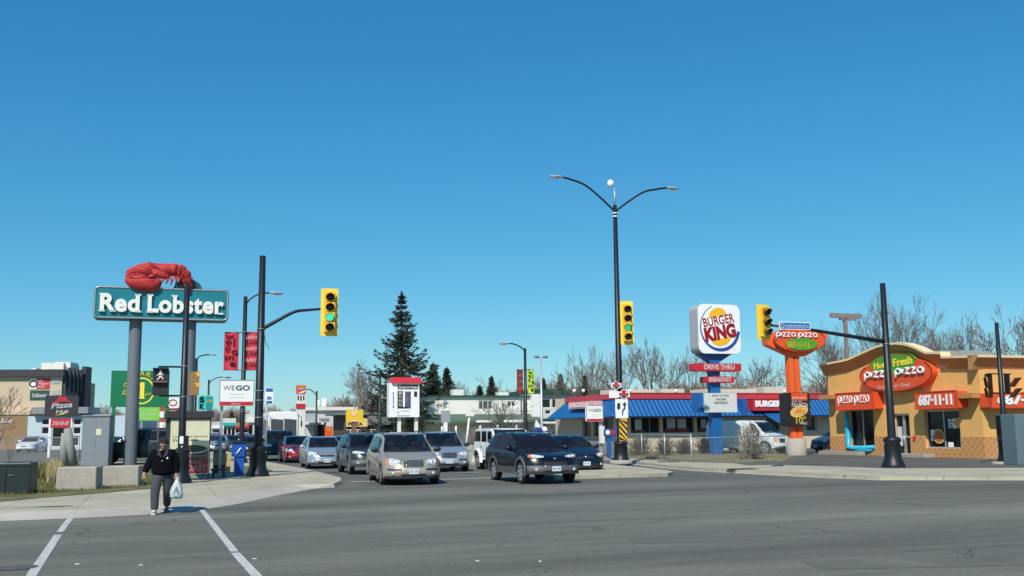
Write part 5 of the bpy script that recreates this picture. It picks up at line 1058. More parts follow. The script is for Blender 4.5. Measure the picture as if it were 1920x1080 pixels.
SPEC = {
 'van': dict(L=4.9, W=.99, R=.335, wf=.95, wr=3.85, low=.24, top=[(0, .60), (.04, .70), (.14, .80), (.6, .93), (1.05, 1.03), (1.25, 1.09), (1.7, 1.38), (2.15, 1.63), (2.5, 1.70), (3.4, 1.72), (4.3, 1.69), (4.55, 1.60), (4.7, 1.2), (4.75, .9)], belt=[(0, .70), (1.2, 1.00), (4.75, 1.08)], cowl=1.18, rf=2.22, rr=4.35, rw=.76, D=.42, doors=(1.35, 2.55, 3.7), wins=[(1.45, 2.5, .55, 0), (2.58, 3.62, 0, 0), (3.7, 4.5, 0, -.25)], mir=1.6, rails=1, gr=('bars', .32, .62, .80), hl=(.44, .86, .60, .81), bump=(.26, .56)),
 'suv': dict(L=4.6, W=.95, R=.36, wf=.88, wr=3.58, low=.34, top=[(0, .72), (.04, .80), (.12, .88), (.6, 1.0), (1.2, 1.07), (1.32, 1.09), (1.75, 1.42), (2.1, 1.60), (2.5, 1.67), (3.4, 1.69), (4.1, 1.65), (4.3, 1.57), (4.52, 1.15), (4.6, .95)], belt=[(0, .78), (1.2, 1.02), (4.6, 1.10)], cowl=1.28, rf=2.14, rr=4.15, rw=.76, D=.30, doors=(1.3, 2.35, 3.35), wins=[(1.5, 2.3, .5, 0), (2.38, 3.25, 0, 0), (3.32, 4.25, 0, -.25)], mir=1.58, rails=1, gr=('bar', .40, .60, .72), hl=(.38, .84, .80, .90), bump=(.34, .60)),
 'sedan': dict(L=4.5, W=.88, R=.315, wf=.88, wr=3.55, low=.20, top=[(0, .54), (.04, .60), (.12, .67), (.6, .80), (1.15, .92), (1.3, .955), (1.8, 1.24), (2.2, 1.40), (2.6, 1.45), (3.1, 1.43), (3.6, 1.22), (4.0, 1.04), (4.35, 1.0), (4.46, .9), (4.5, .75)], belt=[(0, .62), (1.2, .86), (4.5, .95)], cowl=1.22, rf=2.25, rr=3.2, rw=.72, D=.42, doors=(1.35, 2.35, 3.3), wins=[(1.5, 2.3, .55, 0), (2.38, 3.35, 0, -.45)], mir=1.6, rails=0, gr=('slot', .34, .50, .58), hl=(.46, .84, .52, .68), bump=(.22, .48)),
 'hatch': dict(L=4.3, W=.93, R=.32, wf=.85, wr=3.4, low=.21, top=[(0, .56), (.04, .64), (.14, .72), (.55, .86), (1.0, .98), (1.15, 1.02), (1.65, 1.30), (2.1, 1.47), (2.5, 1.52), (3.2, 1.51), (3.7, 1.42), (4.1, 1.15), (4.25, .95), (4.3, .75)], belt=[(0, .64), (1.1, .90), (4.3, 1.0)], cowl=1.08, rf=2.12, rr=3.6, rw=.74, D=.42, doors=(1.25, 2.3, 3.3), wins=[(1.4, 2.25, .5, 0), (2.32, 3.2, 0, 0), (3.27, 3.85, 0, -.3)], mir=1.5, rails=0, gr=('slot', .36, .58, .66), hl=(.50, .84, .58, .76), bump=(.22, .48)),
 'jeep': dict(L=4.3, W=.86, R=.39, wf=.75, wr=3.55, low=.45, top=[(0, .95), (.03, 1.05), (.1, 1.10), (.6, 1.15), (1.3, 1.18), (1.40, 1.2), (1.6, 1.48), (1.78, 1.76), (1.95, 1.83), (3.5, 1.84), (4.15, 1.82), (4.26, 1.70), (4.28, 1.2), (4.3, 1.0)], belt=[(0, .98), (1.3, 1.14), (4.3, 1.2)], cowl=1.36, rf=1.82, rr=4.2, rw=.95, D=.10, doors=(1.5, 2.4, 3.2), wins=[(1.75, 2.35, .1, 0), (2.48, 3.1, 0, 0), (3.25, 4.1, 0, 0)], mir=1.6, rails=0, gr=('bars', .35, .75, 1.02), hl=(.46, .70, .80, 1.0), bump=(.45, .65)),
 'truck': dict(L=5.3, W=.98, R=.39, wf=.95, wr=4.2, low=.36, top=[(0, .85), (.04, .98), (.12, 1.06), (.6, 1.13), (1.3, 1.2), (1.45, 1.23), (1.9, 1.56), (2.25, 1.78), (2.6, 1.85), (4.3, 1.87), (4.95, 1.84), (5.15, 1.7), (5.25, 1.3), (5.3, 1.0)], belt=[(0, .92), (1.3, 1.15), (5.3, 1.22)], cowl=1.4, rf=2.3, rr=4.95, rw=.80, D=.22, doors=(1.5, 2.6, 3.6), wins=[(1.7, 2.55, .45, 0), (2.65, 3.5, 0, 0), (3.6, 4.9, 0, -.15)], mir=1.75, rails=1, gr=('slot', .48, .70, .98), hl=(.52, .86, .80, .98), bump=(.40, .64)),
 'cargo': dict(L=5.4, W=1.0, R=.37, wf=.85, wr=4.3, low=.34, top=[(0, .85), (.04, .95), (.15, 1.03), (.5, 1.14), (.8, 1.24), (.95, 1.30), (1.3, 1.65), (1.6, 1.92), (1.9, 2.02), (3.0, 2.05), (5.1, 2.04), (5.3, 1.95), (5.37, 1.6), (5.4, 1.2)], belt=[(0, .92), (.9, 1.2), (5.4, 1.25)], cowl=.9, rf=1.62, rr=5.2, rw=.86, D=.22, doors=(1.1, 1.95, 3.1), wins=[(1.15, 1.9, .4, 0)], mir=1.2, rails=0, gr=('slot', .5, .68, .92), hl=(.55, .88, .70, .92), bump=(.36, .62)),
}
m_cab_ = M('cabin_grey', (.10, .10, .10), .8); m_seat_ = M('seat_cloth', (.13, .13, .135), .9)
m_cglass.node_tree.nodes['Principled BSDF'].inputs['Alpha'].default_value = .72
def build_car(kind, name, label, cat, paint, loc, phi, group=None, lowmat=None, rim=None, glass=None, amber=None, detail=True, extra=None, grmat=None, driver=False):
    S_ = SPEC[kind]; L, W, Rw = S_['L'], S_['W'], S_['R']; zt = pchip(S_['top']); zb = pchip(S_['belt']); D = S_['D']; Dr = .16
    root = thing(name, label, cat, loc, phi, group); glass = glass or m_cglass; rim = rim or m_rim
    def wd(s):
        s = min(max(s, 0), L); k = 1.
        if s < D: k = (s/D)**(1/3.6) if s > 0 else 0
        if L-s < Dr: k = min(k, ((L-s)/Dr)**(1/3.6) if s < L else 0)
        return W*k*(1-.045*max(0, 1-s/1.6))
    def lean(s, z): return (max(0, z-.50)*.32-max(0, .38-z)*-.12)*max(0, 1-s/1.0)+(-max(0, z-.6)*.22+max(0, .4-z)*-.1)*max(0, 1-(L-s)/.6)
    def low(s):
        z = S_['low']+.05*max(0, 1-s/.3)
        for c in (S_['wf'], S_['wr']):
            Ra = Rw+.07; d = abs(s-c)
            if d < Ra: z = max(z, Rw+math.sqrt(Ra*Ra-d*d)*.96)
        return z
    def sect(s):
        w_ = wd(s); zT = zt(s); zB = min(zb(s), zT-.05); zl = min(low(s), zB-.06)
        rwf = S_['rw']; cab = min(1, max(0, (zT-zb(s)-.05)/.45)); wr = w_*(.93*(1-cab)+rwf*cab)
        zm = max(S_['low']+.22, zl+.02); zm = min(zm, zB-.03); zS = max(zB-.10, zm+.01)
        a_, b_ = (w_*.965, zB), (wr, zT-.055*(.4+.6*cab)); lp_ = lambda q: (a_[0]+(b_[0]-a_[0])*q, a_[1]+(b_[1]-a_[1])*q)
        return [(w_*.975, zl), (w_, zm), (w_*1.0, zS), a_, b_, (wr*.90, zT-.018), (wr*.5, zT-.004*(1+cab)), (0, zT), lp_(.13), lp_(.85)]
    ORD = [0, 1, 2, 3, 8, 9, 4, 5, 6, 7]
    ss = [0]+[D*(i/7)**3 for i in range(1, 8)]+[D+(L-Dr-D)*i/30 for i in range(1, 31)]+[L-Dr*(i/5)**3 for i in range(4, -1, -1)]
    for c in (S_['wf'], S_['wr']):
        for i in range(-7, 8): ss.append(c+(Rw+.07)*math.sin(i/7*math.pi/2)); 
        ss += [c-Rw-.075, c+Rw+.075]
    HW = (S_['cowl']+.14, S_['rf']-.05); HS = [(s0+max(f0, 0)+.03, s1+min(f1, 0)-.03) for s0, s1, f0, f1 in S_['wins']]
    if detail:
        ss += list(HW)
        for h in HS: ss += list(h)
    ss = sorted(set(round(max(0, min(L, a)), 4) for a in ss)); vs = []; fs = []; SEC = []
    for s in ss:
        k = sect(s); k = [k[i] for i in ORD]; P_ = [(-a, b) for a, b in k]+[(a, b) for a, b in k[-2::-1]]
        for a, b in P_: vs.append((a, s+lean(s, b)-L/2, b))
    m_ = len(P_)
    for i in range(len(ss)-1):
        for j in range(m_-1):
            sm_ = (ss[i]+ss[i+1])/2; jj = j if j < 9 else 17-j
            if detail and ((jj in (7, 8) and HW[0] < sm_ < HW[1]) or (jj == 4 and any(h[0] < sm_ < h[1] for h in HS))): continue
            fs.append((i*m_+j, i*m_+j+1, (i+1)*m_+j+1, (i+1)*m_+j))
    body = MB(); body.add(vs, fs, True); bo = body.build('body', paint, root)
    md = bo.modifiers.new('bevel_shading', 'EDGE_SPLIT'); md.split_angle = R(38)
    def surf_side(sx, s, q, off=.006):
        k = sect(s); a, b = k[3], k[4]; x = a[0]+(b[0]-a[0])*q; z = a[1]+(b[1]-a[1])*q; return (sx*(x+off), s+lean(s, z)-L/2, z+off*.3)
    def surf_low(sx, s, z, off=.006):
        k = sect(s); return (sx*(k[2][0]+off), s+lean(s, z)-L/2, z)
    def surf_top(s, r, off=.008):
        s2 = s+.10*r*r if s < L/2 else s-.08*r*r; k = sect(s2); wr = k[4][0]; x = abs(r)*wr
        z = k[6][1]+(k[7][1]-k[6][1])*(1-abs(r)/.5) if abs(r) < .5 else (k[5][1]+(k[6][1]-k[5][1])*((.9-abs(r))/.4) if abs(r) < .9 else k[4][1]+(k[5][1]-k[4][1])*((1-abs(r))/.1))
        dz = (zt(s2+.05)-zt(s2-.05))/.1; nn = math.hypot(1, dz); return (math.copysign(x, r), s2+lean(s2, z)-L/2-off*dz/nn, z+off/nn)
    def patch(fn, us, vs_, name_, mat, parent=root, smooth=True, flip=False):
        V = [fn(u, v) for u in us for v in vs_]; n = len(vs_); F_ = []
        for i in range(len(us)-1):
            for j in range(n-1): q = (i*n+j, i*n+j+1, (i+1)*n+j+1, (i+1)*n+j); F_.append(q[::-1] if flip else q)
        return MB().add(V, F_, smooth).build(name_, mat, parent)
    lerp = lambda a, b, n: [a+(b-a)*i/n for i in range(n+1)]
    patch(lambda s, r: surf_top(s, r), lerp(S_['cowl']+.03, S_['rf']-.03, 10), lerp(-.93, .93, 14), 'windshield', glass)
    if kind != 'cargo': patch(lambda s, r: surf_top(s, r), lerp(S_['rr']+.04, L-.16 if kind in ('van', 'suv', 'hatch', 'truck') else (S_['rr']+.6 if kind == 'sedan' else S_['rr']+.05), 8), lerp(-.88, .88, 8), 'rear_window', glass)
    for sx in (-1, 1):
        for s0, s1, f0, f1 in S_['wins']:
            g = patch(lambda u, q: surf_side(sx, s0+f0*q+(s1+f1*q-s0-f0*q)*u, q), lerp(0, 1, 6), lerp(.10, .88, 5), 'side_window', glass, flip=sx > 0)
        if detail:
            dl = MB()
            for d in S_['doors']:
                z0, z1 = S_['low']+.14, zb(d)-.03; V = [surf_low(sx, s, z, .004) for s in (d-.008, d+.008) for z in (z0, z1)]
                dl.add(V, [(0, 1, 3, 2)] if sx < 0 else [(2, 3, 1, 0)])
            V = [surf_low(sx, s, z, .004) for s in (S_['doors'][0], S_['doors'][2]) for z in (S_['low']+.13, S_['low']+.145)]; dl.add(V, [(0, 1, 3, 2)])
            dl.build('door_seam', m_trim, root)
            for d in S_['doors'][1:]:
                h = MB(); p = surf_low(sx, d-.2, zb(d)-.11, .02); h.box(p, (.04, .2, .035)); h.build('door_handle', paint, root)
        # mirror
        p = surf_side(sx, S_['mir'], .05, .14); h = MB(); h.ball((p[0], p[1], p[2]+.07), (.13, .07, .09), 12, 8); h.tube([(p[0]-sx*.17, p[1]+.03, p[2]+.01), p], .03, 6); h.build('side_mirror', m_trim if kind in ('van', 'jeep', 'cargo') else paint, root)
    # front details follow the nose
    def fy(y, z, off): return -L/2+D*(min(1, abs(y)/(W*.96))**3.6)+lean(0, z)-off
    def fpatch(y0, y1, z0, z1, off, name_, mat, tilt=0., n=6, parent=root):
        return patch(lambda u, v: (u, fy(u, v+tilt*abs(u), off), v+tilt*abs(u)), lerp(y0, y1, n), lerp(z0, z1, 3), name_, mat, parent, flip=True)
    a, b, c, d = S_['hl']
    for sx in (-1, 1):
        tl_ = 0 if kind == 'jeep' else .07
        def hfn(u, v):
            y = sx*(a+(b-a)*u); prof = .42+.58*min(1, u*1.9) if kind != 'jeep' else math.sin(math.pi*min(.97, max(.03, u)))**.4; prof *= (1-max(0, u-.8)*1.6); m__ = (c+d)/2+(d-c)*.12*(1-u)
            z = m__+(d-c)*.55*prof*(2*v-1)+tl_*abs(y); return (y, fy(y, z, .012), z)
        hl = patch(hfn, lerp(0, 1, 12), lerp(0, 1, 4), 'headlight', m_head, flip=sx > 0)
        if detail:
            e = MB()
            for q in (.35, .7):
                y = sx*(a+(b-a)*q); e.ball((y, fy(y, (c+d)/2+tl_*abs(y), .014), (c+d)/2+tl_*abs(y)), ((b-a)*.13, .008, (d-c)*.30), 10, 6)
            e.build('lamp_reflector', m_hcell, hl)
            y0, y1 = (b-.10, b+.015); z_ = .05
            fpatch(sx*y0 if sx > 0 else -y1, sx*y1 if sx > 0 else -y0, c+.015, d-.01, .02, 'turn_signal', amber or m_amber, tilt=tl_*.9, n=3, parent=hl)
    g0, g1, gz0, gz1 = S_['gr'][0], S_['gr'][1], S_['gr'][2], S_['gr'][3]
    gm = fpatch(-g1, g1, gz0, gz1, .014, 'grille', m_bk, n=8)
    if g0 == 'bars':
        e = MB()
        for i in range(9 if kind != 'jeep' else 8): y = -g1+2*g1*i/(8 if kind != 'jeep' else 7); e.box((y, fy(y, (gz0+gz1)/2, .03), (gz0+gz1)/2), (.018 if kind != 'jeep' else .05, .02, gz1-gz0))
        if kind != 'jeep':
            for i in range(4): z = gz0+(gz1-gz0)*i/3; e.tube([(y, fy(y, z, .03), z) for y in lerp(-g1, g1, 6)], .011, 5)
        e.build('grille_bars', grmat or m_chrome, gm)
    elif g0 == 'bar':
        e = MB(); z = gz0-.02; e.tube([(y, fy(y, z, .03), z) for y in lerp(-g1-.05, g1+.05, 6)], .014, 6); e.build('grille_bars', m_chrome, gm)
    elif grmat:
        e = MB()
        for z in (gz0+.02, (gz0+gz1)/2, gz1-.02): e.tube([(y, fy(y, z, .03), z) for y in lerp(-g1, g1, 6)], .018, 6)
        e.box((0, fy(0, (gz0+gz1)/2, .04), (gz0+gz1)/2), (.05, .03, gz1-gz0)); e.build('grille_bars', grmat, gm)
    bz0, bz1 = S_['bump']
    bb = patch(lambda u, v: ((u), fy(u, bz0+(bz1-bz0)*v, .035*math.sin(math.pi*min(.95, max(.05, v)))+.012), bz0+(bz1-bz0)*v), lerp(-W*.955, W*.955, 20), lerp(0, 1, 6), 'bumper', lowmat or paint, flip=True)
    fpatch(-.42, .42, bz0+.03, bz0+.11, .055, 'air_intake', m_bk, n=6)
    if detail:
        for sx in (-1, 1):
            y = sx*.66; z = bz0+.13; e = MB(); e.ball((y, fy(y, z, .05), z), (.06, .02, .05), 12, 6); e.build('fog_lamp', m_head, bb)
    pz = bz0+(bz1-bz0)*.62; pl_ = MB(); y_ = fy(0, pz, .062); pl_.box((0, y_, pz), (.31, .012, .155)); po = pl_.build('number_plate', m_plate, root)
    e = MB()
    for i in range(7):
        if i == 3: continue
        e.rect(-.12+i*.036, -.098+i*.036, pz-.035, pz+.035, y_-.008)
    e.build('plate_marks', m_plm, po)
    if kind in ('hatch', 'sedan', 'suv'): e = MB(); z = S_['top'][2][1]-.06; e.ball((0, fy(0, z, .015), z), (.05, .015, .04), 10, 6); e.build('badge', m_chrome, root)
    # rear lamps
    for sx in (-1, 1):
        e = MB(); e.box((sx*W*.84, L/2-.10, .95 if kind != 'sedan' else .78), (.18, .14, .30 if kind != 'sedan' else .18)); e.build('tail_lamp', m_tail, root)
    # underbody and wheels
    e = MB(); e.box((0, 0, S_['low']+.12), (W*1.36, L-.5, .28)); e.box((0, .1, .5), (W*1.3, L-1.2, .36)); e.build('underbody', m_bk, root)
    for c in (S_['wf'], S_['wr']):
        for sx in (-1, 1):
            x = sx*(W-.13); t_ = MB(); t_.lathe([(Rw*.66, -.10), (Rw*.93, -.11), (Rw, -.08), (Rw, .08), (Rw*.93, .11), (Rw*.66, .10)], (x, c-L/2, Rw), 28, 'x'); wo = t_.build('wheel', m_tyre, root)
            r_ = MB(); xo = x+sx*.07; r_.lathe([(Rw*.68, sx*.035), (Rw*.62, sx*.03), (Rw*.58, -sx*.03), (0, -sx*.03)], (xo, c-L/2, Rw), 24, 'x')
            ro = r_.build('rim', M('rim_shadow', (.06, .06, .065), .5, metal=.5) if detail else rim, wo)
            r_ = MB(); r_.lathe([(Rw*.70, sx*.038), (Rw*.58, sx*.04)], (xo, c-L/2, Rw), 24, 'x')
            for k in range(6):
                an = k*math.pi/3+.3; ca, sa = math.cos(an), math.sin(an); q = []
                for rr, hw in ((Rw*.08, .045), (Rw*.62, .034)):
                    for h_ in (-hw, hw): q.append((xo+sx*.03, c-L/2+rr*ca-h_*sa, Rw+rr*sa+h_*ca))
                r_.add(q, [(0, 1, 3, 2)], False)
            r_.lathe([(Rw*.16, sx*.035), (.0, sx*.05)], (xo, c-L/2, Rw), 12, 'x'); r_.build('spokes', rim, wo)
            if lowmat or kind == 'jeep':
                V = []; Ra = Rw+.06
                for k in range(13):
                    a_ = R(-8+196*k/12); V += [(sx*(W-.02), c-L/2+Ra*math.cos(a_), Rw+Ra*math.sin(a_)), (sx*(W+(.10 if kind == 'jeep' else .02)), c-L/2+(Ra+.01)*math.cos(a_), Rw+(Ra+.01)*math.sin(a_)), (sx*(W+(.09 if kind == 'jeep' else .015)), c-L/2+(Ra+.09)*math.cos(a_), Rw+(Ra+.09)*math.sin(a_)), (sx*(W-.03), c-L/2+(Ra+.12)*math.cos(a_), Rw+(Ra+.12)*math.sin(a_))]
                MB().add(V, [(4*k+j, 4*k+j+1, 4*k+5+j, 4*k+4+j) for k in range(12) for j in range(3)], True).build('wheel_arch', lowmat or paint, root)
    if lowmat:
        for sx in (-1, 1):
            a_, b_ = S_['wf']+Rw+.09, S_['wr']-Rw-.09; z0, z1 = S_['low']-.02, S_['low']+.20
            MB().add([surf_low(sx, s, z, .018) for s in (a_, b_) for z in (z0, z1)], [(0, 1, 3, 2)]).build('sill_cladding', lowmat, root)
    if S_['rails']:
        for sx in (-1, 1):
            pts = []
            for s in lerp(S_['rf']+.1, S_['rr']-.1, 6): k = sect(s); pts.append((sx*k[4][0]*.94, s-L/2, k[5][1]+.05))
            e = MB(); e.tube(pts, .018, 6)
            for p in (pts[0], pts[3], pts[-1]): e.box((p[0], p[1], p[2]-.03), (.03, .1, .06))
            e.build('roof_rail', m_trim, root)
    if detail:   # cabin seen through the glass
        c0 = S_['cowl']; f_ = zb(c0+.3); W2 = W*.86; e = MB(); e.box((0, c0+.32-L/2, f_-.10), (W2*1.9, .45, .12)); e.build('dashboard', m_cab_, root)
        e = MB(); e.box((0, (c0+S_['rr'])/2-L/2, S_['low']+.22), (W2*1.9, S_['rr']-c0, .05)); e.build('cabin_floor', m_bk, root)
        for row in (c0+1.15, c0+2.15):
            if row > S_['rr']-.3 or (row > c0+1.5 and kind == 'cargo'): continue
            for sx in (-1, 1):
                e = MB(); e.box((sx*W*.42, row-L/2, f_-.10), (W*.56, .16, .62)); e.box((sx*W*.42, row-.25-L/2, f_-.42), (W*.56, .5, .16)); e.ball((sx*W*.42, row-L/2, f_+.30), (.14, .06, .10), 10, 6); e.build('seat', m_seat_, root)
        e = MB(); c_ = Vector((W*.42, c0+.62-L/2, f_+.02)); e.tube([c_+Vector((.18*math.cos(a), .06*math.sin(a), .17*math.sin(a))) for a in [k*math.pi/6 for k in range(13)]], .015, 6, False); e.build('steering_wheel', m_bk, root)
    if detail:   # hood seams, cowl, bumper groove
        e = MB()
        for r_ in (-.86, .86): e.tube([surf_top(s, r_, .002) for s in lerp(.16, S_['cowl']-.02, 6)], .006, 4)
        e.tube([surf_top(.17, r_, .003) for r_ in lerp(-.86, .86, 10)], .007, 4); e.build('hood_seam', m_trim, root)
        patch(lambda s, r: surf_top(s, r, .004), lerp(S_['cowl']-.05, S_['cowl']+.035, 2), lerp(-.9, .9, 12), 'cowl', m_trim)
        patch(lambda u, v: (u, fy(u, S_['low']+.06*v, .055), S_['low']-.01+.075*v), lerp(-W*.93, W*.93, 16), [0, 1], 'lower_lip', m_trim, flip=True)
        if kind == 'van':
            for sx in (-1, 1): fpatch(sx*.40 if sx > 0 else -.84, sx*.84 if sx > 0 else -.40, .50, .545, .052, 'bumper_strip', m_bk)
        # wipers and rear view mirror
        e = MB()
        for a_ in (-.55, .1):
            p0 = surf_top(S_['cowl']+.02, a_, .02); p1 = surf_top(S_['cowl']+.16, a_+.42, .03); e.tube([p0, p1], .009, 4)
        e.build('wiper', m_trim, root)
        e = MB(); p = surf_top(S_['rf']-.16, .0, .012); e.box(p, (.16, .02, .05)); e.build('rear_view_mirror', M('mirror_back', (.09, .09, .1), .4), root)
    return root
def roadloc(px, py, L, phi, z=0.):
    """place a car so that the ground under its nose sits on the given photo pixel"""
    p = G(px, py, z); a = R(phi); return Vector((p.x-math.sin(a)*L/2, p.y+math.cos(a)*L/2, z))
cg = 'vehicles waiting at the lights'
beige = carpaint('champagne_paint', (.40, .35, .27), .4, .38)
build_car('van', 'minivan', 'champagne minivan with chrome barred grille waiting nearest the left kerb', 'car', beige, roadloc(775, 910, 4.75, 15), 15, cg, amber=M('pink_amber', (.6, .2, .15), .3))
navy = carpaint('navy_black_paint', (.004, .004, .007), .0, .25, coat=.25)
vue = build_car('suv', 'suv', 'black compact suv with grey lower bumper and amber cornered headlights in front of the others', 'car', navy, roadloc(1043, 908, 4.6, 20), 20, cg, glass=M('tinted_glass', (.009, .010, .015), .22, spec=.25), lowmat=M('grey_cladding', (.085, .082, .085), .55))
navy2 = carpaint('navy_blue_paint', (.004, .007, .018), .0, .25, coat=.25)
build_car('hatch', 'station_wagon', 'navy blue rounded wagon half hidden behind the black compact suv', 'car', navy2, roadloc(1100, 887, 4.3, 17), 17, cg, amber=m_head)
silv = carpaint('silver_blue_paint', (.38, .41, .43), .5, .34)
build_car('van', 'minivan', 'silver blue minivan with cross shaped grille behind the champagne minivan', 'car', silv, roadloc(842, 885, 4.75, 14), 14, cg, grmat=m_chrome, amber=m_head)
wht = carpaint('white_car_paint', (.74, .77, .76), .0, .3)
build_car('jeep', 'off_roader', 'boxy white four wheel drive with separate side windows behind the black suv', 'car', wht, roadloc(985, 884, 4.3, 22), 22, cg)
dkgr = carpaint('charcoal_paint', (.03, .036, .045), .2, .3, coat=.35)
build_car('suv', 'suv', 'charcoal suv between the silver hatchback and the champagne minivan', 'car', dkgr, roadloc(702, 890, 4.6, 18), 18, cg, lowmat=M('grey_cladding', 0), amber=m_head)
build_car('hatch', 'hatchback', 'silver hatchback with wide lower grille at the kerb corner', 'car', carpaint('silver_paint', (.44, .47, .50), .6, .3), roadloc(613, 879, 4.3, 17), 17, cg, amber=m_head)
build_car('hatch', 'hatchback', 'small dark red hatchback partly behind the silver one', 'car', carpaint('dark_red_paint', (.28, .012, .025), .3, .28), roadloc(566, 868, 4.3, 19), 19, cg, amber=m_head)
build_car('truck', 'large_suv', 'large black suv directly in front of the motor coach', 'car', carpaint('black_paint', (.006, .006, .007), .0, .25, coat=.2), roadloc(526, 864, 5.3, 15), 15, cg, amber=m_head)
build_car('hatch', 'hatchback', 'pale blue grey car glimpsed behind the charcoal suv', 'car', carpaint('pale_blue_paint', (.16, .22, .27), .5, .3), roadloc(662, 872, 4.3, 17), 17, cg, amber=m_head)
build_car('sedan', 'sedan', 'dark sedan glimpsed on the far left of the lane beside the black pole', 'car', dkgr, roadloc(473, 854, 4.5, 17), 17, cg, amber=m_head)
# parked cars, left lot and forecourts
pgp = 'cars parked in the lot on the left'
build_car('sedan', 'parked_car', 'white sedan parked facing the street in the left lot', 'car', wht, roadloc(44, 848, 4.5, 6, .13), 6, pgp, amber=m_head)
build_car('sedan', 'parked_car', 'red sedan parked beside the white sedan', 'car', carpaint('bright_red_paint', (.30, .02, .04), .3, .3), roadloc(78, 841, 4.5, 3, .13), 3, pgp)
build_car('suv', 'parked_car', 'dark navy suv parked behind the white sedan at the far left', 'car', navy2, roadloc(20, 842, 4.6, 14, .13), 14, pgp)
k0 = build_car('truck', 'pickup_suv', 'large dark blue grey suv parked side on behind the left sign pillar', 'car', carpaint('slate_paint', (.016, .020, .024), .1, .35, coat=.3), A(268, 800, 56)*1, -78, pgp); k0.location.z = .13
pc = [(212, 84, 40, 'hatch', 'silver car in the far lot left of the first pillar', silv), (228, 92, 20, 'sedan', 'dark sedan in the far lot beside the white store', dkgr), (292, 96, 10, 'sedan', 'white car in front of the brick shop', wht), (408, 92, 12, 'hatch', 'silver car on the street behind the litter bin', silv), (436, 100, 14, 'sedan', 'grey sedan beyond the blue recycling bin', dkgr), (455, 118, 17, 'suv', 'white suv far down the street beside the banner pole', wht), (470, 96, 17, 'hatch', 'pale car on the street just left of the tall black pole', silv), (498, 116, 17, 'suv', 'tan suv far behind the black suv', beige), (402, 140, 17, 'suv', 'white suv farthest down the street', wht), (425, 132, 17, 'sedan', 'red sedan far down the street', MATS['dark_red_paint'])]
for px, d, ph, kd, lab, mt in pc:
    p = A(px, 800, d); build_car(kd, 'distant_car', lab, 'car', mt, (p.x, p.y, .0), ph, 'distant cars on the street', detail=False)
p = A(1400, 800, 64); build_car('cargo', 'cargo_van', 'white cargo van parked behind the blue sign post', 'van', carpaint('van_white', (.62, .68, .66), .0, .45), (p.x, p.y, .14), 44)
p = A(1547, 800, 66); build_car('hatch', 'parked_car', 'dark car parked between the pizza pylon and the ochre restaurant', 'car', carpaint('dark_grey_paint', (.035, .035, .04), .4, .35), (p.x+1.1, p.y, .14), -68)
p = A(1053, 800, 92); build_car('suv', 'parked_car', 'pale yellow vehicle parked before the motel wing', 'car', carpaint('pale_yellow_paint', (.5, .48, .3), .2, .4), (p.x, p.y, .14), -60, detail=False)
# a driver behind the side window of the black suv
# motor coach
p = G(528, 850); ph = 17; root = thing('motor_coach', 'white topped motor coach with a big dark split windshield behind the black suv', 'bus', roadloc(531, 849, 12, ph), ph)
b = MB(); w2, h2_ = 1.27, 3.45
P_ = [(-w2, .35), (-w2, h2_-.35), (-w2+.1, h2_-.12), (-w2+.32, h2_), (w2-.32, h2_), (w2-.1, h2_-.12), (w2, h2_-.35), (w2, .35)]
vs = []; fs = []
for i, (s, k) in enumerate(((-6.0, .90), (-5.93, .96), (-5.75, 1.), (5.9, 1.), (6.0, .95))):
    for a, c in P_: vs.append((a*k, s+(.18*max(0, c-1.2)/2 if s < -5 else 0), .35+(c-.35)*(k*.35+.65)))
for i in range(4):
    for j in range(7): fs.append((i*8+j, i*8+j+1, i*8+9+j, i*8+8+j))
b.add(vs, fs, True); b.add([vs[i] for i in range(8)], [tuple(range(8))[::-1]]); b.add([vs[32+i] for i in range(8)], [tuple(range(8))]); bo = b.build('body', M('coach_white', (.76, .75, .71), .35, coat=.5), root)
bo.modifiers.new('bevel_shading', 'EDGE_SPLIT').split_angle = R(40)
for sx in (-1, 1):
    x0, x1 = (.03, 1.06) if sx > 0 else (-1.06, -.03); g = MB(); g.add([(x0, -6.03, 1.25), (x1, -6.0, 1.25), (x1, -5.86, 2.75), (x0, -5.88, 2.85)], [(0, 1, 2, 3)]); g.build('windshield', m_cglass, root)
    g = MB(); g.add([(sx*1.285, -5.5, 1.5), (sx*1.285, 5.5, 1.5), (sx*1.285, 5.5, 2.8), (sx*1.285, -5.3, 2.8)], [(0, 1, 2, 3)]); g.build('side_window', m_cglass, root)
    g = MB(); g.ball((sx*.95, -6.02, .75), (.16, .04, .12)); g.build('headlight', m_head, root)
    g = MB(); g.tube([(sx*1.15, -5.9, 3.1), (sx*1.4, -6.2, 3.0), (sx*1.45, -6.2, 2.7)], .03, 6); g.box((sx*1.45, -6.2, 2.4), (.12, .16, .5)); g.build('side_mirror', m_trim, root)
    for s in (-3.8, 3.6, 4.8): g = MB(); g.lathe([(0, -.12), (.48, -.12), (.5, .1), (.3, .14), (0, .12)], (sx*1.16, s, .5), 20, 'x'); g.build('wheel', m_tyre, root)
g = MB(); g.box((0, -6.0, .62), (2.3, .16, .5)); g.rect(-1.08, 1.08, 1.02, 1.22, -6.03); g.box((0, 0, .55), (2.0, 11, .4)); g.build('lower_front', M('coach_dark', (.03, .03, .035), .5), root)
g = MB(); g.rect(.35, .8, 1.3, 1.42, -6.06); g.build('dash_card', m_wtxt, root)
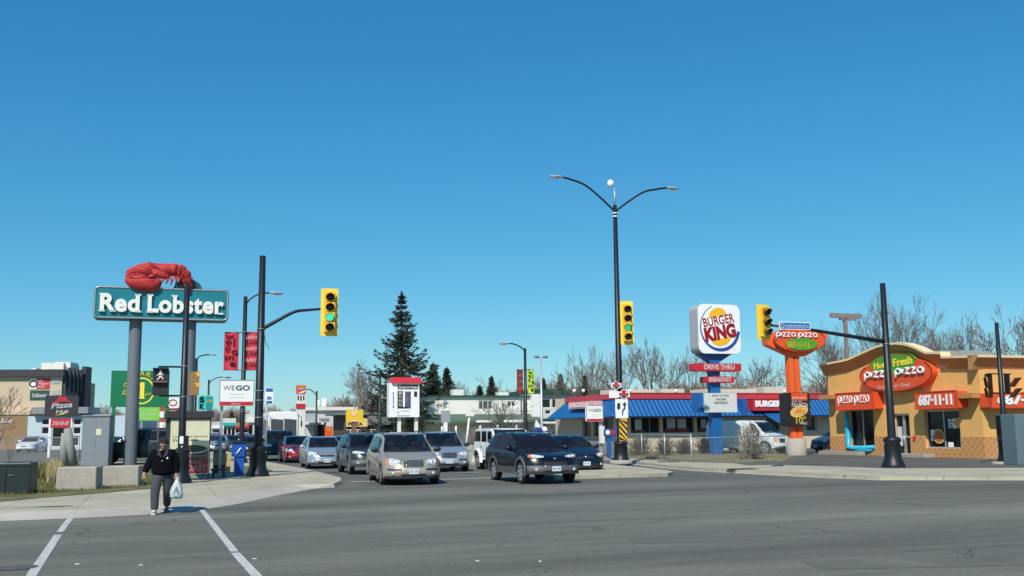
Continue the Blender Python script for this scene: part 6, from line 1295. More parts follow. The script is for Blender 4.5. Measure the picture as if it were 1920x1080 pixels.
# ---------------- trees and shrubs ----------------
m_bark = M('bark_grey', (.13, .105, .085), .9, var=.25, scale=8); m_bark2 = M('bark_brown', (.16, .115, .08), .9, var=.25, scale=8)
m_twig = M('twig_grey', (.20, .165, .14), .9, var=.2); m_twig2 = M('twig_brown', (.30, .24, .20), .9, var=.25)
m_spruce = M('spruce_needles', (.040, .058, .038), .8, var=.5, scale=1.4); m_spr2 = M('conifer_needles', (.05, .06, .03), .8, var=.5, scale=1.4)
def tubes_np(segs, n=4):
    """segs: list of (p0, p1, r0, r1) -> verts, faces"""
    a = np.array([s[0] for s in segs], float); b = np.array([s[1] for s in segs], float); r0 = np.array([s[2] for s in segs]); r1 = np.array([s[3] for s in segs])
    t = b-a; t /= np.linalg.norm(t, axis=1, keepdims=True)+1e-9; ref = np.where(np.abs(t[:, 2:3]) > .9, np.array([[1., 0, 0]]), np.array([[0, 0, 1.]])); u = np.cross(t, ref); u /= np.linalg.norm(u, axis=1, keepdims=True); v = np.cross(t, u)
    V = []
    for c, r in ((a, r0), (b, r1)):
        for k in range(n):
            an = 2*math.pi*k/n; V.append(c+(u*math.cos(an)+v*math.sin(an))*r[:, None])
    V = np.stack(V, 1).reshape(-1, 3); m = len(segs); base = (np.arange(m)*2*n)[:, None, None]
    q = np.array([[k, (k+1) % n, n+(k+1) % n, n+k] for k in range(n)])[None]; return V, (base+q).reshape(-1, 4)
def mesh_np(name, V, F, mat):
    me = bpy.data.meshes.new(name); me.vertices.add(len(V)); me.vertices.foreach_set('co', np.asarray(V, np.float32).ravel()); k = F.shape[1]
    me.loops.add(F.size); me.loops.foreach_set('vertex_index', F.ravel().astype(np.int32)); me.polygons.add(len(F)); me.polygons.foreach_set('loop_start', np.arange(0, F.size, k, dtype=np.int32))
    me.update(calc_edges=True); me.materials.append(mat); return me
def bare_tree(seed, H=10., spread=.55, trunk=.28, r0=.24, levels=6, upright=.35, twig=.022, kids=(3, 4), fork=False):
    rnd = random.Random(seed); T = []; C_ = []
    def br(p, d, L, r, lv):
        n = 3 if lv > 1 else 2; q = p; pts = [p]
        for i in range(n):
            d = (d+Vector((rnd.gauss(0, .11), rnd.gauss(0, .11), rnd.gauss(0, .07)+upright*.14))).normalized(); q2 = q+d*L/n
            ra, rb = r*(1-.4*i/n), r*(1-.4*(i+1)/n); (T if lv == levels else C_).append((q, q2, max(ra, twig), max(rb, twig))); q = q2; pts.append(q)
        if lv == 0: return
        nk = rnd.randint(*kids)+(2 if lv == levels else (1 if rnd.random() < .26 else 0))
        for k in range(nk):
            t = rnd.uniform(.35, 1) if k else 1.; i = min(int(t*n), n-1); o = pts[i].lerp(pts[i+1], t*n-i if t < 1 else 1)
            az = rnd.uniform(0, 6.283); s_ = spread*rnd.uniform(.6, 1.25)*(0.5 if k == 0 else 1)
            side = d.orthogonal().normalized(); side = Matrix.Rotation(az, 3, d) @ side
            br(o, (d*math.cos(s_)+side*math.sin(s_)).normalized(), L*rnd.uniform(.66, .9), r*.60, lv-1)
    br(Vector((0, 0, 0)), Vector((0, 0, 1)), H*trunk, r0, levels)
    hmax = max(s[1].z for s in C_); k = H/hmax
    def mk(S): V, F = tubes_np(S, 3 if S is C_ else 8); V = np.array(V)*k; return V, F
    return mk(T), mk(C_), len(C_)
TV = [bare_tree(3, 10, .50, .22, .17, 7, kids=(2, 2), twig=.011, upright=.35), bare_tree(8, 10, .42, .26, .15, 7, upright=.5, kids=(2, 2), twig=.011), bare_tree(15, 10, .55, .16, .16, 7, upright=.3, kids=(2, 2), twig=.011)]
TM = [(mesh_np('trunk', *a, m_bark), mesh_np('branches', *b, m_twig if i != 1 else m_bark2)) for i, (a, b, c) in enumerate(TV)]
def tree(px, py_top, d, var, lab, wsc=1., group='bare trees behind the buildings', rz=0., basez=0.):
    p = A(px, 800, d); h = A(px, py_top, d).z-basez; root = thing('bare_tree', lab, 'tree', (p.x, p.y, basez), rz, group); k = h/10.
    root.scale = (k*wsc, k*wsc, k)
    for nm, me in zip(('trunk', 'branches'), TM[var]): o = bpy.data.objects.new(nm, me); sc.collection.objects.link(o); o.parent = root
    return root
for a in ((662, 668, 128, 0, 'wide bare tree with pale trunk between the bank pylon and the spruce', .95, 20), (698, 690, 135, 2, 'lower bare tree hugging the left side of the spruce', 1., 70),
    (1118, 640, 100, 1, 'slender bare tree just left of the tall light pole', .9, 5), (1178, 655, 104, 0, 'bare tree right of the tall light pole above the blue roof', .85, 130), (1230, 632, 106, 2, 'spreading bare tree midway between the light pole and the white burger cabinet', .85, 40),
    (1288, 640, 104, 1, 'bare tree directly left of the white burger cabinet', .9, 210), (1085, 672, 118, 2, 'thin bare tree above the motel wing roof', .8, 300), (1420, 668, 108, 2, 'low bare tree behind the mast arm signal head', 1., 160),
    (1545, 640, 100, 2, 'bushy bare tree just right of the pizza pylon', .9, 250), (1590, 596, 96, 1, 'tall bare tree beside the weathered board', .85, 80), (1655, 535, 92, 0, 'tallest bare tree rising behind the ochre parapet', .82, 10),
    (1700, 560, 96, 1, 'tall forked bare tree right of the mast arm pole top', .8, 190), (1760, 612, 92, 2, 'bare tree over the restaurant roof units', .8, 330), (1800, 600, 96, 1, 'bare tree left of the right edge signal pole', .8, 120), (1850, 580, 90, 0, 'bare tree immediately left of the right edge pole top', .75, 60), (1915, 562, 92, 2, 'bare tree at the right edge of the photo', .8, 270),
    (1010, 700, 150, 0, 'distant bare tree behind the lime banner', .9, 45), (880, 712, 190, 2, 'small distant bare tree beyond the white motel', 1.1, 15), (945, 704, 170, 1, 'distant bare tree behind the motel roof unit', 1., 100), (-6, 712, 60, 2, 'bare tree cut by the left edge before the hotel', .8, 33)):
    tree(a[0], a[1], a[2], a[3], a[4], a[5], rz=a[6])
# small bare tree in front of the motel and pale blossom tree
rt = tree(945, 742, 78, 2, 'small bare tree with curving limbs in front of the white motel', 1.25, None, 140)
def foliage(fn_pts, size, seed, name, mat):
    rnd = np.random.default_rng(seed); P_ = fn_pts(rnd); n = len(P_); d1 = rnd.normal(size=(n, 3)); d1 /= np.linalg.norm(d1, axis=1, keepdims=True); d2 = rnd.normal(size=(n, 3)); d2 -= d1*(d1*d2).sum(1, keepdims=True); d2 /= np.linalg.norm(d2, axis=1, keepdims=True)
    s_ = size*rnd.uniform(.6, 1.3, (n, 1)); V = np.stack([P_-d1*s_, P_-d2*s_*.4, P_+d1*s_, P_+d2*s_*.4], 1).reshape(-1, 3); F = np.arange(4*n).reshape(-1, 4); return mesh_np(name, V, F, mat)
def blossom(px, py, d, lab, mat, h, wr, n=2600):
    p = A(px, 800, d); ht = A(px, py, d).z; root = tree(px, py, d, 2, lab, 1.2, None, 25); root['label'] = lab; k = root.scale[2]
    def pts(r):
        a = TV[2][1][0]; idx = r.integers(0, len(a), n); return a[idx]+r.normal(0, .12, (n, 3))
    o = bpy.data.objects.new('blossom', foliage(pts, .09, 5, 'blossom', mat)); sc.collection.objects.link(o); o.parent = root
blossom(1440, 702, 92, 'pale pink blossoming tree behind the burger restaurant roof', M('pink_blossom', (.55, .40, .38), .8, var=.3), 4, 3)
blossom(1405, 706, 94, 'second paler blossoming tree close to the breakfast board', M('pale_blossom', (.48, .38, .35), .8, var=.3), 4, 3)
# spruces
def spruce(H, Wd, seed, dens=1., droop=.5, mat=m_spruce, zs=1.):
    rnd = random.Random(seed); segs = []; pts = []; z = H*.06
    while z < H*.985:
        f = (z/H); L_ = Wd*(1-f)**1.02*rnd.uniform(.75, 1.1)+.08; L_ = min(L_, Wd*.5*rnd.uniform(.85, 1.1)); nb = max(4, int((8-3*f)*dens))
        for k in range(nb):
            az = rnd.uniform(0, 6.283); l = L_*(rnd.uniform(1.0, 1.22) if rnd.random() < .22 else rnd.uniform(.6, 1.)); p = Vector((0, 0, z)); d = Vector((math.cos(az), math.sin(az), 0)); m = max(4, int(l/.35)); pv = p
            for i in range(1, m+1):
                t = i/m; q = p+d*l*t+Vector((0, 0, -droop*l*.42*math.sin(t*2.3)+.22*l*t*t*(1.2)))
                segs.append((pv, q, .05*(1-t)+.015, .05*(1-t)+.012)); wv = (q-pv)
                for j in range(int(9*dens)):
                    u = rnd.random(); c = pv+wv*u; sd = Vector((-d.y, d.x, 0))*rnd.gauss(0, .17*(1.15-t)+.05)*(1+l*.25); pts.append((c+sd+Vector((0, 0, -abs(rnd.gauss(0, .16)))), (d*.7+sd*1.5+Vector((0, 0, -.35+.3*t))).normalized()))
                pv = q
        z += H*.016*zs*rnd.uniform(.7, 1.4)
    for i in range(90): t = rnd.random(); a = rnd.uniform(0, 6.28); pts.append((Vector((math.cos(a)*.25*t*H/15, math.sin(a)*.25*t*H/15, H*(1-.07*t))), Vector((math.cos(a)*.6, math.sin(a)*.6, .8)).normalized()))
    P_ = np.array([p[0][:] for p in pts]); D_ = np.array([p[1][:] for p in pts]); r = np.random.default_rng(seed); n = len(P_); s_ = ((.07+.0065*H)*r.uniform(.6, 1.5, (n, 1))); up = r.normal(size=(n, 3)); up -= D_*(up*D_).sum(1, keepdims=True); up /= np.linalg.norm(up, axis=1, keepdims=True)
    V = np.stack([P_-D_*s_, P_-up*s_*.32, P_+D_*s_, P_+up*s_*.32], 1).reshape(-1, 3); F = np.arange(4*n).reshape(-1, 4)
    return mesh_np('crown', V, F, mat), mesh_np('branches', *tubes_np(segs, 3), m_bark), MB().tube([(0, 0, 0), (0, 0, H*.5), (0, 0, H*.985)], [H*.016, H*.009, .02], 8)
def put_spruce(px, py, d, Wpx, seed, lab, dens=1., droop=.5, mat=m_spruce, group='evergreens behind the buildings', sh=None, zs=1.):
    p = A(px, 800, d); H = A(px, py, d).z; s = FPX/d
    cr, bs, tk = sh or spruce(H, Wpx/s, seed, dens, droop, mat, zs)
    root = thing('spruce_tree', lab, 'tree', (p.x, p.y, 0), 0, group); tk.build('trunk', m_bark, root)
    for nm, me in (('crown', cr), ('branches', bs)): o = bpy.data.objects.new(nm, me); sc.collection.objects.link(o); o.parent = root
    return (cr, bs, tk), H, root
put_spruce(752, 548, 112, 140, 21, 'very tall ragged dark spruce standing above the motel pylon', 1.25, .8, zs=1.75)
sh, H0, _ = put_spruce(812, 680, 118, 84, 5, 'dark spruce just right of the tall one', 1.1)
for px, py, d, lab, ws in ((838, 688, 122, 'second shorter spruce right of the tall one', 1.), (922, 704, 128, 'lone small spruce above the motel roof', .8), (900, 722, 132, 'low spruce left of the lone small spruce', 1.), (1052, 700, 130, 'small spruce behind the motel wing', .8), (1020, 708, 140, 'distant spruce just behind the double headed lamp', .8), (650, 752, 210, 'distant conifer behind the yellow sign', 1.2), (434, 772, 230, 'dark conifer far down the street under the transit sign', 1.3), (1098, 702, 118, 'greyish spruce left of the tall light pole', .7)):
    p = A(px, 800, d); k = A(px, py, d).z/H0; root = thing('spruce_tree', lab, 'tree', (p.x, p.y, 0), px % 360, 'evergreens behind the buildings'); root.scale = (k*ws, k*ws, k); sh[2].build('trunk', m_bark, root)
    for nm, me in (('crown', sh[0]), ('branches', sh[1])): o = bpy.data.objects.new(nm, me); sc.collection.objects.link(o); o.parent = root
put_spruce(705, 738, 130, 60, 9, 'broad olive evergreen mass low left of the spruce', 1.0, .3, m_spr2)
put_spruce(775, 742, 108, 52, 10, 'broad olive evergreen behind the motel pylon', 1.0, .3, m_spr2)
put_spruce(735, 770, 127, 50, 11, 'low dark evergreen shrub beneath the spruce', 1.0, .3, m_spr2)
# far woodland: one brown grey mass of small bare trees
lo_ = [bare_tree(40+i, 10, .6, .22, .16, 5, twig=.030, kids=(3, 3), upright=.5) for i in range(3)]
rg = random.Random(77); VV = []; FF = []; o_ = 0
def wood(px0, px1, py, d0, d1, n):
    global o_
    for i in range(n):
        px = rg.uniform(px0, px1); d = rg.uniform(d0, d1); p = A(px, 800, d); h = (A(px, py+rg.uniform(-9, 12), d).z)/10; a = rg.uniform(0, 6.28); ca, sa = math.cos(a), math.sin(a)
        for part in (0, 1):
            V, F = lo_[i % 3][part]; V = V*np.array([h*1.15, h*1.15, h]); V = np.stack([V[:, 0]*ca-V[:, 1]*sa+p.x, V[:, 0]*sa+V[:, 1]*ca+p.y, V[:, 2]], 1)
            VV.append(V); FF.append(F+o_) if F.shape[1] == 4 else None; o_ += len(V)
wood(150, 700, 764, 240, 330, 60); wood(600, 760, 742, 190, 230, 16); wood(760, 1010, 734, 190, 250, 26); wood(1000, 1320, 716, 160, 220, 26); wood(1300, 1600, 714, 160, 220, 24); wood(1560, 1960, 700, 150, 210, 16)
me = mesh_np('woodland', np.concatenate(VV), np.concatenate(FF), m_twig2); o = bpy.data.objects.new('woodland', me); sc.collection.objects.link(o); o['kind'] = 'stuff'
tag(o, 'brown leafless woodland filling the horizon behind the buildings', 'woodland')
# shrubs along the wire fence
def shrub(px, py, w_, h_, lab, mat, seed, d=None):
    p = G(px, py, .12); root = thing('shrub', lab, 'shrub', (p.x, p.y, .12), 0, 'leafless shrubs along the wire fence'); rnd = random.Random(seed); S_ = []
    for i in range(150):
        az = rnd.uniform(0, 6.28); el = rnd.uniform(.15, 1.5); q = Vector((rnd.gauss(0, .08), rnd.gauss(0, .08), 0)); dd = Vector((math.cos(az)*math.cos(el)*w_, math.sin(az)*math.cos(el)*w_, math.sin(el)*h_))
        for k in range(4): q2 = q+dd*.25+Vector((rnd.gauss(0, .05), rnd.gauss(0, .05), rnd.gauss(0, .03))); S_.append((q, q2, .014, .010)); (S_.append((q2, q2+Vector((rnd.gauss(0, .12), rnd.gauss(0, .12), rnd.gauss(.06, .1))), .009, .006))); q = q2
    o = bpy.data.objects.new('twigs', mesh_np('twigs', *tubes_np(S_, 3), mat)); sc.collection.objects.link(o); o.parent = root
    o = bpy.data.objects.new('dry_leaves', foliage(lambda r: np.array([s[1][:] for s in S_])[r.integers(0, len(S_), 700)]+r.normal(0, .04, (700, 3)), .035, seed, 'dry_leaves', mat)); sc.collection.objects.link(o); o.parent = root
m_shb = M('dry_shrub', (.12, .085, .055), .9, var=.3); m_shg = M('greenish_shrub', (.12, .12, .075), .9, var=.3); m_shp = M('pale_shrub', (.27, .24, .20), .9, var=.3)
shrub(1322, 852, .62, .95, 'dark brown rounded shrub nearest the blue sign post', m_shb, 1); shrub(1284, 853, .6, .9, 'brown rounded shrub second from the blue sign post', m_shb, 2)
shrub(1248, 855, .62, .95, 'greenish grey rounded shrub third from the blue sign post', m_shg, 3); shrub(1200, 855, .9, 1.1, 'wide scrubby shrub right of the hazard board', m_shg, 4)
shrub(1408, 862, 1.0, 1.75, 'tall pale twiggy shrub in front of the cargo van', m_shp, 5)
shrub(890, 834, 1.6, 1.8, 'pale shrubby patch between the silver minivan and the motel', m_shp, 6)
# ---------------- fences, boxes, street furniture ----------------
def chainlink(name='wire_mesh'):
    m = bpy.data.materials.new(name); m.use_nodes = True; n = m.node_tree; L = n.links.new; b = n.nodes['Principled BSDF']; b.inputs['Base Color'].default_value = (.3, .3, .3, 1); b.inputs['Roughness'].default_value = .5
    tc = n.nodes.new('ShaderNodeTexCoord'); mp = n.nodes.new('ShaderNodeMapping'); mp.inputs['Rotation'].default_value = (0, R(45), 0); mp.inputs['Scale'].default_value = (14, 0, 14); L(tc.outputs['Object'], mp.inputs[0])
    sp = n.nodes.new('ShaderNodeSeparateXYZ'); L(mp.outputs[0], sp.inputs[0]); outs = []
    for i in (0, 2):
        f = n.nodes.new('ShaderNodeMath'); f.operation = 'FRACT'; L(sp.outputs[i], f.inputs[0]); g = n.nodes.new('ShaderNodeMath'); g.operation = 'LESS_THAN'; g.inputs[1].default_value = .10; L(f.outputs[0], g.inputs[0]); outs.append(g)
    mx = n.nodes.new('ShaderNodeMath'); mx.operation = 'MAXIMUM'; L(outs[0].outputs[0], mx.inputs[0]); L(outs[1].outputs[0], mx.inputs[1]); L(mx.outputs[0], b.inputs['Alpha']); return m
m_chain = chainlink()
def fence(lab, pts, top, posts=True):
    """pts: ground pixel of each post"""
    W_ = [G(a, b, .12) for a, b in pts]; o0 = W_[0]; root = thing('wire_fence', lab, 'fence', o0); ps_ = [q-o0 for q in W_]
    for q in ps_: MB().tube([(q.x, q.y, 0), (q.x, q.y, top+.05)], .035, 8).build('post', m_gal, root)
    MB().tube([(q.x, q.y, top) for q in ps_], .022, 6).build('top_rail', m_gal, root)
    for a, b in zip(ps_[:-1], ps_[1:]):
        d = b-a; l = d.length; mo = MB().rect(0, l, .03, top, 0).build('mesh_panel', m_chain, root); mo.location = a; mo.rotation_euler.z = math.atan2(d.y, d.x)
fence('galvanised wire fence in front of the burger restaurant', [(1130, 853), (1204, 858), (1247, 862), (1297, 867)], 1.30)
fence('lower wire fence right of the burger pylon', [(1297.5, 867), (1388, 862), (1475, 857)], 1.15)
fence('wire fence across the front of the left parking lot', [(-60, 866), (93, 868), (146, 869)], 1.45)
def blk(name, lab, cat, px0, px1, py0, py1, dep, mat, z0=.12, phi=GR, group=None, r=.04):
    p = G((px0+px1)/2, py1, z0); P = Pl(px0, p.y-dep*0, phi, z0); root = plthing(name, lab, cat, P, group); x0, _ = P(px0, py1); x1, z1 = P(px1, py0); return root, P, x1-x0, P((px0+px1)/2, py0)[1]
# rough concrete blocks
for px0, px1, py0, py1, lab in ((108, 187, 876, 920, 'rough beige concrete block left of its pair on the grass'), (194, 265, 874, 914, 'rough beige concrete block at the foot of the left sign pillar')):
    root, P, w_, h_ = blk('concrete_block', lab, 'block', px0, px1, py0, py1, .6, m_conc, group='concrete blocks on the verge', phi=8)
    b = MB(); b.box((w_/2, .45, h_/2), (w_, .8, h_), taper=.97); o = b.build('slab', m_conc, root); bv = o.modifiers.new('soft_edges', 'BEVEL'); bv.width = .035; bv.segments = 3
# dark green box, utility cabinets
root, P, w_, h_ = blk('dark_utility_box', 'dark green black utility box on the grass at the left edge', 'utility box', 8, 65, 868, 928, .7, m_bk, phi=8); m_dgb = M('dark_green_box', (.012, .022, .020), .45, var=.2)
o = MB().box((w_/2-.05, .35, h_/2), (w_+.1, .7, h_)).build('cabinet', m_dgb, root); bv = o.modifiers.new('soft_edges', 'BEVEL'); bv.width = .02; bv.segments = 2
MB().box((w_*.14, -.015, h_/2), (.02, .02, h_*.94)).box((w_/2-.05, -.01, h_-.06), (w_+.12, .03, .04)).build('panel_seam', m_bk, root); MB().box((w_*.35, -.03, h_*.62), (.14, .02, .015)).build('handle', m_grey, root)
root, P, w_, h_ = blk('utility_cabinet', 'tall grey steel utility cabinet with small yellow notice behind the concrete blocks', 'utility box', 154, 210, 781, 874, .9, m_grey, phi=8)
o = MB().box((w_/2, .45, h_/2), (w_, .9, h_)).build('cabinet', M('cabinet_grey', (.20, .23, .25), .5, var=.06), root); bv = o.modifiers.new('soft_edges', 'BEVEL'); bv.width = .03; bv.segments = 2
MB().box((w_/2, .45, h_+.04), (w_+.08, 1.0, .06)).build('lid', M('cabinet_grey', 0), root); x, z = P(185, 810); MB().rect(x-.13, x+.13, z-.16, z+.16, -.012).build('notice', M('cream_notice', (.65, .62, .42), .6), root)
MB().box((w_*.5, -.004, h_/2), (.012, .012, h_*.94)).build('door_seam', m_grey, root)
root, P, w_, h_ = blk('utility_cabinet', 'blue grey steel utility cabinet cut by the right edge', 'utility box', 1904, 1950, 776, 872, .9, m_grey, phi=12)
o = MB().box((w_/2, .45, h_/2), (w_, .9, h_)).build('cabinet', M('cabinet_bluegrey', (.11, .16, .17), .5, var=.06), root); bv = o.modifiers.new('soft_edges', 'BEVEL'); bv.width = .03; bv.segments = 2
MB().box((w_*.12, -.006, h_/2), (.012, .012, h_*.94)).build('door_seam', m_grey, root)
# leaning timber stumps
for k, (pts, r_, lab) in enumerate((([(122, 874), (120, 840), (122, 812)], .20, 'shorter weathered timber post left of its pair'), ([(138, 874), (131, 835), (127, 803)], .22, 'taller leaning weathered timber post beside the grey cabinet'))):
    P = Pl(130, 50, GR, .13); root = plthing('timber_post', lab, 'post', P, 'weathered timber posts'); MB().tube([(P(a, b)[0], 0, P(a, b)[1]) for a, b in pts], [r_, r_*.95, r_*.85], 12).build('post', M('weathered_timber', (.27, .26, .24), .9, var=.2, scale=5), root)
# bus shelter
P = Pl(314, 36, GR, .12); root = plthing('bus_shelter', 'bus shelter with a coffee advert panel behind the pedestrian signal pole', 'bus shelter', P)
x0 = P(313, 800)[0]; x1 = P(396, 800)[0]; zt = P(355, 771)[1]; zr0 = P(355, 783)[1]; m_sh = M('shelter_frame', (.035, .035, .04), .45)
MB().box(((x0+x1)/2, 1.9, (zt+zr0)/2), (x1-x0+.15, 4.2, zt-zr0)).build('roof', m_sh, root)
f = MB()
for x in (x0+.06, x1-.06):
    for y in (0, 3.8): f.box((x, y, zr0/2), (.09, .09, zr0))
f.box(((x0+x1)/2, 0, .25), (x1-x0-.2, .07, .07)); f.box(((x0+x1)/2, 0, zr0-.08), (x1-x0-.2, .07, .10)); f.build('frame', m_sh, root)
a0 = P(320, 800)[0]; a1 = P(393, 800)[0]; az1 = P(355, 787)[1]; az0 = P(355, 889)[1]; am = P(355, 842)[1]
ad = MB().rect(a0, a1, az0, az1, -.10, .10).build('advert_panel', M('advert_cream', (.66, .63, .42), .4, var=.10, scale=.8), root)
cup = MB(); cx = a0+(a1-a0)*.62; cup.poly([(cx-.62, am-.02), (min(a1-.03, cx+.58), am-.02), (min(a1-.03, cx+.5), az0+.52), (cx-.5, az0+.52)], -.104); cup.build('advert_cup', M('cup_brown', (.10, .065, .045), .4), ad)
cup = MB(); cup.ell((cx-.06, am), .51, .14, -.108); cup.build('coffee', M('coffee_dark', (.05, .035, .025), .3), ad); cup = MB(); cup.ring((cx-.06, am), .52, .145, .03, -.110, 180, 360); cup.build('cup_rim', m_wtxt, ad)
cup = MB(); cup.rect(a0+.3, a1-.02, az0+.02, az0+.52, -.106); cup.build('advert_red', M('advert_maroon', (.26, .015, .025), .4, var=.3, scale=5), ad)
e = MB(); W_ = a1-a0; e.text('Love our new flavoured', a0+W_*.07, a1-W_*.06, az1-.62, az1-.54, -.104, bold=.0); e.text('It’s been a while', a0+W_*.07, a0+W_*.72, az1-.75, az1-.67, -.104); e.build('lettering', M('advert_brown', (.09, .06, .04), .5), ad)
e = MB(); e.text('Tim Hortons', cx-.45, cx+.42, az0+.58, az0+.70, -.112, bold=.01, shear=.2); e.text('ROAST', cx-.42, cx+.45, az0+.1, az0+.32, -.112, bold=.03, shear=.1); e.text('DARK', cx-.42, cx+.30, az0+.36, az0+.48, -.112, bold=.02); e.build('lettering', M('advert_pinkish', (.60, .42, .40), .5), ad)
m_sg = M('shelter_glass', (.35, .42, .42), .1); m_sg.node_tree.nodes['Principled BSDF'].inputs['Alpha'].default_value = .22
for x in (x0+.06,): g = MB(); g.box((x, 1.95, zr0/2), (.02, 3.6, zr0-.5)); g.build('glass_panel', m_sg, root)
g = MB(); g.box(((x0+x1)/2, 3.8, zr0/2), (x1-x0-.3, .02, zr0-.5)); g.build('glass_panel', m_sg, root)
# bench right of the shelter, bins
P = Pl(408, 38, GR, .12); root = plthing('street_bench', 'dark street bench just right of the shelter advert', 'bench', P); xa, xb = P(396, 880)[0], P(424, 880)[0]; zs_ = P(408, 881)[1]
MB().box(((xa+xb)/2, .2, zs_), (xb-xa, .45, .07)).build('seat', M('dark_red_slats', (.07, .015, .015), .6), root)
for x in (xa+.08, xb-.08): MB().box((x, .2, zs_/2), (.08, .4, zs_)).build('leg', m_black, root)
P = Pl(413, 42, GR, .12); root = plthing('litter_bin', 'black litter bin beyond the bench', 'bin', P); xa, xb = P(401, 860)[0], P(423, 860)[0]; zt = P(412, 846)[1]
MB().box(((xa+xb)/2, .25, zt/2), (xb-xa, .5, zt), taper=1.05).build('bin_body', M('bin_black', (.02, .025, .028), .5), root); MB().box(((xa+xb)/2, .25, zt+.04), (xb-xa+.08, .58, .09)).build('rim', m_bk, root); MB().box((xb+.12, .25, zt*.45), (.16, .4, zt*.8)).build('side_panel', M('tan_panel', (.55, .40, .16), .6), root)
P = Pl(447, 40, GR, .12); root = plthing('recycling_bin', 'bright blue recycling bin left of the tall black pole base', 'bin', P); xa, xb = P(436, 860)[0], P(458, 860)[0]; zt = P(447, 830)[1]; zm = P(447, 856)[1]; m_bb2 = M('bin_blue', (.012, .09, .42), .4, var=.1)
MB().box(((xa+xb)/2+.05, .3, zm/2), ((xb-xa)*.78, .5, zm)).build('bin_body', m_bb2, root); MB().add([(xa, 0, zm), (xb, 0, zm), (xb+.06, 0, zt), (xa, 0, zt), (xa, .65, zm), (xb, .65, zm), (xb+.06, .55, zt-.1), (xa, .55, zt-.1)], [(0, 1, 2, 3), (7, 6, 5, 4), (3, 2, 6, 7), (0, 3, 7, 4), (1, 5, 6, 2), (0, 4, 5, 1)]).build('hood', m_bb2, root)
MB().tube([(xa+.14, -.02, zm+.1), (xb-.14, -.02, zt-.2)], .03, 6).build('arrow_mark', m_wtxt, root); MB().box(((xa+xb)/2+.02, .3, zt+.02), (xb-xa+.1, .7, .05)).build('lid', m_bk, root)
# ---------------- grass tufts ----------------
def tufts(name, lab, region, n, h0, h1, mat, seed, wd=.012):
    rnd = random.Random(seed); V = []; F = []
    for i in range(n):
        x, y = region(rnd); h = rnd.uniform(h0, h1); a = rnd.uniform(0, 6.28); lx, ly = math.cos(a)*h*.35*rnd.random(), math.sin(a)*h*.35*rnd.random(); dx, dy = math.cos(a+1.57)*wd, math.sin(a+1.57)*wd; o = len(V)
        V += [(x-dx, y-dy, .13), (x+dx, y+dy, .13), (x+lx+dx*.3, y+ly+dy*.3, .13+h), (x+lx-dx*.3, y+ly-dy*.3, .13+h)]; F.append((o, o+1, o+2, o+3))
    o = bpy.data.objects.new(name, mesh_np(name, np.array(V), np.array(F), mat)); sc.collection.objects.link(o); o['kind'] = 'stuff'; tag(o, lab, 'grass'); return o
def gpoly(pts):
    P_ = [G(a, b, .13) for a, b in pts]
    def f(r):
        while True:
            u, v = r.random(), r.random(); a = P_[0].lerp(P_[1], u); b = P_[3].lerp(P_[2], u); q = a.lerp(b, v); return q.x, q.y
    return f
m_gr = M('grass_blade', (.15, .15, .05), .8, var=.4, scale=3); m_dg2 = M('dry_blade', (.42, .33, .16), .8, var=.3, scale=3)
tufts('grass', 'short green grass on the left verge', gpoly([(-60, 936), (325, 908), (325, 896), (-60, 880)]), 26000, .03, .10, m_gr, 1, .01)
tufts('dry_grass', 'straw coloured ornamental grass left of the concrete blocks', gpoly([(88, 908), (112, 906), (112, 892), (88, 893)]), 900, .3, .75, m_dg2, 2)
tufts('leafy_clump', 'green leafy clump beside the dark utility box', gpoly([(66, 900), (92, 899), (92, 888), (66, 890)]), 700, .2, .55, m_gr, 3, .03)
tufts('dry_grass_verge', 'dry grass under the wire fence', gpoly([(1130, 857), (1470, 866), (1480, 852), (1130, 849)]), 14000, .03, .10, M('verge_blade', (.24, .21, .12), .8, var=.4, scale=3), 4, .012)
# ---------------- the walking person ----------------
def skinned(name, V, E, Rr, mat, parent, lev=2, root_i=0, loc=None):
    me = bpy.data.meshes.new('tmp'); me.from_pydata(V, E, []); o = bpy.data.objects.new('tmp', me); sc.collection.objects.link(o)
    sk = o.modifiers.new('s', 'SKIN'); sk.use_smooth_shade = True; sb_ = o.modifiers.new('b', 'SUBSURF'); sb_.levels = lev; sb_.render_levels = lev
    for i, r in enumerate(Rr): me.skin_vertices[0].data[i].radius = r if hasattr(r, '__len__') else (r, r); me.skin_vertices[0].data[i].use_root = (i == root_i)
    dg = bpy.context.evaluated_depsgraph_get(); dg.update(); m2 = bpy.data.meshes.new_from_object(o.evaluated_get(dg)); bpy.data.objects.remove(o)
    m2.name = name; m2.materials.clear(); m2.materials.append(mat); r_ = bpy.data.objects.new(name, m2); sc.collection.objects.link(r_); r_.parent = parent
    for p in m2.polygons: p.use_smooth = True
    return r_
pg = G(303, 963, .0); root = thing('person', 'person in black jacket and grey trousers looking down while carrying a white plastic bag', 'person', (pg.x, pg.y, .0), 10)
m_jk = M('black_fleece', (.004, .004, .007), 1.0, var=.3, bump=.2, spec=.12); m_tr = M('grey_trousers', (.05, .055, .06), .85, var=.25, scale=6); m_hair = M('dark_hair', (.020, .013, .010), .7, var=.4, scale=30, bump=.6, bscale=80)
# x right in the picture, -y toward the camera
K_ = .965
def sv(L_): return [(a*K_, b*K_, c*K_) for a, b, c in L_]
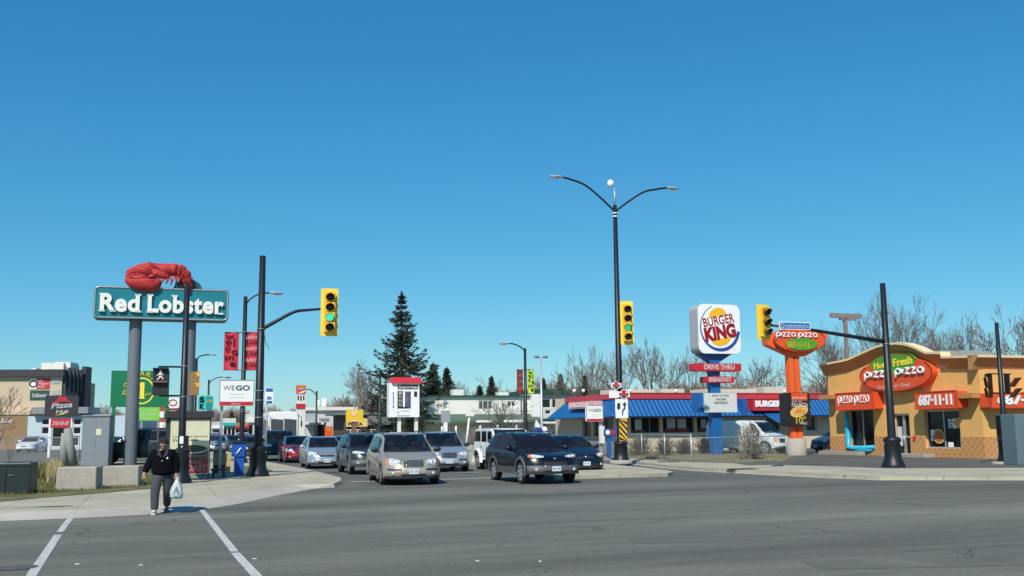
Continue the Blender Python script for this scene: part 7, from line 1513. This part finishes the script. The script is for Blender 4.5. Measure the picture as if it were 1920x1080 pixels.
# body: pelvis, spine, neck, head core, arms, hands with fingers, legs
V = [(0, 0, .92), (0, .0, 1.08), (0, -.01, 1.25), (0, -.02, 1.40), (0, -.05, 1.475), (0, -.08, 1.54),
     (-.19, -.02, 1.38), (-.33, .02, 1.14), (-.41, -.04, .93), (-.425, -.05, .885),
     (.19, -.02, 1.38), (.29, .0, 1.13), (.31, -.07, .90), (.312, -.08, .855),
     (-.11, -.02, .88), (-.14, -.16, .50), (-.12, -.20, .10), (-.12, -.28, .05),
     (.11, .02, .88), (.10, .08, .50), (.06, .34, .14), (.06, .26, .06)]
E = [(0, 1), (1, 2), (2, 3), (3, 4), (4, 5), (3, 6), (6, 7), (7, 8), (8, 9), (3, 10), (10, 11), (11, 12), (12, 13), (0, 14), (14, 15), (15, 16), (16, 17), (0, 18), (18, 19), (19, 20), (20, 21)]
Rr = [(.15, .12), (.15, .13), (.15, .12), (.12, .09), .055, .05, .07, .05, .036, (.034, .02), .07, .05, .036, (.034, .02), .095, .065, .045, .04, .095, .065, .045, .04]
for b_i, sx in ((9, -1), (13, 1)):
    bx, by, bz = V[b_i]
    for k, (ox, L_) in enumerate(((-.026, .062), (-.009, .074), (.009, .070), (.025, .055))):
        V.append((bx+ox*1.0, by, bz-.035)); V.append((bx+ox*1.1, by-.012, bz-.035-L_*.5)); V.append((bx+ox*1.05, by+.008, bz-.035-L_)); n_ = len(V); E += [(b_i, n_-3), (n_-3, n_-2), (n_-2, n_-1)]; Rr += [.010, .009, .007]
    V.append((bx-sx*.038, by-.02, bz-.02)); V.append((bx-sx*.045, by-.03, bz-.06)); n_ = len(V); E += [(b_i, n_-2), (n_-2, n_-1)]; Rr += [.011, .009]
Rr = [(tuple(q*K_ for q in r) if hasattr(r, '__len__') else r*K_) for r in Rr]
bd = skinned('body', sv(V), E, Rr, m_skin, root)
# head shaped on a ball, tipped down
hd = MB(); rot = Matrix.Rotation(R(28), 3, 'X'); hc = Vector((0, -.10, 1.585))*K_
hd.ball(hc, (.083, .098, .118), 20, 14, rot); hd.ball(hc+rot @ Vector((0, -.055, -.055)), (.052, .05, .055), 14, 10, rot)
hd.ball(hc+rot @ Vector((0, -.105, -.018)), (.015, .022, .026), 10, 6, rot)
for sx in (-1, 1): hd.ball(hc+rot @ Vector((sx*.082, .0, -.01)), (.012, .022, .032), 8, 6, rot)
ho = hd.build('head', m_skin, bd)
gz = MB()
for sx in (-1, 1):
    c = hc+rot @ Vector((sx*.034, -.10, .012)); gz.tube([c+rot @ Vector((.026*math.cos(a), 0, .017*math.sin(a))) for a in [k*math.pi/5 for k in range(11)]], .004, 5, False); gz.tube([c+rot @ Vector((sx*.026, 0, .005)), hc+rot @ Vector((sx*.083, .0, .01))], .003, 4)
    e_ = MB(); e_.ball(hc+rot @ Vector((sx*.034, -.092, .012)), (.013, .006, .008), 8, 6, rot); e_.build('eye', m_bk, bd)
gz.build('glasses', m_bk, bd); mo = MB(); mo.ball(hc+rot @ Vector((0, -.104, -.058)), (.026, .007, .006), 8, 6, rot); mo.build('mouth', M('lip', (.28, .09, .07), .6), bd)
hr = MB(); rn = random.Random(3)
hr.ball(hc+rot @ Vector((0, .022, .035)), (.094, .098, .105), 18, 12, rot)
for i in range(150):
    a = rn.uniform(0, 6.28); e_ = rn.uniform(-.25, 1.5); v = Vector((math.cos(a)*math.cos(e_)*.095, math.sin(a)*math.cos(e_)*.10+.022, math.sin(e_)*.108+.035))
    if v.y < -.035 and v.z < .065: continue
    hr.ball(hc+rot @ v, rn.uniform(.014, .026), 6, 4)
hr.build('hair', m_hair, bd)
# trousers
V = [(0, .0, .93), (-.115, -.03, .84), (-.14, -.16, .50), (-.13, -.20, .07), (.115, .03, .84), (.10, .08, .50), (.06, .34, .14), (0, 0, 1.02)]
skinned('trousers', sv(V), [(0, 1), (1, 2), (2, 3), (0, 4), (4, 5), (5, 6), (0, 7)], [(.20, .16), (.145, .14), (.105, .105), (.085, .085), (.145, .14), (.105, .105), (.08, .085), (.19, .16)], m_tr, root)
# jacket with collar, sleeves
V = [(0, .0, .86), (0, -.01, 1.00), (0, -.01, 1.20), (0, -.01, 1.34), (0, -.03, 1.43), (-.19, -.01, 1.37), (-.32, .02, 1.15), (-.41, -.035, .93), (.19, -.01, 1.37), (.285, .0, 1.14), (.31, -.068, .90)]
skinned('jacket', sv(V), [(0, 1), (1, 2), (2, 3), (3, 4), (3, 5), (5, 6), (6, 7), (3, 8), (8, 9), (9, 10)], [(.285, .22), (.29, .23), (.27, .21), (.22, .16), (.10, .10), (.14, .13), (.105, .10), (.07, .07), (.13, .12), (.105, .10), (.07, .07)], m_jk, root)
cl = MB(); m_col = M('purple_collar', (.03, .025, .05), .85)
for sx in (-1, 1): cl.add([(sx*.015, -.205, 1.24), (sx*.085, -.12, 1.44), (sx*.16, -.085, 1.42), (sx*.10, -.19, 1.30)], [(0, 1, 2, 3), (3, 2, 1, 0)])
cl.build('collar', m_col, root)
lg = MB(); lg.ball((.115*K_, -.205*K_, 1.27*K_), (.022, .008, .026), 10, 6); lg.ball((.0, -.222*K_, 1.21*K_), (.008, .008, .02), 8, 6); lg.build('jacket_emblem', m_offw, root)
for sx, (fx, fy_, fz, pt) in ((-1, (-.125, -.27, .0, 8)), (1, (.06, .28, .0, -14))):
    s = MB(); rt_ = Matrix.Rotation(R(-pt), 3, 'X'); s.ball((fx*K_, fy_*K_+.0, .055), (.055, .145, .048), 14, 8, rt_); s.box((fx*K_, fy_*K_, .018), (.09, .26, .03)); s.build('shoe', M('white_trainer', (.62, .62, .60), .6) if sx < 0 else M('shaded_trainer', (.12, .12, .13), .7), root)  # rear shoe: same trainer with its shade put into a darker colour
# bag, hanging from the hand
bp = root.matrix_world
hand = Matrix.Rotation(R(10), 4, 'Z') @ Vector((.312*K_, -.085*K_, .80*K_)); bw = Vector((pg.x, pg.y, 0))+hand
root = thing('plastic_bag', 'white translucent plastic carrier bag hanging from the hand of the walking person', 'bag', (bw.x+.02, bw.y, bw.z-.44), 10)
vs = []; fs = []; n = 20; prof = [(.0, .02), (.10, .0), (.135, .05), (.14, .14), (.115, .25), (.06, .36), (.02, .43)]
rn = random.Random(8)
for i, (r_, z) in enumerate(prof):
    for k in range(n):
        a = 2*math.pi*k/n; q = 1+.10*math.sin(a*5+i*1.3)+rn.uniform(-.05, .05); vs.append((r_*q*math.cos(a), r_*q*.62*math.sin(a), z+.012*math.sin(a*3)))
for i in range(len(prof)-1):
    for k in range(n): fs.append((i*n+k, i*n+(k+1) % n, (i+1)*n+(k+1) % n, (i+1)*n+k))
m_bag = M('bag_plastic', (.52, .60, .60), .35, var=.15, scale=14); m_bag.node_tree.nodes['Principled BSDF'].inputs['Transmission Weight'].default_value = .15
MB().add(vs, fs, True).build('sack', m_bag, root)
h = MB()
for sx in (-1, 1): h.tube([(sx*.03, 0, .36), (sx*.025, 0, .44), (0, .0, .475)], .010, 6)
h.build('handle', m_bag, root); h = MB(); h.text('A', -.06, .05, .12, .27, -.10, bold=.02, shear=.1); h.build('bag_print', M('bag_grey_print', (.33, .38, .38), .6), root)
